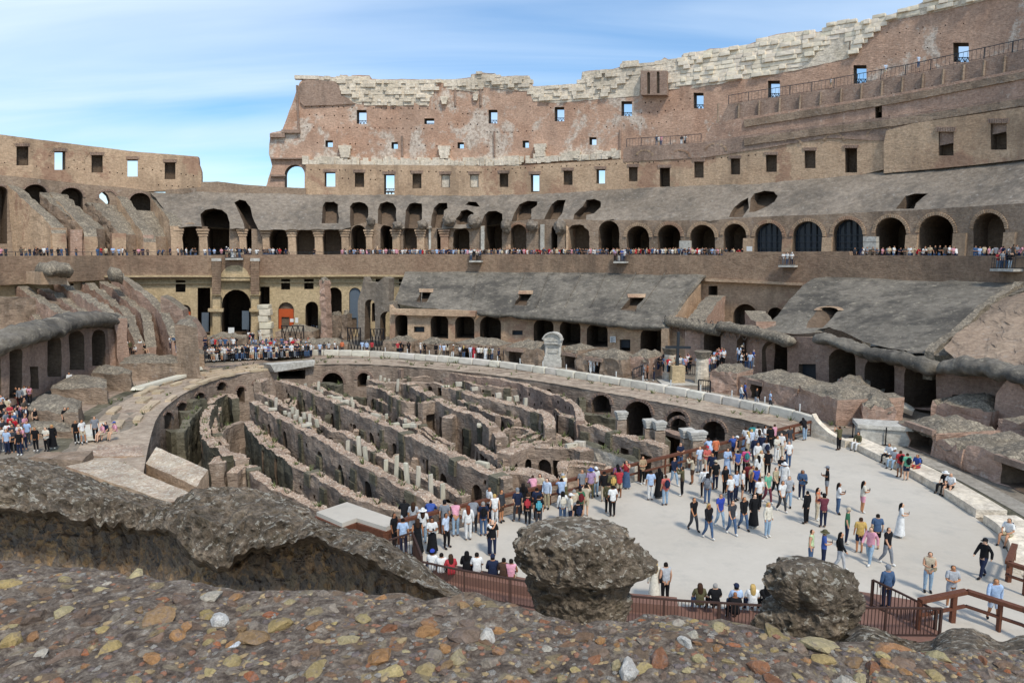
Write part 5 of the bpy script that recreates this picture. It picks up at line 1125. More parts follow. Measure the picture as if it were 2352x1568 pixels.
sweep('round_cap', [Wall(TER, -7)(*r1(5, x, y), 0) for x, y in ((805,262),(840,255),(880,262),(905,285))], 1.2, 1.0, [M['grey_top']], parent=bpy.data.objects['radial_wall'] if 'radial_wall' in bpy.data.objects else None, amp=.2)
# triangular wall piece and rubble heap left of the entrance
o = sheet('triangular_wall', r(5,(1190,700),(1190,415),(1230,430),(1290,470),(1350,520),(1360,570),(1420,590),(1500,720),(1510,830),(1250,830)), [], Wall(Spl([(350,88),(500,90)]), 0, .3), 3.5, 8, [M['brick_hi2'], M['brick_in'], M['grey_top']], None, .5); tag(o, 'steep triangular brick wall remnant standing left of the entrance', 'ruin')
# dark rolled vault with arches at far left
RI = Wall(RIN, 0, .08)
HV = []
for xl, xr, yt, yb in ((70,165,790,1170),(352,455,705,1010),(512,625,668,960),(680,780,662,930),(-60,5,850,1230)):
    a, b = r(5,(xl,yt),(xr,yb)); HV.append((arch(a[0],b[0],a[1],b[1],8), 4))
a, b = r(5,(222,935),(285,1100)); HV.append((rect(a[0],a[1],b[0],b[1]), 2)); a, b = r(5,(812,775),(858,880)); HV.append((rect(a[0],a[1],b[0],b[1]), 2))
va = sheet('left_vaulted_arcade', r(5,(-300,960),(0,760),(200,715),(400,650),(600,600),(870,590),(880,900),(700,990),(450,1080),(250,1160),(0,1260),(-300,1400)), HV, RI, 1.2, 9, [M['brick_hi2'], M['brick_in'], M['grey_dk']], None, .3); tag(va, 'row of brick arches under a dark rolled vault at the left edge', 'arcade')
sweep('rolled_vault', [Wall(RIN, .3)(x, y, 0) for x, y in r(5,(-300,870),(-100,800),(60,745),(200,700),(350,665),(500,620),(640,598),(780,600),(870,630))], 1.7, 1.0, [M['grey_dk']], parent=va, amp=.3, n=24, flat=.2, sm=8)
# low blocks beside the left walkway
QL = [((200,1235),(575,1255),(605,1165),(290,1120),2.4,'low block with a grey rubble top near the seated crowd at left'),((370,1075),(790,1075),(785,1005),(520,975),2.3,'long rubble-topped block above the seated crowd at left'),((670,965),(965,975),(975,945),(710,915),2.6,'rubble-topped block with a square doorway at left'),((880,900),(1340,885),(1345,850),(950,835),2.8,'large rubble-topped block before the radial walls'),((1330,840),(1508,830),(1508,800),(1340,800),2.4,'smooth brick block left of the steel viewing platform'),((165,1400),(545,1400),(560,1340),(190,1340),.9,'low brick kerb in front of the seated crowd'),((1290,620),(1460,620),(1430,590),(1330,580),6,'reddish rubble mass beside the triangular wall')]
for c0, c1, c2, c3, h, lb in QL: quadblock('brick_block', r(5, c0, c1, c2, c3), h, BM, lb, group=blk)
def darkdoor(n, x0, y0, x1, y1, z, parent=None):
    pass
ring_strip('left_channel', 5.0, 6.2, .01, M['hypdk'], INP[0].x/INP[0].y-.1, ray(560,583)[0], amp=.05)
# long white marble slabs on the left rim
for i, (p0, p1, w, lb) in enumerate(((r1(5,1010,1105), r1(5,1440,985), 1.0, 'long white marble slab on the left rim of the pit'),(r1(5,1365,950), r1(5,1470,960), 1.2, 'triangular white marble slab lying below the viewing platform'),(r1(5,1240,1005), r1(5,1330,998), .7, 'short white marble strip behind the long slab'),(r1(5,640,1480), r1(5,700,1380), 1.6, 'pale carved marble piece near the seated visitors on the left rim'))):
    A_, B_ = on_z(*p0, .2), on_z(*p1, .2); m_ = (A_+B_)/2; d = B_-A_; o = blockobj('marble_slab', m_+Vector((0,0,.1)), d.length, w, .35, math.atan2(d.y, d.x), vary('#cfcabc', .05)); tag(o, lb, 'marble slab')
for i in range(46):      # scattered cut stones on the wide left rim
    t = random.uniform(INP[0].x/INP[0].y, ray(640,583)[0]); Y = RING(t); W_ = Wall(RING); P_ = Vector((t*Y, Y, .1))+W_.nrm(t)*random.choice([.3,1.3,2.6,3.9])
    nn = W_.nrm(t); o = blockobj('rim_stone', P_, random.uniform(1.2,2.6), random.uniform(.5,.9), .28, math.atan2(nn.y, nn.x)-math.pi/2, vary('#b7a58c', .12)); tag(o, 'worn stone block in the wide left pit rim', 'stone block', 'worn stone blocks of the left rim')
# thick vault slabs and wall at the lower left of the pit
def vslab(name, px, z, zb, mats, label):
    C = [on_z(x, y, z_) for (x, y), z_ in zip(px, z)]; vs = []; fs = []; fm = []; n = 8
    for i in range(n+1):
        for j in range(n+1): u, v = i/n, j/n; p = C[0].lerp(C[1], u).lerp(C[3].lerp(C[2], u), v); p.z += .1*noise.noise(p*1.5); vs.append(p)
    for i in range(n):
        for j in range(n): a = i*(n+1)+j; fs.append([a, a+n+1, a+n+2, a+1]); fm.append(1)
    loop = [i*(n+1) for i in range(n+1)]+[n*(n+1)+j for j in range(1, n+1)]+[i*(n+1)+n for i in range(n-1, -1, -1)]+[j for j in range(n-1, 0, -1)]
    b = len(vs); vs += [Vector((vs[a].x, vs[a].y, zb)) for a in loop]; L_ = len(loop)
    for i in range(L_): j = (i+1) % L_; fs.append([loop[i], loop[j], b+j, b+i]); fm.append(0)
    me = mesh(name, vs, fs, mats, fm); recalc(me); o = link(name, me); return tag(o, label, 'ruin')
RT = [M['tan'], M['paletop']]
vslab('vault_slab', r(13,(425,165),(1100,400),(1260,360),(700,105)), (.35,.25,.25,.35), -7, RT, 'pale pebbled ramp top at lower left beside the dark rock')
vslab('vault_slab', r(13,(940,150),(1270,300),(1345,190),(1010,45)), (-.2,-.6,-.3,.2), -7, RT, 'pale pebbled vault slab ending in stepped tiles at lower left')
vslab('low_wall', r(13,(180,110),(530,130),(600,70),(300,75)), (.5,.5,.5,.5), -1, [M['brick'], M['brick']], 'low brick wall leading to the seated visitors at lower left')
vslab('low_wall', r(13,(540,100),(930,100),(900,30),(640,30)), (.1,.1,.1,.1), -7, [M['tan'], M['rubtop']], 'brick bridge wall above the grey-blue plank at lower left')
vslab('pale_plank', r(13,(680,90),(780,165),(800,130),(790,72)), (-.6,-1.6,-1.6,-.6), -3.6, [M['marble'], M['blueglass']], 'grey-blue board leaning under the brick bridge wall')
vslab('side_terrace', r(13,(-400,200),(200,200),(330,90),(-400,60)), (.15,.15,.15,.15), -1, [M['brick'], M['dirt']], 'earth terrace where the left crowd sits')

# =================================================================== RIM, WALKWAY, MARBLE KERB
tw0, tw1 = ray(700,583)[0], ray(1842,583)[0]
wk = lambda x, y: on_z(x, y, 0)
KERB = smooth_path([on_z(x, y, 0) for x, y in [(700,815),(760,816),(860,819),(1000,829),(1120,840),(1250,857),(1400,880),(1500,897),(1600,915),(1700,935),(1800,957),(1868,976)]], 6)
Lk, posk = pathmap(KERB)
vs, fs = [], []; n = 80
for i in range(n+1):
    p, nn = posk(Lk*i/n); vs += [Vector((p.x, p.y, .02))+nn*.2, Vector((p.x, p.y, .02))+nn*3.6]
fs = [[2*i, 2*i+1, 2*i+3, 2*i+2] for i in range(n)]
me = mesh('walkway', vs, fs, M['walk']); recalc(me); o = link('walkway', me); o['kind'] = 'structure'
s = .6; i = 0
while s < Lk-1.6:
    ln = random.uniform(1.3, 2.6); p, nn = posk(s+ln/2); o = blockobj('marble_kerb_block', Vector((p.x, p.y, .36)), ln*.97, random.uniform(.55,.75), .75+random.uniform(-.06,.05), math.atan2(nn.y, nn.x)-math.pi/2, vary('#d0cabd', .09), None, tilt=.015)
    if s > 6: tag(o, 'pale marble kerb block between pit rim and walkway', 'kerb block', 'marble kerb blocks of the walkway')
    else: tag(o, 'pale marble block at the left end of the walkway kerb', 'kerb block', 'marble kerb blocks at the left end')
    s += ln
for i, x in enumerate(list(range(0))+[0]):
    pass
k = 0; s = 1.0
while s < Lk-1:
    p, nn = posk(s); p = p+nn*.75; vs, fs = [], []; tube(vs, fs, (p.x, p.y, 0), (p.x, p.y, 1.15), .055, n=6); tube(vs, fs, (p.x, p.y, 1.15), (p.x, p.y, 1.2), .07, n=6)
    o = link('white_post', mesh('white_post', vs, fs, M['white'])); tag(o, 'slim white barrier post behind the marble kerb of the walkway', 'post', 'white barrier posts along the walkway'); s += 3.35
# low ruined blocks on the right of the walkway
def fb(n, pts, h, lb, mats=BM, doors=(), zb=0, rag=.3):
    """front line bottom-left, bottom-right on the ground and a depth"""
    if h < 7: h *= .62; doors = [(u_, w_*.75, h_*.68) for u_, w_, h_ in doors]
    (xl, yl), (xr, yr), dep = pts; A_ = on_z(*r1(n, xl, yl), 0); B_ = on_z(*r1(n, xr, yr), 0); d = (B_-A_).normalized(); nn = Vector((-d.y, d.x, 0)); 
    if nn.dot(A_) < 0: nn = -nn
    root = None; up = Vector((0,0,h))
    C = [A_+up, B_+up, B_+up+nn*dep, A_+up+nn*dep]; m_ = 9
    Ls = (B_-A_).length; hs_ = []
    for u, w_, hh in doors: hs_.append((rect(u*Ls-w_/2, hh, u*Ls+w_/2, 0.0)[:], min(1.6, dep*.6)))
    hs_ = [([(p[0], max(.05, p[1])) for p in q], dd) for q, dd in hs_]
    top = [(Ls*i/m_, h-.15+rag*noise.noise(Vector((A_.x+i*.7, 1, 2)))) for i in range(m_+1)]
    def mf(s_, z, w): 
        q = A_+d*s_+nn*w; q.z = z+(.25*math.sin(min(1, max(0, w/dep))*math.pi) if z > h-.5 else 0); q += nn*((.3*noise.noise(q*.9)+.16*noise.noise(q*2.6)) if w == 0 else 0)+d*.2*noise.noise(q*1.3); return q
    o = sheet('brick_block', top+[(Ls, zb), (0, zb)], hs_, mf, dep, .6, [mats[0], M['brick_in'], mats[1]], None, 0, topz=.4); tag(o, lb, 'brick block', blk)
    # heaped rubble on top
    cap = []; n_ = 14; vs, fs = [], []
    for i in range(n_+1):
        for j in range(n_+1):
            u, v = i/n_, j/n_; e = min(u, 1-u, v, 1-v); p = A_+d*Ls*(u*.97+.015)+nn*dep*(v*.97+.015); p.z = h-.55+.95*min(1, e*3.2)**.6+.35*noise.noise(p*.7)+.2*noise.noise(p*2.4); p += nn*.25*noise.noise(p*1.7); vs.append(p)
    for i in range(n_):
        for j in range(n_): a = i*(n_+1)+j; fs.append([a, a+n_+1, a+n_+2, a+1])
    o2 = link('rubble_top', mesh('rubble_top', vs, fs, mats[1]), o)
    for u, w_, hh in doors: 
        vs, fs = [], []; q = A_+d*(u*Ls)-nn*.05; box(vs, fs, (q.x, q.y, hh), w_+.7, .3, .38, math.atan2(d.y, d.x)); link('lintel', mesh('lintel', vs, fs, M['brick_hi2']), o)
    return o
fb(7, ((-120,690),(80,700),3), 2.6, 'low brick block by the left end of the walkway kerb', doors=((.6,1.8,1.7),)); fb(7, ((110,700),(330,715),3), 2.4, 'narrow brick block second along the walkway')
fb(7, ((395,735),(725,760),4), 3.3, 'long brick block with one square opening left of the white monument', doors=((.33,2.6,2.0),)); fb(7, ((755,775),(1035,805),4.5), 3.6, 'brick block with a square opening just left of the white monument', doors=((.3,2.6,2.3),))
fb(7, ((1170,805),(1285,825),4), 3.8, 'brick block just right of the white monument', doors=((.55,2.2,2.2),)); fb(7, ((1285,830),(1610,885),4), 3.4, 'long brick block behind the three visitors in white', doors=((.4,2.4,2.1),))
fb(7, ((1660,870),(1800,890),3.5), 3.9, 'broken brick pier left of the ramp crowd', BMH)
fb(8, ((40,880),(210,905),3.5), 3.6, 'brick block behind the walkway, right of the cross', BMH); fb(8, ((210,900),(600,1000),5), 3.2, 'long brick block with niches behind the walking couple', BMH, doors=((.35,1.6,2.0),))
fb(8, ((600,1010),(860,1110),6), 3.6, 'heaped brick mass above the corner of the arena floor', BMH, rag=.6); fb(8, ((1030,1130),(1250,1150),5), 3.2, 'brick mass with a rubble heap behind the marble chest', BMH, rag=.6)
fb(8, ((1255,1215),(1500,1310),5), 2.8, 'brick block with a square doorway behind the long stone bench', BMH, doors=((.62,2.6,2.1),)); fb(8, ((1500,1310),(1690,1400),6), 2.3, 'collapsed brick slope between two doorways behind the bench', BMH, rag=.8)
fb(8, ((1700,1400),(2120,1560),7), 3.0, 'large brick block with a doorway at the right edge behind the bench', BMH, doors=((.8,2.6,2.0),)); fb(8, ((1480,1120),(1860,1200),6), 3.6, 'rear rubble-topped block behind the bench', BMH, rag=.6)
fb(8, ((860,990),(1080,1010),4), 3.4, 'rear brick mass under the first deep arch', BMH, rag=.6); fb(8, ((1900,1250),(2200,1330),8), 3.6, 'rear rubble block at the right edge under the brick slope', BMH, rag=.6)
# fallen white stones
for i, (x, y, s_) in enumerate(((900,870,1.6),(940,850,1.8),(975,880,1.3),(1090,940,.8),(1110,905,.8),(1320,985,.9),(1330,1005,.9),(1150,880,.8))):
    b = on_z(*r1(8, x, y), .6); o = blockobj('fallen_stone', b, s_, s_*.7, s_*.5, random.uniform(0,3), vary('#c2baa8', .1), None, tilt=.3); tag(o, 'pale fallen stone lying before the deep arches on the right', 'stone', 'pale fallen stones before the right arches')
# =================================================================== WHITE MONUMENT
mb = on_z(*r1(7, 1105, 808), 0); A_ = on_z(*r1(7,1040,805),0); B_ = on_z(*r1(7,1172,810),0); mw = (B_-A_).length; d = (B_-A_).normalized(); rot = math.atan2(d.y, d.x); mb = (A_+B_)/2+Vector((-d.y, d.x, 0))*.7
mon = thing('white_monument', (mb.x, mb.y, 0), 'white marble aedicule with an arched top standing beside the walkway', 'monument')
def mpart(name, *bx, mat='marble'):
    vs, fs = [], []
    for (u, v, z, sx, sy, sz) in bx: 
        c = mb+d*u+Vector((-d.y, d.x, 0))*v; box(vs, fs, (c.x, c.y, z), sx, sy, sz, rot)
    return link(name, mesh(name, vs, fs, M[mat]), mon)
hM = 2.0*mw
mpart('plinth', (0,0,0,mw,1.6,.9), (0,0,.9,mw*.94,1.45,.35), (0,0,1.25,mw*.86,1.3,.25))
mpart('body', (0,.1,1.5,mw*.66,1.0,hM-3.2)); mpart('panel', (0,-.43,2.0,mw*.36,.12,hM-4.6), mat='walk'); mpart('panel_frame', (-mw*.22,-.45,1.9,.16,.2,hM-4.3),(mw*.22,-.45,1.9,.16,.2,hM-4.3),(0,-.45,hM-2.5,mw*.5,.2,.16),(0,-.45,1.75,mw*.5,.2,.18))
for s_ in (-1, 1):
    vs, fs = [], []; c = mb+d*(s_*mw*.36)+Vector((-d.y, d.x, 0))*-.3; tube(vs, fs, (c.x, c.y, 1.5), (c.x, c.y, hM-1.95), .24, .2, n=10); tube(vs, fs, (c.x, c.y, hM-1.95), (c.x, c.y, hM-1.6), .22, .32, n=10); link('column', mesh('column', vs, fs, M['marble']), mon)
mpart('entablature', (0,0,hM-1.6,mw*.9,1.5,.35), (0,0,hM-1.25,mw*1.0,1.65,.2))
vs, fs = [], []; nn = Vector((-d.y, d.x, 0)); n = 12
for k, rr in ((-.8,1),(.8,1)):
    for i in range(n+1): t = math.pi*i/n; vs.append(mb+d*(mw*.46*math.cos(t))+nn*k+Vector((0,0,hM-1.05+.8*math.sin(t))))
fs = [list(range(n+1)), list(range(n+1, 2*n+2))[::-1]]+[[i, i+1, n+2+i, n+1+i] for i in range(n)]+[[0, n+1, 2*n+1, n]]
me = mesh('arched_pediment', vs, fs, M['marble']); recalc(me); link('arched_pediment', me, mon)
vs, fs = [], []
for i in range(n): 
    t0, t1 = math.pi*i/n, math.pi*(i+1)/n; beam(vs, fs, mb+d*(mw*.49*math.cos(t0))-nn*.95+Vector((0,0,hM-1.05+.86*math.sin(t0))), mb+d*(mw*.49*math.cos(t1))-nn*.95+Vector((0,0,hM-1.05+.86*math.sin(t1))), .3, .14)
link('arched_moulding', mesh('arched_moulding', vs, fs, M['marble']), mon)
# =================================================================== CROSS, COLUMNS, RAMP ON THE RIGHT OF THE WALKWAY
cb = on_z(*r1(7, 2010, 920), 0); top = on_d(*r1(7, 2025, 550), cb.y)
crs = thing('memorial_cross', (cb.x, cb.y, 0), 'tall dark cross on a square stone base beside the walkway', 'cross'); vs, fs = [], []
box(vs, fs, (cb.x, cb.y, 0), 3.6, 3.0, .12); link('paved_plinth', mesh('paved_plinth', vs, fs, M['marble']), crs)
vs, fs = [], []; box(vs, fs, (cb.x, cb.y, .12), 1.35, 1.35, 1.75); link('stone_base', mesh('stone_base', vs, fs, M['yellow']), crs)
vs, fs = [], []; box(vs, fs, (cb.x, cb.y, 1.87), .26, .26, top.z-1.87); link('shaft', mesh('shaft', vs, fs, M['steel_dk']), crs)
vs, fs = [], []; box(vs, fs, (cb.x, cb.y-.01, top.z-1.75), 2.6, .24, .26, -.15); link('cross_arm', mesh('cross_arm', vs, fs, M['steel_dk']), crs)
for x, y, yt, lb in ((1955,895,665,'weathered column stump with a flat cap left of the cross'),(2190,930,690,'broken pale column stump with a flat cap right of the cross')):
    b = on_z(*r1(7, x, y), 0); t_ = on_d(*r1(7, x, yt), b.y).z; o = thing('column_stump', (b.x, b.y, 0), lb, 'column'); 
    P3 = [Vector((b.x, b.y, z)) for z in (0,)]
    bm = bmesh.new(); bmesh.ops.create_cone(bm, segments=14, radius1=.72, radius2=.6, depth=t_-.7, cap_ends=True); bmesh.ops.subdivide_edges(bm, edges=[e for e in bm.edges if abs(e.verts[0].co.z-e.verts[1].co.z) > 1], cuts=6)
    for v in bm.verts: v.co = v.co*Vector((1,1,1))*1.0; k = 1+.18*noise.noise(v.co*1.5+b); v.co.x *= k; v.co.y *= k; v.co += Vector((b.x, b.y, (t_-.7)/2))
    me = bpy.data.meshes.new('shaft'); bm.to_mesh(me); bm.free(); me.materials.append(M['trav']); link('shaft', me, o)
    bm = bmesh.new(); bmesh.ops.create_cone(bm, segments=16, radius1=.6, radius2=.95, depth=.75, cap_ends=True)
    for v in bm.verts: k = 1+.15*noise.noise(v.co*2+b); v.co.x *= k; v.co.y *= k; v.co += Vector((b.x, b.y, t_-.38))
    me = bpy.data.meshes.new('cap'); bm.to_mesh(me); bm.free(); me.materials.append(M['grey_top']); link('cap', me, o)
pA, pB = on_z(*r1(7,1700,895),0), on_z(*r1(7,1905,810),0)
railing('ramp_railing', [on_z(*r1(7,1690,895),0), on_z(*r1(7,1760,865),.3), on_z(*r1(7,1900,800),1.1)], 1.1, 'dark railing of the ramp rising to the crowd left of the cross', M['steel_dk'], 1.3, .25, .04)
railing('ramp_railing', [on_z(*r1(7,2015,850),0), on_z(*r1(7,2155,865),0)], 1.2, 'dark railing in front of the crowd right of the cross', M['steel_dk'], 1.3, .25, .04)
railing('platform_railing', [on_z(*r1(7,2165,1000),0), on_z(*r1(7,2250,1010),0)], 1.4, 'short iron gate right of the cross', M['iron'], .9, .2, .04)
railing('platform_railing', [on_z(*r1(7,1570,810),0), on_z(*r1(7,1640,830),0)], 1.3, 'curly iron gate between two brick blocks', M['iron'], .9, .2, .05)
# lattice gates left of the grey roof
for x0, x1, y, lb in ((1475,1575,855,'black lattice gate in front of the vaulted fragment'),(1655,1755,865,'black lattice gate left of the first brick block'),(960,1130,830,'black lattice fence above the low brick wall left of the walkway')):
    a, b = r(6,(x0,y),(x1,y)); A_, B_ = on_z(*a, 0), on_z(*b, 0); g = thing('lattice_gate', (A_.x, A_.y, 0), lb, 'gate'); vs, fs = [], []; k = 4
    for i in range(k):
        p, q = A_.lerp(B_, i/k), A_.lerp(B_, (i+1)/k); tube(vs, fs, p, q+Vector((0,0,3.0)), .06, n=4); tube(vs, fs, q, p+Vector((0,0,3.0)), .06, n=4)
    link('lattice', mesh('lattice', vs, fs, M['iron']), g); vs, fs = [], []
    tube(vs, fs, A_, A_+Vector((0,0,3.1)), .08); tube(vs, fs, B_, B_+Vector((0,0,3.1)), .08); tube(vs, fs, A_+Vector((0,0,3)), B_+Vector((0,0,3)), .06); link('gate_frame', mesh('gate_frame', vs, fs, M['iron']), g)
# brick walls left of the walkway, in front of the entrance
fb(6, ((905,800),(1200,800),5), 2.9, 'smooth red brick block in front of the orange door', BM); fb(6, ((1035,890),(1470,880),4), 2.1, 'low brick wall behind the left end of the walkway', BM)
fb(6, ((340,860),(680,850),3), 2.8, 'brick wall behind the viewing platform crowd', BM); fb(6, ((1325,760),(1425,765),1.2), 6.0, 'brick infill wall in the tall narrow arch', BM); fb(6, ((1430,780),(1470,782),1.5), 6.6, 'thin brick pillar right of the tall narrow arch', BM)
fb(6, ((1265,790),(1310,792),1.5), 9.6, 'tall mottled brick pilaster left of the tall narrow arch', [M['brick_hi'], M['grey_top']])
for x, y, h, w_, lb in ((835,790,13.5,3.6,'tall stack of white marble blocks right of the entrance arch'),(1120,700,9.3,3.2,'weathered white marble pier beside the orange door')):
    b = on_z(*r1(6, x, y), 0); Y_ = b.y; tt = on_d(*r1(6, x, 505 if x < 900 else 497), Y_).z; root = thing('marble_pier', (b.x, b.y, 0), lb, 'pier'); z = 0
    wd = (95 if x < 900 else 72)*K/3.136*Y_/F
    while z < tt-.2:
        h_ = min(random.uniform(.8,1.3), tt-z); blockobj('marble_block', Vector((b.x+random.uniform(-.15,.15)-root.location.x, b.y-root.location.y, z+h_/2)), wd*random.uniform(.78,1.02), 1.6, h_*.97, random.uniform(-.05,.05), vary('#cfc6b2', .1), root); z += h_
# steel viewing platform
pf = [on_z(*r1(6, x, y), 0) for x, y in ((345,965),(810,940),(870,955),(1185,925))]
dk = thing('viewing_platform', (pf[0].x, pf[0].y, 0), 'dark steel viewing platform packed with visitors at the far end of the pit', 'platform'); vs, fs = [], []
zp = .9
for a, b in zip(pf, pf[1:]): beam(vs, fs, a+Vector((0,0,zp-.15)), b+Vector((0,0,zp-.15)), .2, .4)
link('edge_beam', mesh('edge_beam', vs, fs, M['steel_dk']), dk)
vs = [p+Vector((0,0,zp)) for p in pf]+[p+Vector((-1.5,9,zp)) for p in pf]; fs = [[0,1,5,4],[1,2,6,5],[2,3,7,6]]
link('deck_floor', mesh('deck_floor', vs, fs, M['walk']), dk)
for x in (350,425,505,575,630,690,745,805):
    vs, fs = [], []; p = on_z(*r1(6, x, 965-(x-345)*.054), 0); tube(vs, fs, p-Vector((0,0,.05)), p+Vector((0,0,zp)), .12); link('leg', mesh('leg', vs, fs, M['steel_dk']), dk)
railing('platform_railing', [p+Vector((0,0,zp)) for p in pf], 1.15, 'steel railing along the front of the viewing platform', M['steel_dk'], 1.6, .16, .035)
# concrete bridge over the dark opening
q = r(6,(865,975),(1215,950),(1210,985),(900,1035)); o = sheet('concrete_beam', q, [], Wall(RING, -.9), 1.5, 8, [M['marble']], None, 0); tag(o, 'pale concrete beam over the dark opening in the ring below the platform', 'beam')
# terrace railing and small balconies
railing('terrace_railing', [Wall(TER, .4)(x, 583, 0)*1.0+Vector((0,0,12.75-CAMZ)) for x in (-120,0,100,200,300,400,500,600,700,800)], 1.0, 'thin railing along the left part of the terrace', M['steel_dk'], 3, 0, .025, 2)
for n_, x0, x1, y1, lb in ((6,512,650,152,'balcony hanging over the entrance arch'),(7,502,590,42,'balcony in the middle of the terrace wall above the long grey roof'),(7,1550,1642,48,'balcony above the right half of the long grey roof'),(8,487,590,68,'balcony above the gap between the two grey roofs'),(8,1873,2025,92,'balcony near the right edge of the terrace wall')):
    a, b = r(n_,(x0,y1),(x1,y1)); S_ = Wall(TER, -1.3); A_, B_ = S_(a[0], a[1]-1.2, 0), S_(b[0], b[1]-1.2, 0); z = A_.z; wb = thing('balcony', (A_.x, A_.y, z), lb, 'balcony'); m_ = (A_+B_)/2; nn = TW.nrm(m_.x/m_.y); rot = math.atan2(nn.y, nn.x)-math.pi/2; c = m_+nn*.7
    vs, fs = [], []; box(vs, fs, (c.x, c.y, z-.15), (B_-A_).length, 1.6, .25, rot); link('slab', mesh('slab', vs, fs, M['marble']), wb)
    vs, fs = [], []; A2, B2 = A_+nn*.1, B_+nn*.1
    k = int((B_-A_).length/.22)
    for i in range(k+1): p = A2.lerp(B2, i/k); beam(vs, fs, p+Vector((0,0,.1)), p+Vector((0,0,1.15)), .035, .035)
    for h_ in (.15, 1.15): beam(vs, fs, A2+Vector((0,0,h_)), B2+Vector((0,0,h_)), .06, .06); beam(vs, fs, A2+Vector((0,0,h_)), A2+nn*1.2+Vector((0,0,h_)), .05, .05); beam(vs, fs, B2+Vector((0,0,h_)), B2+nn*1.2+Vector((0,0,h_)), .05, .05)
    link('guard_rail', mesh('guard_rail', vs, fs, M['steel_dk']), wb)
# =================================================================== RIGHT EDGE OF THE ARENA FLOOR: BENCH, STRIPS, WING WALL
def strip_along(name, P3, w0, w1, z0, z1, mat, label=None, cat=None, kind=None, taper=None, sm=4):
    """solid band along a line, w measured away from the viewer's left; z0 bottom, z1 top (number or list)"""
    P = smooth_path(P3, sm); vs = []; fs = []; n = len(P)
    for i, p in enumerate(P):
        a = P[max(0, i-1)]; b = P[min(n-1, i+1)]; v = (b-a).xy.normalized(); nn = Vector((-v.y, v.x, 0)); 
        if nn.x < 0: nn = -nn
        zt_ = z1 if not callable(z1) else z1(i/(n-1))
        q0 = Vector((p.x, p.y, 0))+nn*w0; q1 = Vector((p.x, p.y, 0))+nn*w1
        vs += [Vector((q0.x, q0.y, z0)), Vector((q0.x, q0.y, zt_)), Vector((q1.x, q1.y, zt_)), Vector((q1.x, q1.y, z0))]
    for i in range(n-1):
        for j in range(4): fs.append([4*i+j, 4*i+(j+1) % 4, 4*i+4+(j+1) % 4, 4*i+4+j])
    fs += [[3,2,1,0], [4*n-4, 4*n-3, 4*n-2, 4*n-1]]
    me = mesh(name, vs, fs, mat); recalc(me); o = link(name, me)
    if kind: o['kind'] = kind
    return tag(o, label, cat) if label else o
b1 = [on_z(*r1(16, x, y)) for x, y in ((185,240),(330,305),(500,390),(660,462),(830,548),(1010,650),(1190,762),(1340,858),(1484,955))]
b2 = [on_z(*r1(16, x, y)) for x, y in ((1556,1012),(1640,1065),(1710,1125),(1780,1220),(1820,1330),(1850,1500))]
strip_along('stone_bench', b1, 0, 1.5, 0, .46, M['trav'], 'long pale concrete bench curving along the right edge of the arena floor', 'bench')
strip_along('stone_bench', b2, 0, 1.6, 0, .46, M['trav'], 'shorter pale bench nearest the camera on the right with one seated man', 'bench')
ball = b1+[on_z(*r1(16,1556,1012)), on_z(*r1(16,1710,1110)), on_z(*r1(16,1830,1300))]+[on_z(2330,1400)]
strip_along('bench_channel', ball, 1.5, 2.5, -.01, .02, M['hypdk'], kind='structure'); strip_along('pale_paving_strip', ball, 2.5, 3.7, -.01, .05, M['walk'], kind='structure')
strip_along('wing_wall', [on_z(1862,1003), on_z(1900,1014), on_z(1940,1028)], 0, .45, 0, lambda u: .5+1.25*max(0, 1-u*1.15)**2.0, M['trav'], 'smooth concrete wing wall sweeping down from the rail to the bench', 'low wall')
q = on_z(*r1(16, 560, 215)); o = thing('marble_chest', (q.x, q.y, 0), 'broken white marble chest behind the chain at the right', 'marble chest'); vs, fs = [], []; box(vs, fs, (q.x, q.y, 0), 3.2, 1.6, 1.15, -.25); link('chest', mesh('chest', vs, fs, M['marble']), o); vs, fs = [], []; box(vs, fs, (q.x, q.y, 1.15), 3.6, 1.9, .28, -.28); link('lid', mesh('lid', vs, fs, M['marble']), o)
cp = [on_z(*r1(16, x, y)) for x, y in ((278,175),(385,190),(600,250))]
for i, p in enumerate(cp):
    vs, fs = [], []; tube(vs, fs, p, p+Vector((0,0,1.35)), .045); tube(vs, fs, p, p+Vector((0,0,.06)), .28, .24, n=10); o = link('chain_post', mesh('chain_post', vs, fs, M['iron'])); tag(o, ('left','middle','right')[i]+' black chain post before the white marble chest', 'post')
vs, fs = [], []
for a, b in zip(cp, cp[1:]):
    for k in range(8):
        f = lambda u: a.lerp(b, u)+Vector((0,0,1.25-.45*4*u*(1-u))); tube(vs, fs, f(k/8), f((k+1)/8), .03, n=4)
o = link('chain', mesh('chain', vs, fs, M['iron'])); tag(o, 'black chain sagging between the posts before the marble chest', 'chain')
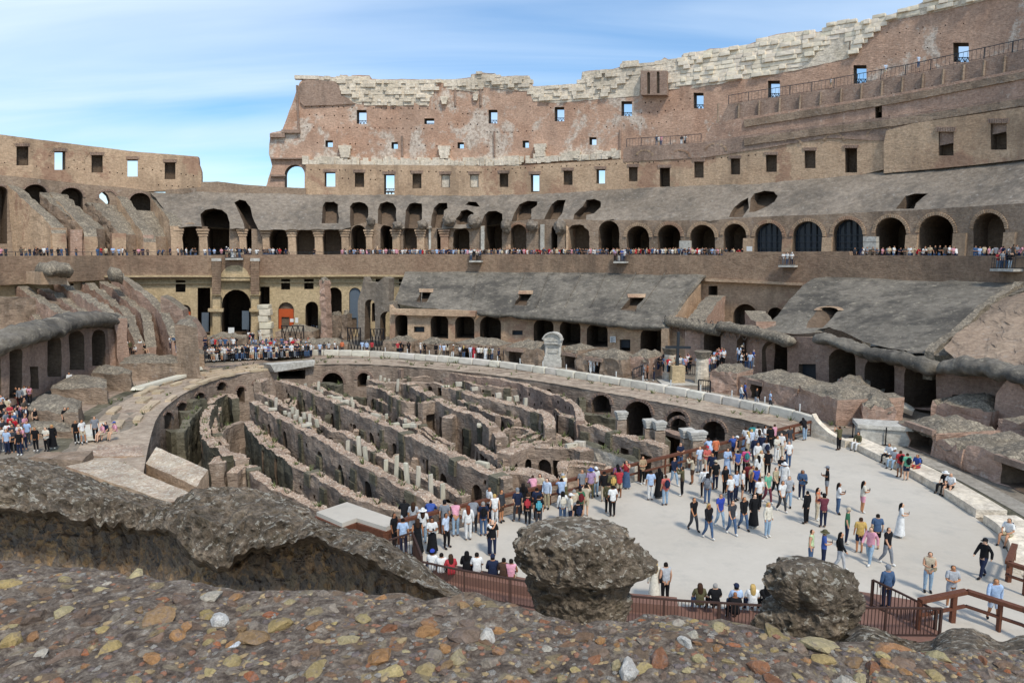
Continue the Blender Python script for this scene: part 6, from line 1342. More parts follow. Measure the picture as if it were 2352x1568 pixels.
# =================================================================== RAILS AROUND THE ARENA FLOOR
def railsteel(name, P3, label, h=1.12, gap=2.3, mid=.55, w=.11, parent=None):
    Ls, pos = pathmap(P3); c = pos(Ls/2)[0]; root = thing(name, (c.x, c.y, c.z), label, 'railing'); n = max(1, round(Ls/gap))
    for i in range(n+1):
        p, _ = pos(Ls*i/n); vs, fs = [], []; wd = .16 if i % 2 else .09; beam(vs, fs, p-Vector((0,0,.25)), p+Vector((0,0,h-.05)), wd, .16); link('post', mesh('post', vs, fs, M['rust']), root)
    for hh, nm, s in ((h, 'top_rail', 1.3), (mid, 'middle_rail', .75)):
        vs, fs = [], []
        for a, b in zip(P3, P3[1:]): beam(vs, fs, a+Vector((0,0,hh)), b+Vector((0,0,hh)), .17*s, .11*s)
        link(nm, mesh(nm, vs, fs, M['rust']), root)
    return root
FA, FB = on_z(868,1262), on_z(1868,1000); railsteel('arena_railing', [FA.lerp(FB, u) for u in (.03,.25,.5,.75,.992)], 'long rust brown steel railing between the pit and the arena floor')
R3 = r(17,(1640,550),(1960,485),(2352,610)); railsteel('ramp_railing', [on_z(x, y, 1.12)-Vector((0,0,1.12)) for x, y in R3]+[on_z(2420,1432,1.12)-Vector((0,0,1.12))], 'thick rust brown railing of the ramp at the bottom right corner', gap=1.7)
R4 = r(16,(1870,1215),(1805,1390),(1990,1450)); railsteel('corner_railing', [on_z(x, y, 1.15)-Vector((0,0,1.15)) for x, y in R4], 'rust brown corner railing cut by the right edge beside the short bench', gap=1.6, mid=.6)
def barrail(name, P3, label, h=1.1, bal=.125):
    Ls, pos = pathmap(P3); c = pos(Ls/2)[0]; root = thing(name, (c.x, c.y, c.z), label, 'railing'); n = max(1, round(Ls/1.9))
    for i in range(n+1): p, _ = pos(Ls*i/n); vs, fs = [], []; beam(vs, fs, p, p+Vector((0,0,h)), .07, .07); link('post', mesh('post', vs, fs, M['railbr']), root)
    for hh, nm, w in ((h, 'hand_rail', .075), (.1, 'bottom_rail', .04)):
        vs, fs = [], []
        for a, b in zip(P3, P3[1:]): beam(vs, fs, a+Vector((0,0,hh)), b+Vector((0,0,hh)), w, w*.8)
        link(nm, mesh(nm, vs, fs, M['railbr']), root)
    me0 = None; k = int(Ls/bal)
    if me0 is None: v_, f_ = [], []; beam(v_, f_, (0,0,.1), (0,0,h), .022, .022); me0 = mesh('baluster', v_, f_, M['railbr'])
    for i in range(k):
        p, _ = pos(Ls*(i+.5)/k); o = bpy.data.objects.new('baluster', me0); COL.objects.link(o); o.parent = root; o.location = p-Vector(root.location)
    return root
up11 = Vector((0,0,1.1)); T1 = [on_z(x, y, 1.1)-up11 for x, y in r(14,(455,598),(720,655),(1120,725),(1250,747),(1980,850),(2352,880))+r(17,(300,560),(560,577))]
T1 = [on_z(x, y, 1.1)-up11 for x, y in r(14,(455,598),(720,655),(1120,725),(1250,747),(1700,812),(1980,850),(2352,882))+r(17,(560,580),(700,590),(1230,597),(1790,602))]
barrail('front_railing', T1, 'long brown barred railing along the near edge of the arena floor')
barrail('corner_railing', [on_z(x, y, 1.1)-up11 for x, y in r(14,(212,440),(385,382),(455,560))], 'short brown barred railing at the near left corner of the floor')
q0 = on_z(2000,1393); q1 = on_z(*r1(17,1500,690), -.1); q2 = on_z(*r1(17,1740,815), -.35)
barrail('stair_railing', [q0, q1, q2], 'sloping brown barred railing beside the steps at lower right')
# brown stepped deck between the floor edge and the railing
Ps = T1; 
def offs(P, w): 
    r_ = []
    for i, p in enumerate(P): a, b = P[max(0,i-1)], P[min(len(P)-1,i+1)]; v = (b-a).xy.normalized(); nn = Vector((-v.y, v.x, 0)); nn = nn if nn.y > 0 else -nn; r_.append(p+nn*w)
    return r_
def band(name, P, w0, w1, z0, z1, mat):
    A_, B_ = offs(P, w0), offs(P, w1); vs = []; fs = []
    for a, b in zip(A_, B_): vs += [Vector((a.x,a.y,z0)), Vector((a.x,a.y,z1)), Vector((b.x,b.y,z1)), Vector((b.x,b.y,z0))]
    for i in range(len(P)-1):
        for j in range(4): fs.append([4*i+j, 4*i+(j+1)%4, 4*i+4+(j+1)%4, 4*i+4+j])
    fs += [[0,1,2,3],[4*len(P)-1,4*len(P)-2,4*len(P)-3,4*len(P)-4]]
    me = mesh(name, vs, fs, mat); recalc(me); return link(name, me)
dk2 = band('stepped_deck', T1, -.3, 1.6, -.3, .035, M['deck']); tag(dk2, 'brown deck strip behind the near railing of the arena floor', 'deck')
b_ = band('seat_step', T1[:7], .85, 1.55, .03, .42, M['deck']); tag(b_, 'long brown step used as a seat along the near edge of the floor', 'seat step')
st_ = band('ramp_deck', [on_z(*p) for p in r(17,(1250,760),(1800,860))], -1.5, 3.2, -.4, .03, M['deck']); tag(st_, 'brown sloping deck below the stair railing at lower right', 'deck')
# separate pale platform left of the floor corner
PX = [(727,1175),(797,1152),(918,1194),(887,1210),(819,1189),(786,1201)]; W_ = [on_z(x, y, .05) for x, y in PX]; n = len(W_); vs = W_+[p-Vector((0,0,.25)) for p in W_]
bm = bmesh.new(); tops = [bm.verts.new(p) for p in vs[:n]]; f = bm.faces.new(tops); g = bmesh.ops.extrude_face_region(bm, geom=[f]); bmesh.ops.translate(bm, verts=[v for v in g['geom'] if isinstance(v, bmesh.types.BMVert)], vec=(0,0,-.22)); bmesh.ops.recalc_face_normals(bm, faces=bm.faces); me = bpy.data.meshes.new('side_platform'); bm.to_mesh(me); bm.free(); me.materials.append(M['sand'])
pl = link('side_platform', me); tag(pl, 'angular pale platform slab projecting over the pit left of the arena floor', 'platform'); vs, fs = [], []
for a, b in ((4,5),(4,3),(0,5),(3,2)): beam(vs, fs, W_[a]-Vector((0,0,.42)), W_[b]-Vector((0,0,.42)), .22, .4)
link('support_beam', mesh('support_beam', vs, fs, M['rust']), pl); vs, fs = [], []
for i in (4,5,3): beam(vs, fs, W_[i]-Vector((0,0,.3)), W_[i]-Vector((0,0,6.9)), .3, .3)
link('support_post', mesh('support_post', vs, fs, M['rust']), pl)

# =================================================================== FOREGROUND RUIN
def rockmat():
    m = NT('dark_lichen_concrete'); p = m.pos(); n1 = m.noise(p, 2.2, 6, .7); c = m.ramp(n1, [(.3, hexc('#64594c')), (.5, hexc('#85786a')), (.7, hexc('#a39381'))])
    g = m.noise(p, 11, 8, .8); c = m.mix(.95, c, m.ramp(g, [(.36, (.28,.28,.26,1)), (.5, (.85,.84,.8,1)), (.66, (1.7,1.68,1.6,1))]), 'MULTIPLY')
    ol = m.noise(p, 4.5, 5, .7); c = m.mix(m.ramp(ol, [(.52, B1_), (.68, (.45,.45,.45,1))]), c, hexc('#5c553f'))
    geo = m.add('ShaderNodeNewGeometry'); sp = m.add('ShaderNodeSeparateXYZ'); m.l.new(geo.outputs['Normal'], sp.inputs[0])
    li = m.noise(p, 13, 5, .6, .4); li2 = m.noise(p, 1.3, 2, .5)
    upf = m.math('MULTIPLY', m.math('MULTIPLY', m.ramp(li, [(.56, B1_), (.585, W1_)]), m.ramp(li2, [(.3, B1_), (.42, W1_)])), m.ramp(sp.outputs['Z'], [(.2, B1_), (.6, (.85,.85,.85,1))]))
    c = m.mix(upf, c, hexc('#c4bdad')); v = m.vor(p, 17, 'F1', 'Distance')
    h = m.math('ADD', m.math('MULTIPLY', v, .6), m.math('ADD', m.math('MULTIPLY', g, 1.4), m.math('MULTIPLY', n1, .8))); return m.done(c, m.bump(h, .05, 1))
M['rock'] = rockmat()
M['rockface'] = rubble('brown_rubble_face', ['#a1886c', '#b09170', '#8c7a68', '#b8976f', '#807468', '#a08d74'], '#857a70', 7, 13, .12, .3)
def ledgemat():
    m = NT('rubble_mortar'); p = m.pos(); a = m.noise(p, 24, 8, .78, .3); b_ = m.noise(p, 5, 4, .6); f = m.noise(p, 70, 5, .8)
    c = m.ramp(a, [(.33, hexc('#443c37')), (.44, hexc('#6a5d53')), (.52, hexc('#84776a')), (.60, hexc('#9f9284')), (.70, hexc('#c9c2b5'))])
    v = m.vor(p, 19); sv = m.add('ShaderNodeSeparateColor'); m.l.new(v, sv.inputs[0]); d = m.vor(p, 19, 'DISTANCE_TO_EDGE', 'Distance')
    st = m.ramp(sv.outputs[0], [(0, hexc('#8a7560')), (.25, hexc('#9c795c')), (.45, hexc('#a08f6e')), (.62, hexc('#7a6556')), (.8, hexc('#9b8d76'))], 'CONSTANT')
    k = m.math('MULTIPLY', m.math('GREATER_THAN', sv.outputs[1], .72), m.ramp(d, [(.05, B1_), (.12, (.85,.85,.85,1))])); k = m.math('MULTIPLY', k, m.ramp(a, [(.3, B1_), (.5, W1_)]))
    c = m.mix(k, c, st); c = m.mix(.8, c, m.ramp(f, [(.3, (.55,.54,.53,1)), (.7, (1.4,1.4,1.38,1))]), 'MULTIPLY'); c = m.mix(.7, c, m.ramp(b_, [(.3, (.7,.68,.68,1)), (.7, (1.25,1.24,1.2,1))]), 'MULTIPLY')
    return m.done(c, m.bump(m.math('ADD', a, m.math('MULTIPLY', f, .4)), .02, 1))
M['ledge'] = ledgemat()
def stonemat():
    m = NT('rubble_stone'); p = m.pos(); oi = m.add('ShaderNodeObjectInfo'); g = m.noise(p, 30, 6, .75, .4); f = m.noise(p, 90, 4, .8)
    c = m.mix(1.0, oi.outputs['Color'], m.ramp(g, [(.3, (.6,.58,.56,1)), (.7, (1.3,1.28,1.25,1))]), 'MULTIPLY'); c = m.mix(m.ramp(g, [(.50, B1_), (.62, (.75,.75,.75,1))]), c, hexc('#7b6e66')); c = m.mix(.7, c, m.ramp(f, [(.3, (.6,.6,.6,1)), (.7, (1.35,1.35,1.35,1))]), 'MULTIPLY')
    return m.done(c, m.bump(m.math('ADD', g, m.math('MULTIPLY', f, .5)), .012, 1))
M['stone'] = stonemat()
def crack(P, a=1.0):
    a *= 1.25; return a*(1-abs(noise.noise(P*5))*2.2-abs(noise.noise(P*11))*1.3-abs(noise.noise(P*23))*.6)
def ripp(P, a=1.0):
    return a*(.5*noise.noise(P*.9)+.32*noise.noise(P*2.3)+.2*noise.noise(P*5.1)+.13*noise.noise(P*11))
def crag(name, rows, D, dep, label, amp=.1, n=210, m=190, zextra=None, parent=None):
    """freestanding rough mass from its outline rows (y, left, right in view units) standing at depth D"""
    ys = [q[0] for q in rows]; vs = []; fs = []; y0, y1 = ys[0], ys[-1]
    for i in range(m+1):
        u = i/m; y = y0+(y1-y0)*(u**1.3); xl = np.interp(y, ys, [q[1] for q in rows])+4; xr = np.interp(y, ys, [q[2] for q in rows])-5
        A_, B_ = on_d(xl, y, D), on_d(xr, y, D); c = (A_+B_)/2; hw = (B_-A_).length/2
        for j in range(n):
            t = 2*math.pi*j/n; q = Vector((c.x+hw*math.cos(t), c.y+hw*dep*math.sin(t), c.z)); k = min(1, u*6)
            q += Vector((math.cos(t), math.sin(t), .35)).normalized()*ripp(q*2.2+Vector((9,3,D)), amp)*k+Vector((0,0,1))*ripp(q*3+Vector((1,8,2)), amp*.5)*k; q += Vector((math.cos(t), math.sin(t), .5)).normalized()*crack(q, .042)*k; vs.append(q)
    for i in range(m):
        for j in range(n): fs.append([i*n+j, i*n+(j+1) % n, (i+1)*n+(j+1) % n, (i+1)*n+j])
    fs.append(list(range(n))); fs.append([m*n+j for j in range(n)][::-1])
    me = mesh(name, vs, fs, M['rock'], None, False); recalc(me); o = link(name, me, parent); return tag(o, label, 'rock')
rk1 = [(y, xl, xr) for (xl, y), (xr, _) in [(r1(14, a, y_), r1(14, b, y_)) for y_, a, b in ((316,1440,1560),(326,1320,1740),(345,1245,1830),(370,1205,1900),(400,1168,1945),(450,1125,2000),(500,1132,2040),(540,1142,2095),(580,1152,2145),(620,1188,2160),(650,1215,2110),(690,1235,2040),(720,1242,1995),(780,1252,1985),(850,1270,1975),(920,1290,1968),(1000,1310,1960),(1100,1330,1950),(1300,1330,1950))]]
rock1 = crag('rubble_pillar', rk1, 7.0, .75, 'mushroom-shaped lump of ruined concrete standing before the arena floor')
rk2 = [(y, xl, xr) for (xl, y), (xr, _) in [(r1(17, a, y_), r1(17, b, y_)) for y_, a, b in ((276,850,960),(288,720,1010),(315,640,1080),(345,585,1120),(400,572,1170),(450,592,1208),(500,632,1232),(550,652,1242),(590,600,1232),(630,560,1225),(680,530,1212),(740,505,1240),(800,500,1300),(900,500,1340),(1050,500,1340))]]
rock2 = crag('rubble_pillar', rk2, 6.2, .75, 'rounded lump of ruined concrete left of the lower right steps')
def mass(name, xs, rows, label, mats, sw, amp=.09, step=7, cat='ruin', sub=26):
    """ruin running across the view; rows: list of (list of y at xs, list of depth at xs); sw = row index where the second material begins"""
    X = np.arange(xs[0], xs[-1]+1, step); vs = []; fs = []; fm = []; R_ = []
    for k in range(len(rows)-1):
        for j in range(sub): R_.append((k, j/sub))
    R_.append((len(rows)-2, 1.0))
    for x in X:
        for k, u in R_:
            ya, yb = np.interp(x, xs, rows[k][0]), np.interp(x, xs, rows[k+1][0]); da, db = np.interp(x, xs, rows[k][1]), np.interp(x, xs, rows[k+1][1])
            A_ = on_d(x, ya, da); B_ = on_d(x, yb, db); q = A_.lerp(B_, u); kk = 1 if k < sw else .7; q += Vector((.3, -.6, .7))*ripp(q*2.2, amp)*kk+Vector((0,-1,0))*ripp(q*5+Vector((4,4,4)), amp*.6)*kk; q += Vector((.1,-.7,.5))*crack(q, .05)*(1 if k < sw else .9); vs.append(q)
    m = len(R_)
    for i in range(len(X)-1):
        for j in range(m-1): fs.append([i*m+j, i*m+j+1, (i+1)*m+j+1, (i+1)*m+j]); fm.append(0 if R_[j][0] < sw else 1)
    me = mesh(name, vs, fs, mats, fm); recalc(me); o = link(name, me); return tag(o, label, cat)
K13 = lambda *p: r(13, *p)
tp = [(-200,1060)]+K13((0,112),(150,108),(300,140),(450,190),(600,240),(750,290),(900,345),(1050,395),(1110,400),(1160,365),(1250,312),(1400,298),(1600,300),(1750,345),(1900,410),(2000,445),(2060,520))+r(14,(30,380),(80,392),(200,440),(300,510),(400,565),(500,650),(600,740),(720,800),(800,850),(900,900))
tp.sort(); tx = [p[0] for p in tp]; ty = [p[1] for p in tp]
lipx = [-200]+[p[0] for p in K13((0,0),(400,0),(700,0),(900,0),(1100,0),(1250,0),(1400,0),(1550,0),(1700,0),(2060,0))]+[p[0] for p in r(14,(200,0),(500,0),(720,0),(900,0))]
lipy = [1168]+[p[1] for p in K13((0,455),(0,500),(0,560),(0,590),(0,600),(0,780),(0,850),(0,760),(0,700),(0,640))]+[p[1] for p in r(14,(0,690),(0,800),(0,850),(0,930))]
xs = np.linspace(-200, tx[-1], 160); TY = np.interp(xs, tx, ty); LY = np.interp(xs, lipx, lipy); LY = np.maximum(LY, TY+25); LY = LY+np.array([16*noise.noise(Vector((v*.02, 1, 1)))+12*noise.noise(Vector((v*.06, 2, 1))) for v in xs]); SH = .42+.12*np.sin(xs*.013)
D0 = np.interp(xs, [-200, 300, 450, 700, 900, 1110], [7.6, 7.6, 6.6, 6.2, 5.4, 4.8])
rows = [(TY+260, D0+1.5), (TY+30, D0+1.3), (TY, D0+.8), (TY+(LY-TY)*SH, D0-.1), (LY-6, D0-.35), (LY+6, D0+.35), (LY+90, D0+.2), (LY+260, D0-.1)]
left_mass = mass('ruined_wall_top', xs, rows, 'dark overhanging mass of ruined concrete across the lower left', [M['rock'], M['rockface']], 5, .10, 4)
xs2 = np.array([p[0] for p in r(17,(1150,0),(1250,0),(1350,0),(1480,0),(1600,0),(1700,0),(1760,0),(1850,0),(2000,0),(2100,0),(2180,0),(2250,0),(2352,0),(2700,0))]); ty2 = np.array([p[1] for p in r(17,(0,760),(0,705),(0,735),(0,800),(0,835),(0,835),(0,785),(0,742),(0,735),(0,790),(0,830),(0,812),(0,785),(0,760))])
D2 = np.full(len(xs2), 5.0)
right_mass = mass('ruined_wall_top', xs2, [(ty2+150, D2+1.5), (ty2+12, D2+1.2), (ty2, D2+.8), (ty2+60, D2-.2), (ty2+130, D2-.5), (ty2+300, D2-.7)], 'low shelf of broken masonry below the steps at lower right', [M['rock'], M['rockface']], 3, .07, 6)
# the ledge under the viewer
ex = [p[0] for p in K13((-600,0),(0,0),(300,0),(600,0),(900,0),(1200,0),(1500,0),(1800,0),(2060,0))]+[p[0] for p in r(14,(600,0),(760,0),(1000,0),(1250,0),(1500,0),(1800,0),(2100,0),(2352,0))]+[p[0] for p in r(17,(400,0),(700,0),(1000,0),(1300,0),(1600,0),(1900,0),(2352,0),(2900,0))]
ey = [p[1] for p in K13((0,730),(0,740),(0,765),(0,755),(0,810),(0,860),(0,905),(0,925),(0,905))]+[p[1] for p in r(14,(0,840),(0,812),(0,850),(0,905),(0,960),(0,1000),(0,930),(0,985))]+[p[1] for p in r(17,(0,740),(0,800),(0,830),(0,800),(0,860),(0,880),(0,870),(0,860))]
ZL = 12.33
def ledge_z(p): return ZL-.05*(p.y-1.8)+.035*noise.noise(p*1.3)+.02*noise.noise(p*3.7)+.014*noise.noise(p*9)+.008*noise.noise(p*23)
X = np.arange(-500, 2860, 9); m = 120; vs = []; fs = []
o_ = np.argsort(ex); ex = np.array(ex)[o_]; ey = np.array(ey)[o_]
for x in X:
    ye = np.interp(x, ex, ey)
    for j in range(m+1):
        u = j/m
        if u < .85: y = 1760+(ye-1760)*(u/.85); p = on_z(x, y, ZL); p.z = ledge_z(p)
        else:
            b = on_z(x, ye, ZL); w = (u-.85)/.15; p = b+Vector((0, .16*math.sin(w*math.pi/2), 0)); z0 = ledge_z(p); p.z = z0-1.6*(1-math.cos(w*math.pi/2)); p += Vector((0,1,0))*ripp(p*5, .06)
        vs.append(p)
for i in range(len(X)-1):
    for j in range(m): fs.append([i*(m+1)+j, i*(m+1)+j+1, (i+1)*(m+1)+j+1, (i+1)*(m+1)+j])
me = mesh('rubble_ledge', vs, fs, M['ledge']); recalc(me); ledge = link('rubble_ledge', me); tag(ledge, 'broken wall top of mortar and coloured rubble stones along the bottom of the view', 'wall top')
STN = []
for k in range(9):
    bm = bmesh.new(); bmesh.ops.create_icosphere(bm, subdivisions=2, radius=1)
    ax = [Vector((random.uniform(-1,1), random.uniform(-1,1), random.uniform(-1,1))).normalized() for _ in range(7)]
    for v in bm.verts:
        c = v.co.copy()
        for a_ in ax:
            d = c.dot(a_)
            if d > .5: c -= a_*(d-.5)
        v.co = c*(1.15+.35*noise.noise(v.co*2.5+Vector((k,k,k))))
    me = bpy.data.meshes.new('stone'); bm.to_mesh(me); bm.free(); me.materials.append(M['stone']); STN.append(me)
    me.polygons.foreach_set('use_smooth', [False]*len(me.polygons))
cols = ['#8f7f72','#978d80','#7b6a60','#86705f','#a98159','#a07a58','#ab9769','#b5a576','#94694f','#a66c4c','#a08f68','#7c6b5e','#bdb6a8','#8a705a','#b4a782','#9c805f']
random.seed(11); placed = 0; pts_ = []
while placed < 300:
    x = random.uniform(-60, 2400); ye = float(np.interp(x, ex, ey)); y = ye+8+(1590-ye)*random.random()**.9; b = on_z(x, y, ZL); s = random.choice([.012,.015,.018,.022,.027,.034,.044])*random.uniform(.8,1.15)
    if any((b.x-q[0])**2+(b.y-q[1])**2 < (s+q[2])**2*.8 for q in pts_): continue
    pts_.append((b.x, b.y, s)); z = ledge_z(b); o = bpy.data.objects.new('stone', random.choice(STN)); COL.objects.link(o); o.parent = ledge; o.location = (b.x, b.y, z-s*.2); o.scale = (s*random.uniform(.9,1.5), s*random.uniform(.8,1.2), s*random.uniform(.45,.75)); o.rotation_euler = (random.uniform(-.4,.4), random.uniform(-.4,.4), random.uniform(0,6.28)); o.color = vary(random.choice(cols), .18); placed += 1
for x, y, s, c in ((504,1420,.055,'#d8d6d0'),(540,1473,.02,'#cfd6dc'),(307,1294,.045,'#c4b68c'),(1112,1462,.05,'#cfccc4'),(1440,1540,.06,'#d2cfc8'),(1570,1490,.03,'#cfccc4')):
    b = on_z(x, y, ZL); o = bpy.data.objects.new('stone', random.choice(STN)); COL.objects.link(o); o.parent = ledge; o.location = (b.x, b.y, ledge_z(b)); o.scale = (s, s*.6, s*.5); o.rotation_euler = (0,0,random.uniform(0,3)); o.color = hexc(c)
def fl2(R_):
    x = R_.uniform(-100, 2450); ye = float(np.interp(x, ex, ey)); y = ye+3+(1640-ye)*R_.random(); b = on_z(x, y, ZL); b.z = ledge_z(b)-.003; return b
for nm, cc, n_ in (('ochre_pebbles', '#998565', 900), ('red_pebbles', '#86624f', 700), ('grey_pebbles', '#6a605c', 1600), ('pale_pebbles', '#b0a99f', 900)):
    M[nm] = plain(nm, cc, .95, 0, .35, 30, .01); me = rubble_scatter(nm, fl2, n_, .005, .013, nm, len(nm)); o = link(nm, me, ledge); o['kind'] = 'stuff'
# =================================================================== PEOPLE
PAL = {'black':'#17171a','white':'#d9d9d6','cream':'#d3cbb8','grey':'#7c8087','light grey':'#a9acb0','dark grey':'#3a3c41','navy':'#1c2742','blue':'#2e4f9c','light blue':'#9fb8d8','pale blue':'#b7c7dc','denim blue':'#3f5b7e','pale denim':'#8aa6bd','red':'#b3222e','dark red':'#6d1a22','pink':'#d58fa2','bright pink':'#d4387c','purple':'#7d4a7c','maroon':'#6e2f3d','orange':'#cf6a35','coral':'#c95b4f','yellow':'#c8a24a','green':'#2f6b4a','mint green':'#5fae8b','pale green':'#b9cf9a','olive':'#5a5537','khaki':'#a89b78','beige':'#bdae92','tan':'#a98e6a','brown':'#4f382a','teal':'#2a8080','lilac':'#a586ab','royal blue':'#1f3fa8','bright green':'#3fae3c','turquoise':'#3f9fb0'}
HAIR = {'dark hair':'#1b1512','brown hair':'#3a271b','blonde hair':'#b8995e','grey hair':'#8d8a86','black hair':'#0f0e0f','red hair':'#6b3320'}
SKINS = ['#c99a7c','#b9835f','#d2a88a','#8e6044','#c08e6e','#dab094']
def base_joints():
    J = {'pel':(0,0,.95),'sp':(0,0,1.14),'ch':(0,0,1.34),'nk':(0,0,1.50),'hb':(0,-.015,1.585),'ht':(0,-.02,1.70)}
    for s, n in ((-1,'l'),(1,'r')):
        J.update({'hip'+n:(s*.095,0,.90),'kn'+n:(s*.10,-.01,.49),'an'+n:(s*.10,.02,.085),'to'+n:(s*.115,-.13,.035),'sh'+n:(s*.175,0,1.43),'el'+n:(s*.235,.02,1.15),'wr'+n:(s*.245,-.05,.91),'ha'+n:(s*.24,-.08,.81)})
    return J
RAD = {'pel':(.155,.11),'sp':(.135,.1),'ch':(.16,.11),'nk':(.055,.055),'hb':(.088,.095),'ht':(.07,.075),'hip':(.095,.095),'kn':(.062,.062),'an':(.042,.042),'to':(.036,.036),'sh':(.065,.065),'el':(.043,.043),'wr':(.03,.03),'ha':(.042,.028)}
EDG = [('pel','sp','torso'),('sp','ch','torso'),('ch','nk','torso'),('nk','hb','neck'),('hb','ht','head')]
for n in 'lr': EDG += [('pel','hip'+n,'pelvis'),('hip'+n,'kn'+n,'thigh'),('kn'+n,'an'+n,'shin'),('an'+n,'to'+n,'foot'),('ch','sh'+n,'torso'),('sh'+n,'el'+n,'uarm'),('el'+n,'wr'+n,'farm'),('wr'+n,'ha'+n,'hand')]
POSES = {}
POSES['stand'] = {}
POSES['relaxed'] = {'hipr':(.1,0,.91),'knr':(.14,-.07,.5),'anr':(.17,-.03,.085),'tor':(.22,-.16,.035),'elr':(.27,.07,1.16),'wrr':(.17,.02,.98),'har':(.1,-.03,.95),'ell':(-.26,.0,1.15)}
POSES['phone'] = {'elr':(.22,-.04,1.16),'wrr':(.12,-.24,1.18),'har':(.05,-.3,1.22),'ell':(-.22,-.04,1.16),'wrl':(-.1,-.24,1.16),'hal':(-.03,-.3,1.2)}
POSES['photo'] = {'elr':(.25,-.2,1.33),'wrr':(.12,-.3,1.52),'har':(.07,-.32,1.6),'ell':(-.25,-.2,1.33),'wrl':(-.12,-.3,1.52),'hal':(-.07,-.32,1.6)}
POSES['crossed'] = {'elr':(.24,-.05,1.15),'wrr':(.05,-.2,1.16),'har':(-.05,-.2,1.18),'ell':(-.24,-.05,1.15),'wrl':(-.05,-.18,1.13),'hal':(.05,-.2,1.12)}
POSES['walk'] = {'knr':(.1,-.14,.5),'anr':(.1,-.2,.09),'tor':(.11,-.35,.045),'knl':(-.1,.04,.49),'anl':(-.1,.26,.14),'tol':(-.1,.16,.04),'elr':(.24,.14,1.17),'wrr':(.25,.12,.93),'har':(.24,.1,.83),'ell':(-.24,-.1,1.16),'wrl':(-.24,-.24,.96),'hal':(-.22,-.3,.88)}
POSES['lean'] = {'pel':(0,.06,.93),'sp':(0,0,1.12),'ch':(0,-.13,1.28),'nk':(0,-.2,1.41),'hb':(0,-.25,1.48),'ht':(0,-.29,1.59),'hipr':(.1,.08,.9),'hipl':(-.1,.08,.9),'knr':(.1,.1,.5),'knl':(-.1,.04,.5),'anr':(.1,.16,.085),'anl':(-.1,.1,.085),'tor':(.11,.02,.035),'tol':(-.11,-.04,.035),'shr':(.175,-.15,1.36),'shl':(-.175,-.15,1.36),'elr':(.26,-.3,1.14),'wrr':(.12,-.42,1.13),'har':(.04,-.45,1.13),'ell':(-.26,-.3,1.14),'wrl':(-.12,-.42,1.13),'hal':(-.04,-.45,1.13)}
POSES['point'] = {'elr':(.34,-.12,1.4),'wrr':(.5,-.28,1.42),'har':(.58,-.36,1.44),'ell':(-.24,-.04,1.15),'wrl':(-.12,-.2,1.12),'hal':(-.04,-.25,1.14)}
def sit(dz):
    d = {}
    for k, v in base_joints().items(): d[k] = (v[0], v[1]+(.05 if k in ('ch','nk','hb','ht','shl','shr') else 0)*-1, v[2]-.86+dz)
    for s, n in ((-1,'l'),(1,'r')): d['hip'+n] = (s*.1,-.02,.08+dz); d['kn'+n] = (s*.15,-.44,.10+dz); d['an'+n] = (s*.14,-.5,.085); d['to'+n] = (s*.16,-.64,.035); d['el'+n] = (s*.25,-.1,.29+dz); d['wr'+n] = (s*.14,-.3,.2+dz); d['ha'+n] = (s*.08,-.37,.19+dz)
    d['pel'] = (0,0,.1+dz); return d
POSES['sit'] = sit(.44)
def body_mesh(pose):
    J = base_joints(); J.update(POSES[pose]); names = list(J); ix = {n: i for i, n in enumerate(names)}
    me = bpy.data.meshes.new('tmp'); me.from_pydata([J[n] for n in names], [(ix[a], ix[b]) for a, b, c in EDG], [])
    o = bpy.data.objects.new('tmp', me); COL.objects.link(o); md = o.modifiers.new('s', 'SKIN'); md.use_smooth_shade = True
    for n in names:
        k = n if n in RAD else n[:-1]; me.skin_vertices[0].data[ix[n]].radius = RAD[k]
    me.skin_vertices[0].data[ix['pel']].use_root = True
    sb = o.modifiers.new('u', 'SUBSURF'); sb.levels = 1; sb.render_levels = 1
    dg = bpy.context.evaluated_depsgraph_get(); dg.update(); ev = o.evaluated_get(dg); m2 = bpy.data.meshes.new_from_object(ev); bpy.data.objects.remove(o)
    lab = []
    for v in m2.vertices:
        best = None; p = v.co
        for a, b, c in EDG:
            A_, B_ = Vector(J[a]), Vector(J[b]); ab = B_-A_; t = max(0, min(1, (p-A_).dot(ab)/ab.length_squared)); ka = a if a in RAD else a[:-1]; kb = b if b in RAD else b[:-1]
            rr = (sum(RAD[ka])*(1-t)+sum(RAD[kb])*t)/2; d = (p-A_-ab*t).length/rr
            if best is None or d < best[0]: best = (d, c, t)
        lab.append((best[1], best[2]))
    # a nose and a chin so that the head reads as facing somewhere
    hb = Vector(J['hb']); f = [v for v in m2.vertices if lab[v.index][0] in ('head','neck') and v.co.z > hb.z-.03 and v.co.z < hb.z+.05 and v.co.y < hb.y-.06 and abs(v.co.x-hb.x) < .03]
    for v in f: v.co.y -= .018
    m2.name = 'person_'+pose; m2.materials.clear(); m2.materials.append(M['skin']); m2.polygons.foreach_set('use_smooth', [True]*len(m2.polygons)); return m2, lab, J
def subset(me, keep, off, name, mat='cloth'):
    idx = {}; vs = []; fs = []
    for p in me.polygons:
        if all(keep(v) for v in p.vertices):
            f = []
            for v in p.vertices:
                if v not in idx: idx[v] = len(vs); vs.append(me.vertices[v].co+me.vertices[v].normal*off)
                f.append(idx[v])
            fs.append(f)
    return mesh(name, vs, fs, M[mat], None, True) if fs else None
WARD = {}
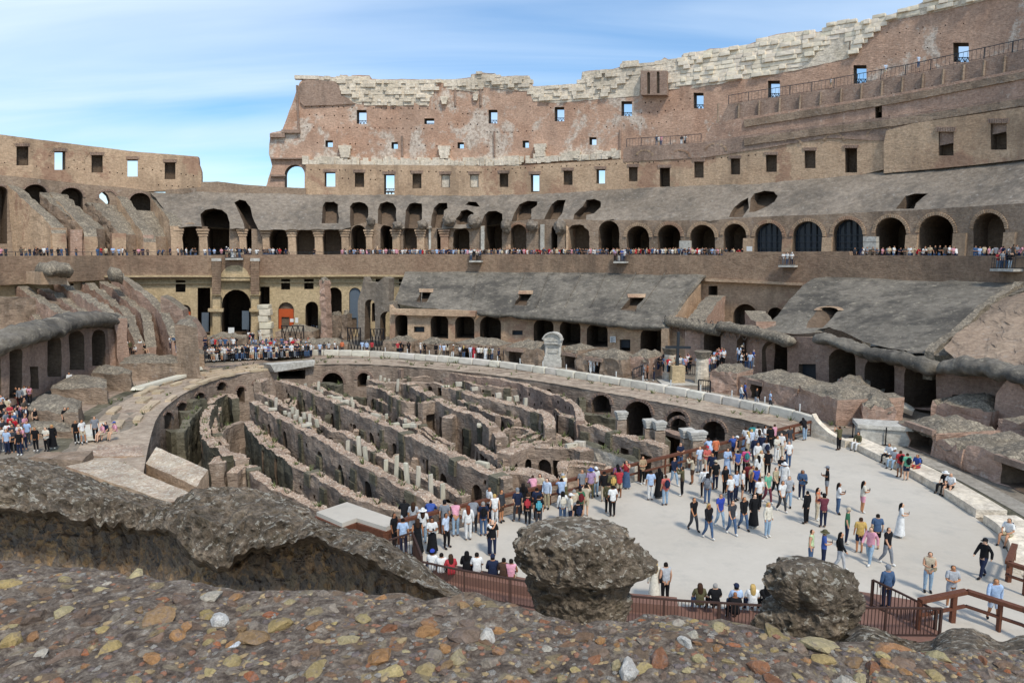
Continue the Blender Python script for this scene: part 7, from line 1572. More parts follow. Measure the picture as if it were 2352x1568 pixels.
for ps in POSES:
    me, lab, J = body_mesh(ps); d = {'body': me}; L_ = lambda v: lab[v][0]; T_ = lambda v: lab[v][1]
    d['shirt'] = subset(me, lambda v: L_(v) in ('torso','pelvis') or (L_(v) == 'uarm' and T_(v) < .75) or (L_(v) == 'thigh' and T_(v) < .06), .017, 'shirt')
    d['long_shirt'] = subset(me, lambda v: L_(v) in ('torso','pelvis','uarm','farm') or (L_(v) == 'thigh' and T_(v) < .1), .02, 'long_sleeved_top')
    d['vest'] = subset(me, lambda v: L_(v) in ('torso',), .014, 'sleeveless_top')
    d['trousers'] = subset(me, lambda v: L_(v) in ('pelvis','thigh','shin'), .013, 'trousers')
    d['shorts'] = subset(me, lambda v: L_(v) == 'pelvis' or (L_(v) == 'thigh' and T_(v) < .85), .022, 'shorts')
    d['shoe_l'] = subset(me, lambda v: L_(v) == 'foot' and me.vertices[v].co.x < 0, .012, 'shoe'); d['shoe_r'] = subset(me, lambda v: L_(v) == 'foot' and me.vertices[v].co.x > 0, .012, 'shoe')
    hb, ht = Vector(J['hb']), Vector(J['ht'])
    def hk(v, lim): c = me.vertices[v].co; return L_(v) in ('head','neck') and c.z > hb.z-.05 and (c.y > hb.y-.01 or c.z > hb.z+.095)
    d['hair'] = subset(me, lambda v: hk(v, 0), .018, 'hair')
    vs, fs = [], []; n = 12    # long hair falls behind the head
    for k, (z, w, dd, yo) in enumerate(((.12,.06,.07,.0),(.06,.1,.1,.02),(-.02,.105,.09,.05),(-.12,.11,.07,.075),(-.24,.1,.055,.09),(-.33,.05,.03,.09))):
        for j in range(n): t = 2*math.pi*j/n; vs.append(hb+Vector((w*math.cos(t), yo+dd*math.sin(t)*(1 if math.sin(t) > 0 else .3), z)))
    for k in range(5):
        for j in range(n): fs.append([k*n+j, k*n+(j+1) % n, (k+1)*n+(j+1) % n, (k+1)*n+j])
    fs += [list(range(n))[::-1], [5*n+j for j in range(n)]]; d['long_hair'] = mesh('long_hair', vs, fs, M['cloth'], None, True)
    vs, fs = [], []; n = 12; hc = hb+Vector((0,.005,.06))
    for k, (z, rr) in enumerate(((.0,.105),(.05,.103),(.09,.08),(.115,.04))):
        for j in range(n): t = 2*math.pi*j/n; vs.append(hc+Vector((rr*math.cos(t)*.95, rr*1.08*math.sin(t), z)))
    for k in range(3):
        for j in range(n): fs.append([k*n+j, k*n+(j+1) % n, (k+1)*n+(j+1) % n, (k+1)*n+j])
    fs.append([3*n+j for j in range(n)]); o = len(vs); vs += [hc+Vector(p) for p in ((-.07,-.09,.01),(.07,-.09,.01),(.06,-.2,-.005),(-.06,-.2,-.005))]; fs.append([o,o+1,o+2,o+3]); d['cap'] = mesh('cap', vs, fs, M['cloth'], None, True)
    vs2 = list(vs[:4*n]); fs2 = fs[:3*n+1]; o = len(vs2)
    for rr, z in ((.1,.0),(.2,-.02)):
        for j in range(n): t = 2*math.pi*j/n; vs2.append(hc+Vector((rr*math.cos(t), rr*math.sin(t), z)))
    for j in range(n): fs2.append([o+j, o+(j+1) % n, o+n+(j+1) % n, o+n+j])
    d['hat'] = mesh('brimmed_hat', vs2, fs2, M['cloth'], None, True)
    sp, ch, pel = Vector(J['sp']), Vector(J['ch']), Vector(J['pel']); vs, fs = [], []; bm = bmesh.new(); bmesh.ops.create_cube(bm, size=1); bmesh.ops.bevel(bm, geom=bm.edges[:], offset=.25, segments=2, affect='EDGES')
    bc = (sp*.35+ch*.65)+Vector((0,.19,-.02))
    for v in bm.verts: v.co = Vector((v.co.x*.29, v.co.y*.17, v.co.z*.43))+bc
    m_ = bpy.data.meshes.new('backpack'); bm.to_mesh(m_); 
    for v in bm.verts: v.co = (v.co-bc)*.55+pel+Vector((.2,.02,.06))
    m3 = bpy.data.meshes.new('shoulder_bag'); bm.to_mesh(m3); bm.free()
    for q in (m_, m3): q.materials.append(M['cloth']); 
    d['backpack'] = m_; d['bag'] = m3
    vs, fs = [], []; n = 18
    if ps != 'sit':
        an = (Vector(J['anl'])+Vector(J['anr']))/2
        for k, (u, w, dd) in enumerate(((0,.155,.125),(.15,.19,.155),(.4,.2,.17),(.7,.23,.2),(1,.27,.24))):
            c = pel+Vector((0,0,.12)); c = c.lerp(Vector((an.x, an.y, .14)), u)
            for j in range(n): t = 2*math.pi*j/n; w2 = 1+.06*math.sin(5*t+k)*u; vs.append(c+Vector((w*w2*math.cos(t), dd*w2*math.sin(t), 0)))
        for k in range(4):
            for j in range(n): fs.append([k*n+j, k*n+(j+1) % n, (k+1)*n+(j+1) % n, (k+1)*n+j])
        d['skirt'] = mesh('skirt', vs, fs, M['cloth'], None, True)
    else: d['skirt'] = d['shorts']
    if ps in ('phone','photo'):
        vs, fs = [], []; h_ = (Vector(J['hal'])+Vector(J['har']))/2; box(vs, fs, h_+Vector((0,-.02,-.02)), .075, .02, .14); d['phone_'] = mesh('phone', vs, fs, M['iron'])
    WARD[ps] = d
def colour(txt):
    for k in sorted(PAL, key=lambda s: -len(s)):
        if txt.startswith(k+' '): c_ = hexc(PAL[k]); g_ = sum(c_[:3])/3; return tuple(v*.84+g_*.16 for v in c_[:3])+(1,)
    return hexc('#888888')
PH = {'stand':'standing','relaxed':'standing at ease','phone':'looking at a phone','photo':'taking a photo','crossed':'with folded arms','walk':'walking','lean':'leaning on the railing','point':'pointing','sit':'sitting'}
PEOPLE = []
import re
def words(t): return re.findall(r"[A-Za-z0-9']+", t)
R_, C_, O_, L1, L2 = 'by the long railing', 'in the crowd near the far rail', 'on the open floor', 'at the left part of the railing', 'near the mushroom-shaped rock'
def person(P_, head, pose, top, bottom, hair='dark hair', extra=(), place='', s=1.0, group=None):
    w = WARD[pose]; sk = hexc(random.choice(SKINS)); root = bpy.data.objects.new('person', w['body']); COL.objects.link(root); root.location = P_; root.rotation_euler = (0,0,math.radians(head)+random.uniform(-.12,.12)); root.scale = (s, s, s*random.uniform(.985,1.015)); root.color = sk
    def part(nm, me, c):
        if me is None: return
        o = bpy.data.objects.new(nm, me); COL.objects.link(o); o.parent = root; o.color = c; return o
    tc_ = colour(top); bc = colour(bottom)
    kind = 'vest' if any(k in top for k in ('vest','sleeveless')) else ('long_shirt' if any(k in top for k in ('jacket','hoodie','sweater','coat','long','robe','blouse')) else 'shirt')
    part({'vest':'sleeveless_top','long_shirt':'long_sleeved_top','shirt':'shirt'}[kind], w[kind], tc_)
    if 'skirt' in bottom or 'dress' in bottom or 'robe' in bottom or 'dress' in top: part('skirt', w['skirt'], bc)
    elif 'shorts' in bottom: part('shorts', w['shorts'], bc)
    else: part('trousers', w['trousers'], bc)
    sc_ = hexc(random.choice(['#d0d0cc','#1b1b1d','#2a2624','#c9c6c0'])); part('shoe', w['shoe_l'], sc_); part('shoe', w['shoe_r'], sc_)
    hk = hair.replace('long ','')
    if hair != 'bald': part('hair', w['hair'], hexc(HAIR.get(hk, '#241a14')))
    if hair.startswith('long'): part('long_hair', w['long_hair'], hexc(HAIR.get(hk, '#241a14')))
    if 'phone_' in w: part('phone', w['phone_'], (0,0,0,1))
    ex = ''
    for e in extra:
        for k, nm in (('backpack','backpack'),('bag','bag'),('hat','hat'),('cap','cap')):
            if e.endswith(' '+k): part({'bag':'shoulder_bag','hat':'brimmed_hat'}.get(nm, nm), w[nm], colour(e)); ex = ' and '+e; break
    who = 'bald person' if hair == 'bald' else ('long-haired person' if hair.startswith('long') else 'person'); cap_ = 13
    for lb in ('%s in %s, %s%s, %s, %s' % (who, top, bottom, ex, PH[pose], place), '%s in %s, %s, %s, %s' % (who, top, bottom, PH[pose], place), '%s in %s, %s, %s' % (who, top, bottom, place), '%s in %s, %s, %s' % (who, top, PH[pose], place), '%s in %s, %s' % (who, top, place), 'person in %s, %s' % (top, place)):
        if len(words(lb)) <= cap_: break
    tag(root, lb, 'person', group); PEOPLE.append(root); return root
random.seed(21)
FL = 'visitors standing and walking on the arena floor'
def fp(n, x, y, pose, head, top, bottom, hair='dark hair', extra=(), place='on the arena floor', s=1.0): 
    a = r1(n, x, y); person(on_z(a[0], a[1], .015), head, pose, top, bottom, hair, extra, place, s, FL)

# region 15: centre right of the floor
for a in (
 (520,1085,'walk',30,'black t-shirt','dark grey trousers','dark hair',(),O_),(665,1160,'walk',20,'black jacket','denim blue jeans','long blonde hair',('denim blue bag',),O_),(780,1045,'walk',20,'royal blue t-shirt','pale denim jeans','grey hair',(),O_),(895,1120,'walk',20,'dark grey shirt','denim blue jeans','dark hair',('white bag',),O_),(1010,1075,'walk',15,'black jacket','denim blue jeans','brown hair',(),O_),(1110,1050,'stand',20,'black jacket','black skirt','long dark hair',('black bag',),O_),(1245,1145,'stand',30,'cream sweater','pale denim jeans','long blonde hair',('black bag',),O_),
 (1625,1015,'stand',220,'black jacket','black trousers','black hair',(),O_),(1730,980,'phone',60,'orange vest','beige trousers','long dark hair',(),O_),(1790,1050,'photo',180,'maroon t-shirt','navy trousers','dark hair',('black cap',),O_),(1825,740,'phone',250,'black t-shirt','grey shorts','dark hair',('grey cap',),O_),(1935,920,'phone',70,'white t-shirt','denim blue jeans','long dark hair',('black bag',),O_),(2175,905,'phone',80,'cream t-shirt','pink shorts','long black hair',(),O_),
 (2020,1205,'stand',60,'green t-shirt','navy trousers','grey hair',('beige cap',),O_),(2145,1300,'stand',170,'yellow t-shirt','navy shorts','brown hair',(),O_),(2310,1265,'stand',170,'denim blue t-shirt','black shorts','dark hair',('khaki bag',),O_),(2245,1410,'walk',300,'pink hoodie','pale denim jeans','brown hair',(),O_),
 (1665,1440,'stand',60,'pale green vest','denim blue jeans','brown hair',(),'beside the right-hand dark rock'),(1790,1450,'phone',70,'blue t-shirt','navy trousers','brown hair',('olive hat',),'beside the right-hand dark rock'),(1950,1470,'walk',60,'black jacket','light grey trousers','long black hair',(),'beside the right-hand dark rock'),
 (1945,295,'photo',200,'olive shirt','black trousers','brown hair',(),'near the stone bench'),(1605,195,'lean',185,'black t-shirt','pale denim jeans','long dark hair',(),'at the end of the long railing'),(1450,465,'stand',190,'white shirt','denim blue jeans','bald',('navy bag',),C_),(1460,300,'stand',20,'dark grey shirt','grey trousers','dark hair',(),C_),(1580,775,'phone',330,'denim blue jacket','navy trousers','long grey hair',('dark grey bag',),C_),
 (1450,845,'walk',340,'light grey t-shirt','pale denim jeans','brown hair',('black bag',),C_),(1385,895,'walk',20,'white t-shirt','dark grey trousers','dark hair',('brown bag',),C_),(1245,810,'walk',20,'mint green t-shirt','maroon trousers','brown hair',(),C_),(1320,745,'walk',30,'khaki shirt','black trousers','brown hair',('navy bag',),C_),(1160,870,'stand',200,'white t-shirt','black trousers','brown hair',(),C_),(1130,745,'stand',190,'royal blue vest','navy trousers','brown hair',(),C_),(1095,730,'stand',20,'khaki shirt','navy trousers','brown hair',(),C_),
 (1000,780,'stand',60,'white shirt','brown shorts','brown hair',(),C_),(880,840,'stand',200,'white t-shirt','navy trousers','bald',(),C_),(935,790,'stand',40,'pale blue shirt','navy trousers','dark hair',(),C_),(830,730,'stand',30,'black t-shirt','black trousers','long brown hair',(),C_),(655,820,'stand',160,'grey t-shirt','denim blue jeans','long dark hair',('grey backpack',),C_),(620,760,'stand',180,'white blouse','black trousers','dark hair',('white backpack',),C_),(735,680,'stand',190,'black t-shirt','navy trousers','brown hair',('beige cap',),C_),
 (700,590,'stand',340,'navy jacket','black trousers','dark hair',(),C_),(650,520,'crossed',10,'coral t-shirt','beige shorts','dark hair',('red cap',),C_),(580,515,'stand',200,'pale blue shirt','grey trousers','bald',(),C_),(510,625,'photo',240,'beige blouse','brown shorts','long brown hair',(),C_),(410,740,'photo',250,'olive jacket','black trousers','dark hair',('brown bag',),C_),(330,640,'walk',30,'navy jacket','pale denim jeans','dark hair',(),C_),(390,480,'crossed',20,'navy shirt','denim blue jeans','brown hair',(),C_),
 (245,835,'stand',200,'coral t-shirt','pale denim jeans','brown hair',('navy backpack',),O_),(180,760,'stand',200,'black robe','black robe','long black hair',(),O_),(100,785,'stand',190,'light blue shirt','white trousers','dark hair',(),O_),(20,625,'crossed',20,'tan shirt','black trousers','long dark hair',(),R_),
 (680,420,'lean',190,'light blue shirt','navy trousers','long brown hair',(),R_),(850,540,'phone',10,'light blue blouse','light blue dress','dark hair',('navy bag',),C_),(950,560,'stand',185,'blue vest','black trousers','dark hair',(),C_),(1030,540,'stand',190,'bright pink t-shirt','black trousers','dark hair',('teal backpack',),C_),(945,410,'stand',230,'black vest','beige shorts','dark hair',('white cap',),C_),(915,390,'lean',180,'blue t-shirt','navy shorts','bald',(),R_),(1050,350,'stand',220,'white t-shirt','beige trousers','long blonde hair',(),C_),
 (1120,410,'stand',190,'navy jacket','navy trousers','grey hair',(),C_),(1185,380,'stand',170,'navy jacket','black trousers','grey hair',(),C_),(1225,450,'stand',190,'light grey jacket','black trousers','brown hair',('navy backpack',),C_),(1105,270,'lean',185,'teal shirt','navy trousers','dark hair',(),R_),(1150,290,'stand',190,'white shirt','navy trousers','dark hair',(),R_),(1215,290,'point',60,'white shirt','black trousers','dark hair',(),R_),(1270,290,'stand',190,'black coat','black trousers','dark hair',(),R_),(1310,270,'stand',220,'pink shirt','black trousers','brown hair',(),R_),
 (1335,400,'phone',20,'cream sweater','white trousers','long brown hair',(),C_),(1375,370,'stand',340,'white shirt','beige trousers','dark hair',(),C_),(1145,480,'stand',10,'white blouse','beige skirt','long brown hair',(),C_),(1180,560,'stand',20,'cream blouse','cream skirt','long blonde hair',(),C_),(1245,560,'walk',160,'black t-shirt','black trousers','brown hair',('brown bag',),C_),(1380,620,'phone',10,'black t-shirt','black trousers','long brown hair',(),C_),(1405,700,'stand',330,'white blouse','white skirt','blonde hair',('white hat',),C_),(1150,620,'stand',200,'white hoodie','white trousers','long black hair',(),C_),(1055,700,'stand',190,'dark red t-shirt','black trousers','brown hair',(),C_),
 (735,420,'stand',200,'orange t-shirt','black trousers','dark hair',(),C_),(1030,310,'stand',150,'white t-shirt','light blue skirt','brown hair',(),R_),(1085,330,'stand',200,'pale blue jacket','grey trousers','blonde hair',(),C_),(1160,330,'stand',180,'white t-shirt','navy trousers','long brown hair',(),C_)):
    fp(15, *a)
# region 12 / 14: left half of the floor

for a in (
 (1515,1160,'stand',20,'grey t-shirt','navy shorts','bald',(),R_),(1590,1155,'stand',190,'lilac shirt','olive trousers','dark hair',('blue hat',),R_),(1630,1135,'stand',20,'white shirt','pale denim jeans','grey hair',('white cap',),R_),(1700,1180,'stand',185,'black sweater','beige trousers','dark hair',(),R_),(1765,1180,'stand',190,'olive jacket','black trousers','dark hair',('yellow backpack',),R_),(1825,1150,'photo',185,'red t-shirt','beige shorts','dark hair',('black bag',),R_),(1885,1070,'photo',330,'red vest','denim blue skirt','long dark hair',(),R_),(1810,1110,'stand',190,'purple blouse','black trousers','long black hair',(),R_),
 (1365,1200,'lean',190,'cream vest','olive skirt','long blonde hair',('light grey cap',),R_),(1345,1240,'photo',190,'light blue shirt','navy trousers','dark hair',('navy bag',),L2),(1545,1300,'photo',170,'beige shirt','beige shorts','dark hair',('black bag',),L2),(1500,1330,'stand',190,'green t-shirt','black trousers','dark hair',('dark red backpack',),L2),(1450,1345,'stand',200,'beige blouse','grey skirt','grey hair',(),L2),(1355,1365,'stand',190,'white hoodie','denim blue jeans','long black hair',('cream backpack',),L2),(1420,1390,'stand',100,'cream shirt','navy trousers','dark hair',('white cap',),L2),(1480,1450,'stand',200,'black t-shirt','black trousers','dark hair',('navy backpack',),L2),
 (1770,1305,'stand',200,'white shirt','black trousers','dark hair',('black bag',),O_),(1735,1280,'stand',160,'olive jacket','black trousers','dark hair',(),O_),
 (1225,1240,'stand',330,'pale blue jacket','khaki trousers','long brown hair',(),R_),(1165,1200,'crossed',340,'beige blouse','black trousers','long brown hair',(),R_),(1115,1210,'lean',190,'pink shirt','black trousers','brown hair',(),R_),(1025,1290,'stand',190,'black jacket','black trousers','long dark hair',('red bag',),R_),(980,1345,'relaxed',200,'navy shirt','dark grey trousers','grey hair',('grey cap',),R_),(1065,1380,'walk',170,'black shirt','black trousers','brown hair',('red backpack',),R_),(1155,1400,'stand',190,'black t-shirt','dark grey trousers','dark hair',('turquoise backpack',),L2),(1140,1330,'stand',185,'navy shirt','black trousers','dark hair',(),R_),
 (845,1350,'stand',60,'dark grey jacket','brown shorts','brown hair',('black bag',),L1),(745,1330,'point',120,'white shirt','navy trousers','bald',(),L1),(790,1390,'stand',200,'white vest','white trousers','blonde hair',('black bag',),L1),(695,1465,'stand',190,'navy t-shirt','denim blue jeans','grey hair',('black backpack',),L1),(615,1435,'lean',185,'grey t-shirt','dark grey trousers','brown hair',(),L1),(570,1500,'stand',190,'white blouse','white trousers','long red hair',(),L1),(465,1460,'lean',185,'pink vest','pale denim jeans','brown hair',('black bag',),L1),(375,1455,'stand',185,'grey t-shirt','grey trousers','dark hair',('black cap',),L1),(385,1570,'relaxed',60,'pale blue shirt','black trousers','dark hair',(),L1),
 (255,1440,'lean',180,'blue jacket','beige trousers','dark hair',(),L1),(195,1530,'stand',185,'white shirt','pale denim jeans','long brown hair',('white hat',),L1),(115,1470,'stand',185,'light grey t-shirt','white skirt','long brown hair',(),L1),(40,1440,'lean',185,'black jacket','white trousers','dark hair',(),L1),(270,1610,'phone',20,'white t-shirt','black skirt','long black hair',('cream bag',),L1),(745,1620,'photo',80,'white shirt','navy trousers','dark hair',(),L1),(150,1620,'stand',190,'black vest','black dress','long brown hair',(),L1)):
    fp(12, *a)
for a in ((14,(975,555),'stand',200,'black t-shirt','navy trousers','bald',('black bag',),L1),(14,(255,500),'stand',70,'black shirt','black trousers','dark hair',(),'by the short corner railing'),(14,(320,540),'stand',180,'light blue shirt','navy trousers','dark hair',(),'by the short corner railing'),
 (14,(2160,900),'stand',200,'cream jacket','cream skirt','long blonde hair',(),'behind the near railing'),(14,(2240,905),'stand',190,'light grey vest','black trousers','dark hair',('black bag',),'behind the near railing'),
 (17,(1690,490),'phone',340,'beige vest','pale denim jeans','dark hair',('khaki bag',),'near the ramp at lower right'),(17,(1845,600),'crossed',350,'light grey shirt','light grey shorts','dark hair',(),'near the ramp at lower right'),(17,(2065,395),'walk',280,'black hoodie','navy trousers','dark hair',('black cap',),O_),(17,(2135,700),'walk',340,'light blue blouse','pale blue shorts','blonde hair',(),'on the ramp at lower right'),(17,(1405,600),'stand',180,'denim blue jacket','navy trousers','grey hair',('grey cap',),'by the steps at lower right'),
 (17,(1410,300),'walk',30,'black shirt','grey trousers','dark hair',(),O_),
 (16,(740,1145),'phone',60,'white dress','white dress','long black hair',(),O_)):
    fp(a[0], *a[1], *a[2:])
# seated on the bench
for x, y, h, top, bot, hair, ex in ((335,230,300,'olive jacket','white trousers','long brown hair',()),(640,350,290,'white jacket','black trousers','brown hair',()),(690,400,300,'light grey shirt','pale denim jeans','grey hair',('white cap',)),(915,465,290,'blue t-shirt','red shorts','brown hair',('navy backpack',)),(1190,640,290,'black shirt','black trousers','grey hair',('white hat',)),(1240,660,300,'white t-shirt','black shorts','bald',()),(1810,1130,290,'white t-shirt','khaki shorts','dark hair',('navy backpack',))):
    a = r1(16, x, y); q = on_z(a[0], a[1], .46); person(Vector((q.x, q.y, .02)), h, 'sit', top, bot, hair, ex, 'on the pale stone bench', 1.0, 'visitors seated on the stone bench')
for x, y, top, bot, ex in ((735,560,'red t-shirt','grey shorts',('black backpack',)),(800,590,'mint green t-shirt','navy shorts',('black backpack',))): fp(16, x, y, 'stand', 180, top, bot, 'brown hair', ex, 'talking to those on the bench')
# seated on the brown step, backs to the viewer
for n_, x, y, h, top, bot, hair, ex in ((14,530,655,170,'white t-shirt','navy trousers','dark hair',('royal blue cap','navy bag')),(14,600,675,190,'white shirt','black trousers','dark hair',()),(14,670,690,200,'red t-shirt','black trousers','long brown hair',()),(14,785,665,175,'black jacket','black trousers','long black hair',()),(14,860,675,190,'white t-shirt','navy shorts','dark hair',()),(14,975,700,180,'navy hoodie','navy trousers','dark hair',('navy cap',)),(14,1055,715,170,'brown shirt','denim blue jeans','dark hair',()),(14,1110,725,180,'pink vest','beige trousers','dark hair',()),
 (17,135,575,180,'olive shirt','denim blue jeans','long brown hair',()),(17,240,580,180,'black t-shirt','black trousers','grey hair',()),(17,385,590,185,'light blue shirt','denim blue jeans','dark hair',('navy cap',)),(17,375,640,170,'black t-shirt','black trousers','bald',()),(17,495,585,175,'white shirt','navy trousers','long blonde hair',()),(17,590,585,180,'black jacket','black trousers','long black hair',())):
    a = r1(n_, x, y); q = on_z(a[0], a[1], .45); person(Vector((q.x, q.y, 0)), h, 'sit', top, bot, hair, ex, 'on the near brown step', 1.0, 'visitors seated on the brown step')
# walkway
WK = 'visitors on the walkway behind the marble kerb'
for n_, x, y, pose, h, top, bot, hair, ex in ((6,1255,905,'stand',190,'light blue shirt','navy trousers','dark hair',()),(6,1290,900,'stand',180,'dark grey shirt','grey trousers','dark hair',()),(6,1325,897,'stand',180,'light grey shirt','black trousers','dark hair',()),(6,1372,890,'walk',80,'white shirt','navy trousers','dark hair',()),(6,1430,885,'stand',185,'orange jacket','dark grey trousers','dark hair',()),(6,1587,888,'stand',190,'light blue shirt','black trousers','dark hair',()),(6,1622,890,'stand',180,'light blue jacket','navy shorts','grey hair',()),(6,1663,888,'stand',180,'red t-shirt','black trousers','dark hair',()),
 (6,1865,895,'stand',20,'red t-shirt','black trousers','dark hair',()),(6,1885,890,'stand',20,'black shirt','navy trousers','dark hair',()),(6,1950,905,'stand',180,'black shirt','black trousers','dark hair',()),(7,150,725,'stand',90,'white shirt','navy trousers','grey hair',('white cap',)),(7,180,725,'stand',180,'black shirt','black trousers','dark hair',()),(7,65,712,'stand',180,'black t-shirt','black trousers','dark hair',()),
 (7,262,728,'stand',180,'black jacket','black trousers','dark hair',()),(7,292,730,'walk',90,'light blue shirt','beige trousers','dark hair',()),(7,320,732,'stand',180,'pale blue shirt','dark grey trousers','dark hair',()),(7,346,732,'photo',200,'beige blouse','black trousers','long dark hair',()),(7,388,738,'stand',90,'black vest','white trousers','dark hair',('white cap',)),(7,436,742,'stand',180,'grey t-shirt','black trousers','dark hair',('white backpack',)),(7,463,742,'stand',180,'black jacket','denim blue jeans','long blonde hair',()),(7,512,745,'stand',180,'pale blue shirt','light grey trousers','dark hair',()),(7,538,746,'photo',20,'red blouse','red skirt','long dark hair',()),
 (7,570,750,'stand',180,'white t-shirt','black trousers','dark hair',()),(7,590,750,'stand',180,'cream shirt','black trousers','dark hair',()),(7,622,752,'stand',180,'white blouse','white skirt','dark hair',()),(7,650,758,'stand',190,'olive shirt','black trousers','dark hair',()),(7,668,755,'stand',180,'light grey shirt','denim blue jeans','dark hair',()),(7,717,770,'walk',60,'navy jacket','black trousers','dark hair',('navy cap',)),(7,758,765,'stand',60,'navy jacket','dark grey trousers','long dark hair',()),
 (7,1385,845,'stand',180,'white shirt','white trousers','dark hair',()),(7,1408,845,'stand',100,'white shirt','white trousers','dark hair',()),(7,1433,848,'walk',250,'white t-shirt','black trousers','dark hair',()),(7,1768,902,'crossed',90,'grey shirt','dark grey trousers','grey hair',()),(7,1795,900,'stand',270,'orange vest','black trousers','dark hair',()),(7,1843,905,'crossed',270,'dark grey t-shirt','navy trousers','grey hair',()),
 (8,240,960,'walk',60,'white blouse','denim blue jeans','blonde hair',()),(8,265,945,'walk',60,'blue shirt','navy trousers','dark hair',()),(8,340,985,'walk',40,'black jacket','light grey trousers','long dark hair',()),(8,430,1005,'walk',60,'light blue shirt','dark grey trousers','grey hair',('navy bag',))):
    a = r1(n_, x, y); person(on_z(a[0], a[1], .03), h, pose, top, bot, hair, ex, 'on the walkway behind the marble kerb', 1.0, WK)
TOPS = ['white t-shirt','black t-shirt','navy shirt','light blue shirt','grey t-shirt','red t-shirt','black jacket','white shirt','pink shirt','beige blouse','green t-shirt','denim blue jacket','dark grey hoodie','cream shirt','orange t-shirt','yellow shirt','purple t-shirt','blue t-shirt','lilac vest','pale blue shirt','olive jacket']
TW_ = [16,14,9,8,7,5,10,10,3,5,2,4,5,5,2,1,1,4,1,5,3]; BOTS = ['black trousers','denim blue jeans','navy trousers','beige shorts','grey trousers','pale denim jeans','white trousers','khaki shorts','black shorts','white skirt']; BW = [8,8,6,3,4,4,2,2,2,1]
HS_ = ['dark hair','brown hair','long dark hair','long brown hair','blonde hair','grey hair','long blonde hair','black hair','bald']; HWt = [8,6,4,4,2,3,2,3,1]; EX = [(),(),(),(),('black backpack',),('white cap',),('black bag',),('navy backpack',),('beige hat',)]
def rnd(P_, place, group, heads, poses=('stand','relaxed','phone','crossed','photo','stand')):
    person(P_, random.choice(heads)+random.uniform(-35,35), random.choice(poses), random.choices(TOPS, TW_)[0], random.choices(BOTS, BW)[0], random.choices(HS_, HWt)[0], random.choice(EX), place, random.uniform(.93,1.04), group)
PG = 'visitors on and behind the viewing platform'
for i in range(40):
    u = (i+.5)/40; a = r1(6, 352+(1180-352)*u, 962-(960-925)*u-6); q = on_z(a[0], a[1], .9); rnd(q+Vector((0,.5+random.uniform(0,.5),0)), 'at the front of the viewing platform', PG, (0,20,-20), ('lean','stand','photo','crossed'))
SPOT = []
for i in range(42): x = random.uniform(690,1175); y = random.uniform(845,905); SPOT.append(on_z(*r1(6, x, y), 0))
for i in range(16): SPOT.append(on_z(*r1(6, random.uniform(350,600), random.uniform(862,870)), 1.0))
for i in range(10): a = r1(6, random.uniform(690,800), random.uniform(750,830)); rnd(on_z(a[0], a[1], 0), 'before the great entrance arch', PG, (0,180))
for n_, x, y in ((6,90,860),(6,110,862),(6,135,880),(6,250,865),(6,268,865),(6,285,862),(6,245,870)): a = r1(n_, x, y); rnd(on_z(a[0], a[1], 1.6), 'on the brick block left of the platform', PG, (0,))
for n_, x, y in ((6,1175,730),(6,1212,760),(6,1232,758),(6,1200,735)): a = r1(n_, x, y); rnd(on_z(a[0], a[1], 0), 'in the arch right of the orange door', PG, (180,))
LG = 'visitors on the left side of the amphitheatre'
for x, y, h, top, bot in ((130,1230,0,'black t-shirt','dark red trousers'),(190,1215,20,'white t-shirt','navy trousers'),(155,1235,0,'grey jacket','black trousers'),(225,1215,30,'pink vest','black trousers'),(265,1150,0,'blue shirt','navy trousers'),(300,1120,0,'white shirt','black trousers'),(340,1105,20,'light blue shirt','navy trousers'),(345,1050,0,'black jacket','black trousers'),(430,1055,0,'white shirt','beige trousers'),(468,1052,0,'white t-shirt','denim blue jeans'),(520,1110,40,'white hoodie','olive trousers'),(140,1400,180,'navy jacket','grey trousers'),(60,1310,20,'white shirt','black trousers'),(20,1290,0,'pale blue shirt','navy trousers'),(45,1400,0,'dark grey t-shirt','black trousers'),(85,1370,0,'red t-shirt','black trousers'),(25,1350,30,'black t-shirt','red shorts'),(270,1395,60,'black vest','black trousers'),(490,1400,60,'black t-shirt','black trousers'),(515,1395,60,'white t-shirt','white trousers'),(395,1540,20,'black jacket','black skirt'),(570,1500,30,'black t-shirt','black trousers'),(615,1500,60,'white shirt','beige shorts'),(35,1500,0,'purple jacket','black trousers'),(20,1560,0,'white t-shirt','grey trousers'),(90,1500,0,'dark grey jacket','black trousers'),(155,1540,0,'white shirt','denim blue jeans'),(270,1560,0,'black t-shirt','black trousers'),(350,1560,0,'cream shirt','black trousers'),(710,1480,30,'grey t-shirt','black trousers'),(150,1590,0,'black shirt','navy trousers'),(60,1580,0,'light blue shirt','navy trousers')):
    a = r1(5, x, y); z = .15 if y > 1300 else .3; person(on_z(a[0], a[1], z), h, random.choice(('stand','phone','crossed','stand','relaxed')), top, bot, random.choices(HS_, HWt)[0], (), 'at the left side below the vaulted arcade', random.uniform(.95,1.03), LG)
for x, y, top, ex in ((795,1470,'navy t-shirt',()),(770,1480,'pink shirt',()),(860,1470,'pink t-shirt',('blue cap',))): a = r1(5, x, y); person(on_z(a[0], a[1], .1), 330, 'sit', top, 'beige shorts', 'brown hair', ex, 'on the left rim of the pit', 1.0, LG)
for x, y in ((735,915),(790,895),(835,895),(858,880),(880,905),(905,905),(915,850),(940,842),(965,840),(1005,850),(1040,835),(1070,840),(1100,820),(850,900),(1265,800),(1285,800),(1310,820),(1240,805)): a = r1(5, x, y); rnd(on_z(a[0], a[1], 1.2), 'among the brick blocks at left', LG, (0,60), ('sit','stand','stand'))
RG = 'visitors crowding the right arcade'
for i in range(26): SPOT.append(on_z(*r1(7, random.uniform(1845,2310), random.uniform(815,850)), 1.0))
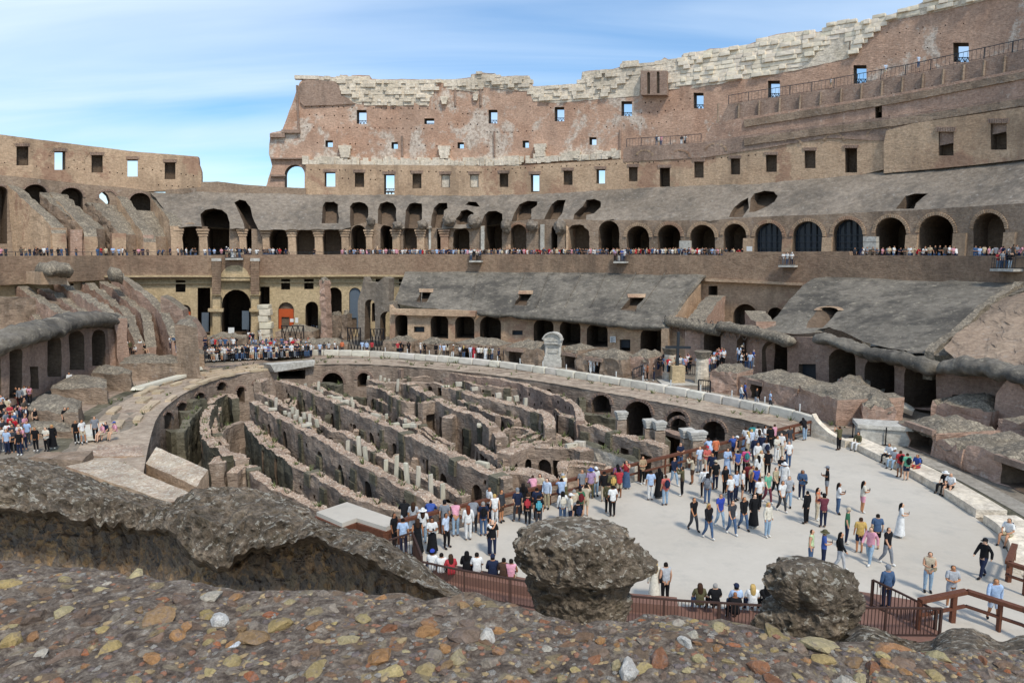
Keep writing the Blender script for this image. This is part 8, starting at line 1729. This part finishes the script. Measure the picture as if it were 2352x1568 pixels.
for i in range(14): SPOT.append(on_z(*r1(8, random.uniform(40,130), random.uniform(690,730)), 1.2))
for x, y in ((225,690),(245,680),(250,650),(275,735),(300,740),(320,720),(240,735),(265,610)): a = r1(8, x, y); rnd(on_z(a[0], a[1], 1.8), 'on the steps under the right arches', RG, (0,90,180))
# terrace: individuals on the balconies, the platform and the left part, the long crowd as one mass
TG = 'visitors along the left part of the terrace'
for x in (10,50,180,215,250,290,310,340,370,400,435,490,515,560,640,820,850,890,950,1000,1030,1060,1130,1165,1200,1240,1330,1365,1430,1495,1525,1565,1605,1640,1720,1760,1800,1860): a = r1(1, x, 1100); q = Wall(TER, .9)(a[0], 583, 0); SPOT.append(Vector((q.x, q.y, 12.72)))
BG = 'visitors on the terrace balconies'
for n_, xs_, lb in ((6,(525,545,565,585,605,625,640),'on the balcony over the entrance arch'),(7,(515,535,560,578),'on the balcony above the long grey roof'),(7,(1562,1590,1612,1630),'on the balcony above the right half of the long roof'),(8,(520,545,575),'on the balcony above the gap in the roofs'),(8,(1925,1950,1985,2005),'on the rightmost balcony')):
    for x in xs_: a = r1(n_, x, 40); q = Wall(TER, -.75)(a[0], 590, 0); z = [o for o in bpy.data.objects if o.name.startswith('balcony')]; zb = min(z, key=lambda o: abs(o.location.x-q.x)).location.z+.1; rnd(Vector((q.x, q.y, zb)), lb, BG, (0,20,-20), ('stand','lean','crossed'))
for x, w_ in ((1235,0),(1252,0),(1268,0),(1410,0),(1435,0)): a = r1(3, x, 742); q = Wall(TER, 14.6)(a[0], a[1], 0); rnd(q, 'on the small railed platform high up', 'visitors high on the upper walkways', (0,))
for x, y in ((838,455),(1034,405),(515,528)): a = r1(4, x, y); q = Wall(TER, 17.4)(a[0], a[1], 0); rnd(q, 'on the highest walkway', 'visitors high on the upper walkways', (0,90), ('walk','stand'))
CC = [M['cloth']]
cv = ['#d9d9d6','#17171a','#1c2742','#9fb8d8','#7c8087','#b3222e','#d9d9d6','#c98f9a','#bdae92','#3f5b7e','#3a3c41','#5a5148']; mats_ = [plain('crowd_cloth_%d' % i, c, .85, 0, .1) for i, c in enumerate(cv)]; sm = plain('crowd_skin', '#b98a6c', .6, 0, .05); hm = plain('crowd_hair', '#2a1d15', .8, 0, .1)
allm = mats_+[sm, hm]; vs, fs, fm = [], [], []
def addm(me, T_, mi):
    o = len(vs); vs.extend([T_ @ v.co for v in me.vertices]); 
    for p in me.polygons: fs.append([o+i for i in p.vertices]); fm.append(mi)
def crowd(x0, x1, n, off, z, n_):
    for i in range(n):
        x = x0+(x1-x0)*(i+random.uniform(.1,.9))/n; a = r1(n_, x, 0); q = Wall(TER, off+random.uniform(0,.9))(a[0], 583, 0); s = random.uniform(.93,1.06); w = WARD[random.choice(['stand','lean','phone','stand','crossed'])]
        T_ = Matrix.Translation((q.x, q.y, z)) @ Matrix.Rotation(math.radians(random.choice((0,0,30,-40,180,90))), 4, 'Z') @ Matrix.Scale(s, 4)
        addm(w['body'], T_, 12); addm(w['shirt'], T_, random.randrange(12)); addm(w['hair'], T_, 13); addm(w['trousers'], T_, random.choice((1,2,9,10)))
for i in range(34): SPOT.append(on_z(*r1(5, random.uniform(-60,215), random.uniform(1240,1590)), .15))
for q in SPOT:
    s_ = random.uniform(.93,1.06); w = WARD[random.choice(['stand','lean','phone','stand','crossed','relaxed'])]; T_ = Matrix.Translation(q) @ Matrix.Rotation(math.radians(random.choice((0,0,30,-40,180,90))), 4, 'Z') @ Matrix.Scale(s_, 4)
    addm(w['body'], T_, 12); addm(w['shirt'], T_, random.randrange(12)); addm(w['hair'], T_, 13); addm(w['trousers'], T_, random.choice((1,2,9,10)))
crowd(1900,2350,14,1.0,12.72,1); crowd(190,370,5,1,12.72,2); crowd(580,600,1,1,12.72,2); crowd(800,2190,100,1.2,12.66,2); crowd(190,1700,112,1.2,12.66,3); crowd(1720,1840,5,1.2,12.6,3); crowd(645,1280,24,1.2,12.66,4); crowd(1370,1700,15,1.2,12.66,4)
o = link('visitor_crowd', mesh('visitor_crowd', vs, fs, allm, fm, True)); o['kind'] = 'stuff'
# labels that still coincide are told apart by their place from the left
bpy.context.view_layer.update()
def ordinal(i):
    w = ['first','second','third','fourth','fifth','sixth','seventh','eighth','ninth','tenth','eleventh','twelfth']
    if i <= 12: return w[i-1]
    return str(i)+('th' if 10 <= i % 100 <= 20 else {1:'st',2:'nd',3:'rd'}.get(i % 10, 'th'))
seen = {}
for o in bpy.data.objects:
    if o.parent is None and o.get('label'): seen.setdefault(o['label'], []).append(o)
def sx(o):
    p = Vector(o.location) if o.location.length > 0 or o.type != 'MESH' else Vector(o.bound_box[0]); return p.x/max(.1, p.y)
for lb, os_ in seen.items():
    if len(os_) > 1:
        os_.sort(key=sx)
        for i, o in enumerate(os_):
            wds = lb.split(); suf = ordinal(i+1)+' from left'
            o['label'] = ' '.join(wds).rstrip(',')+', '+suf
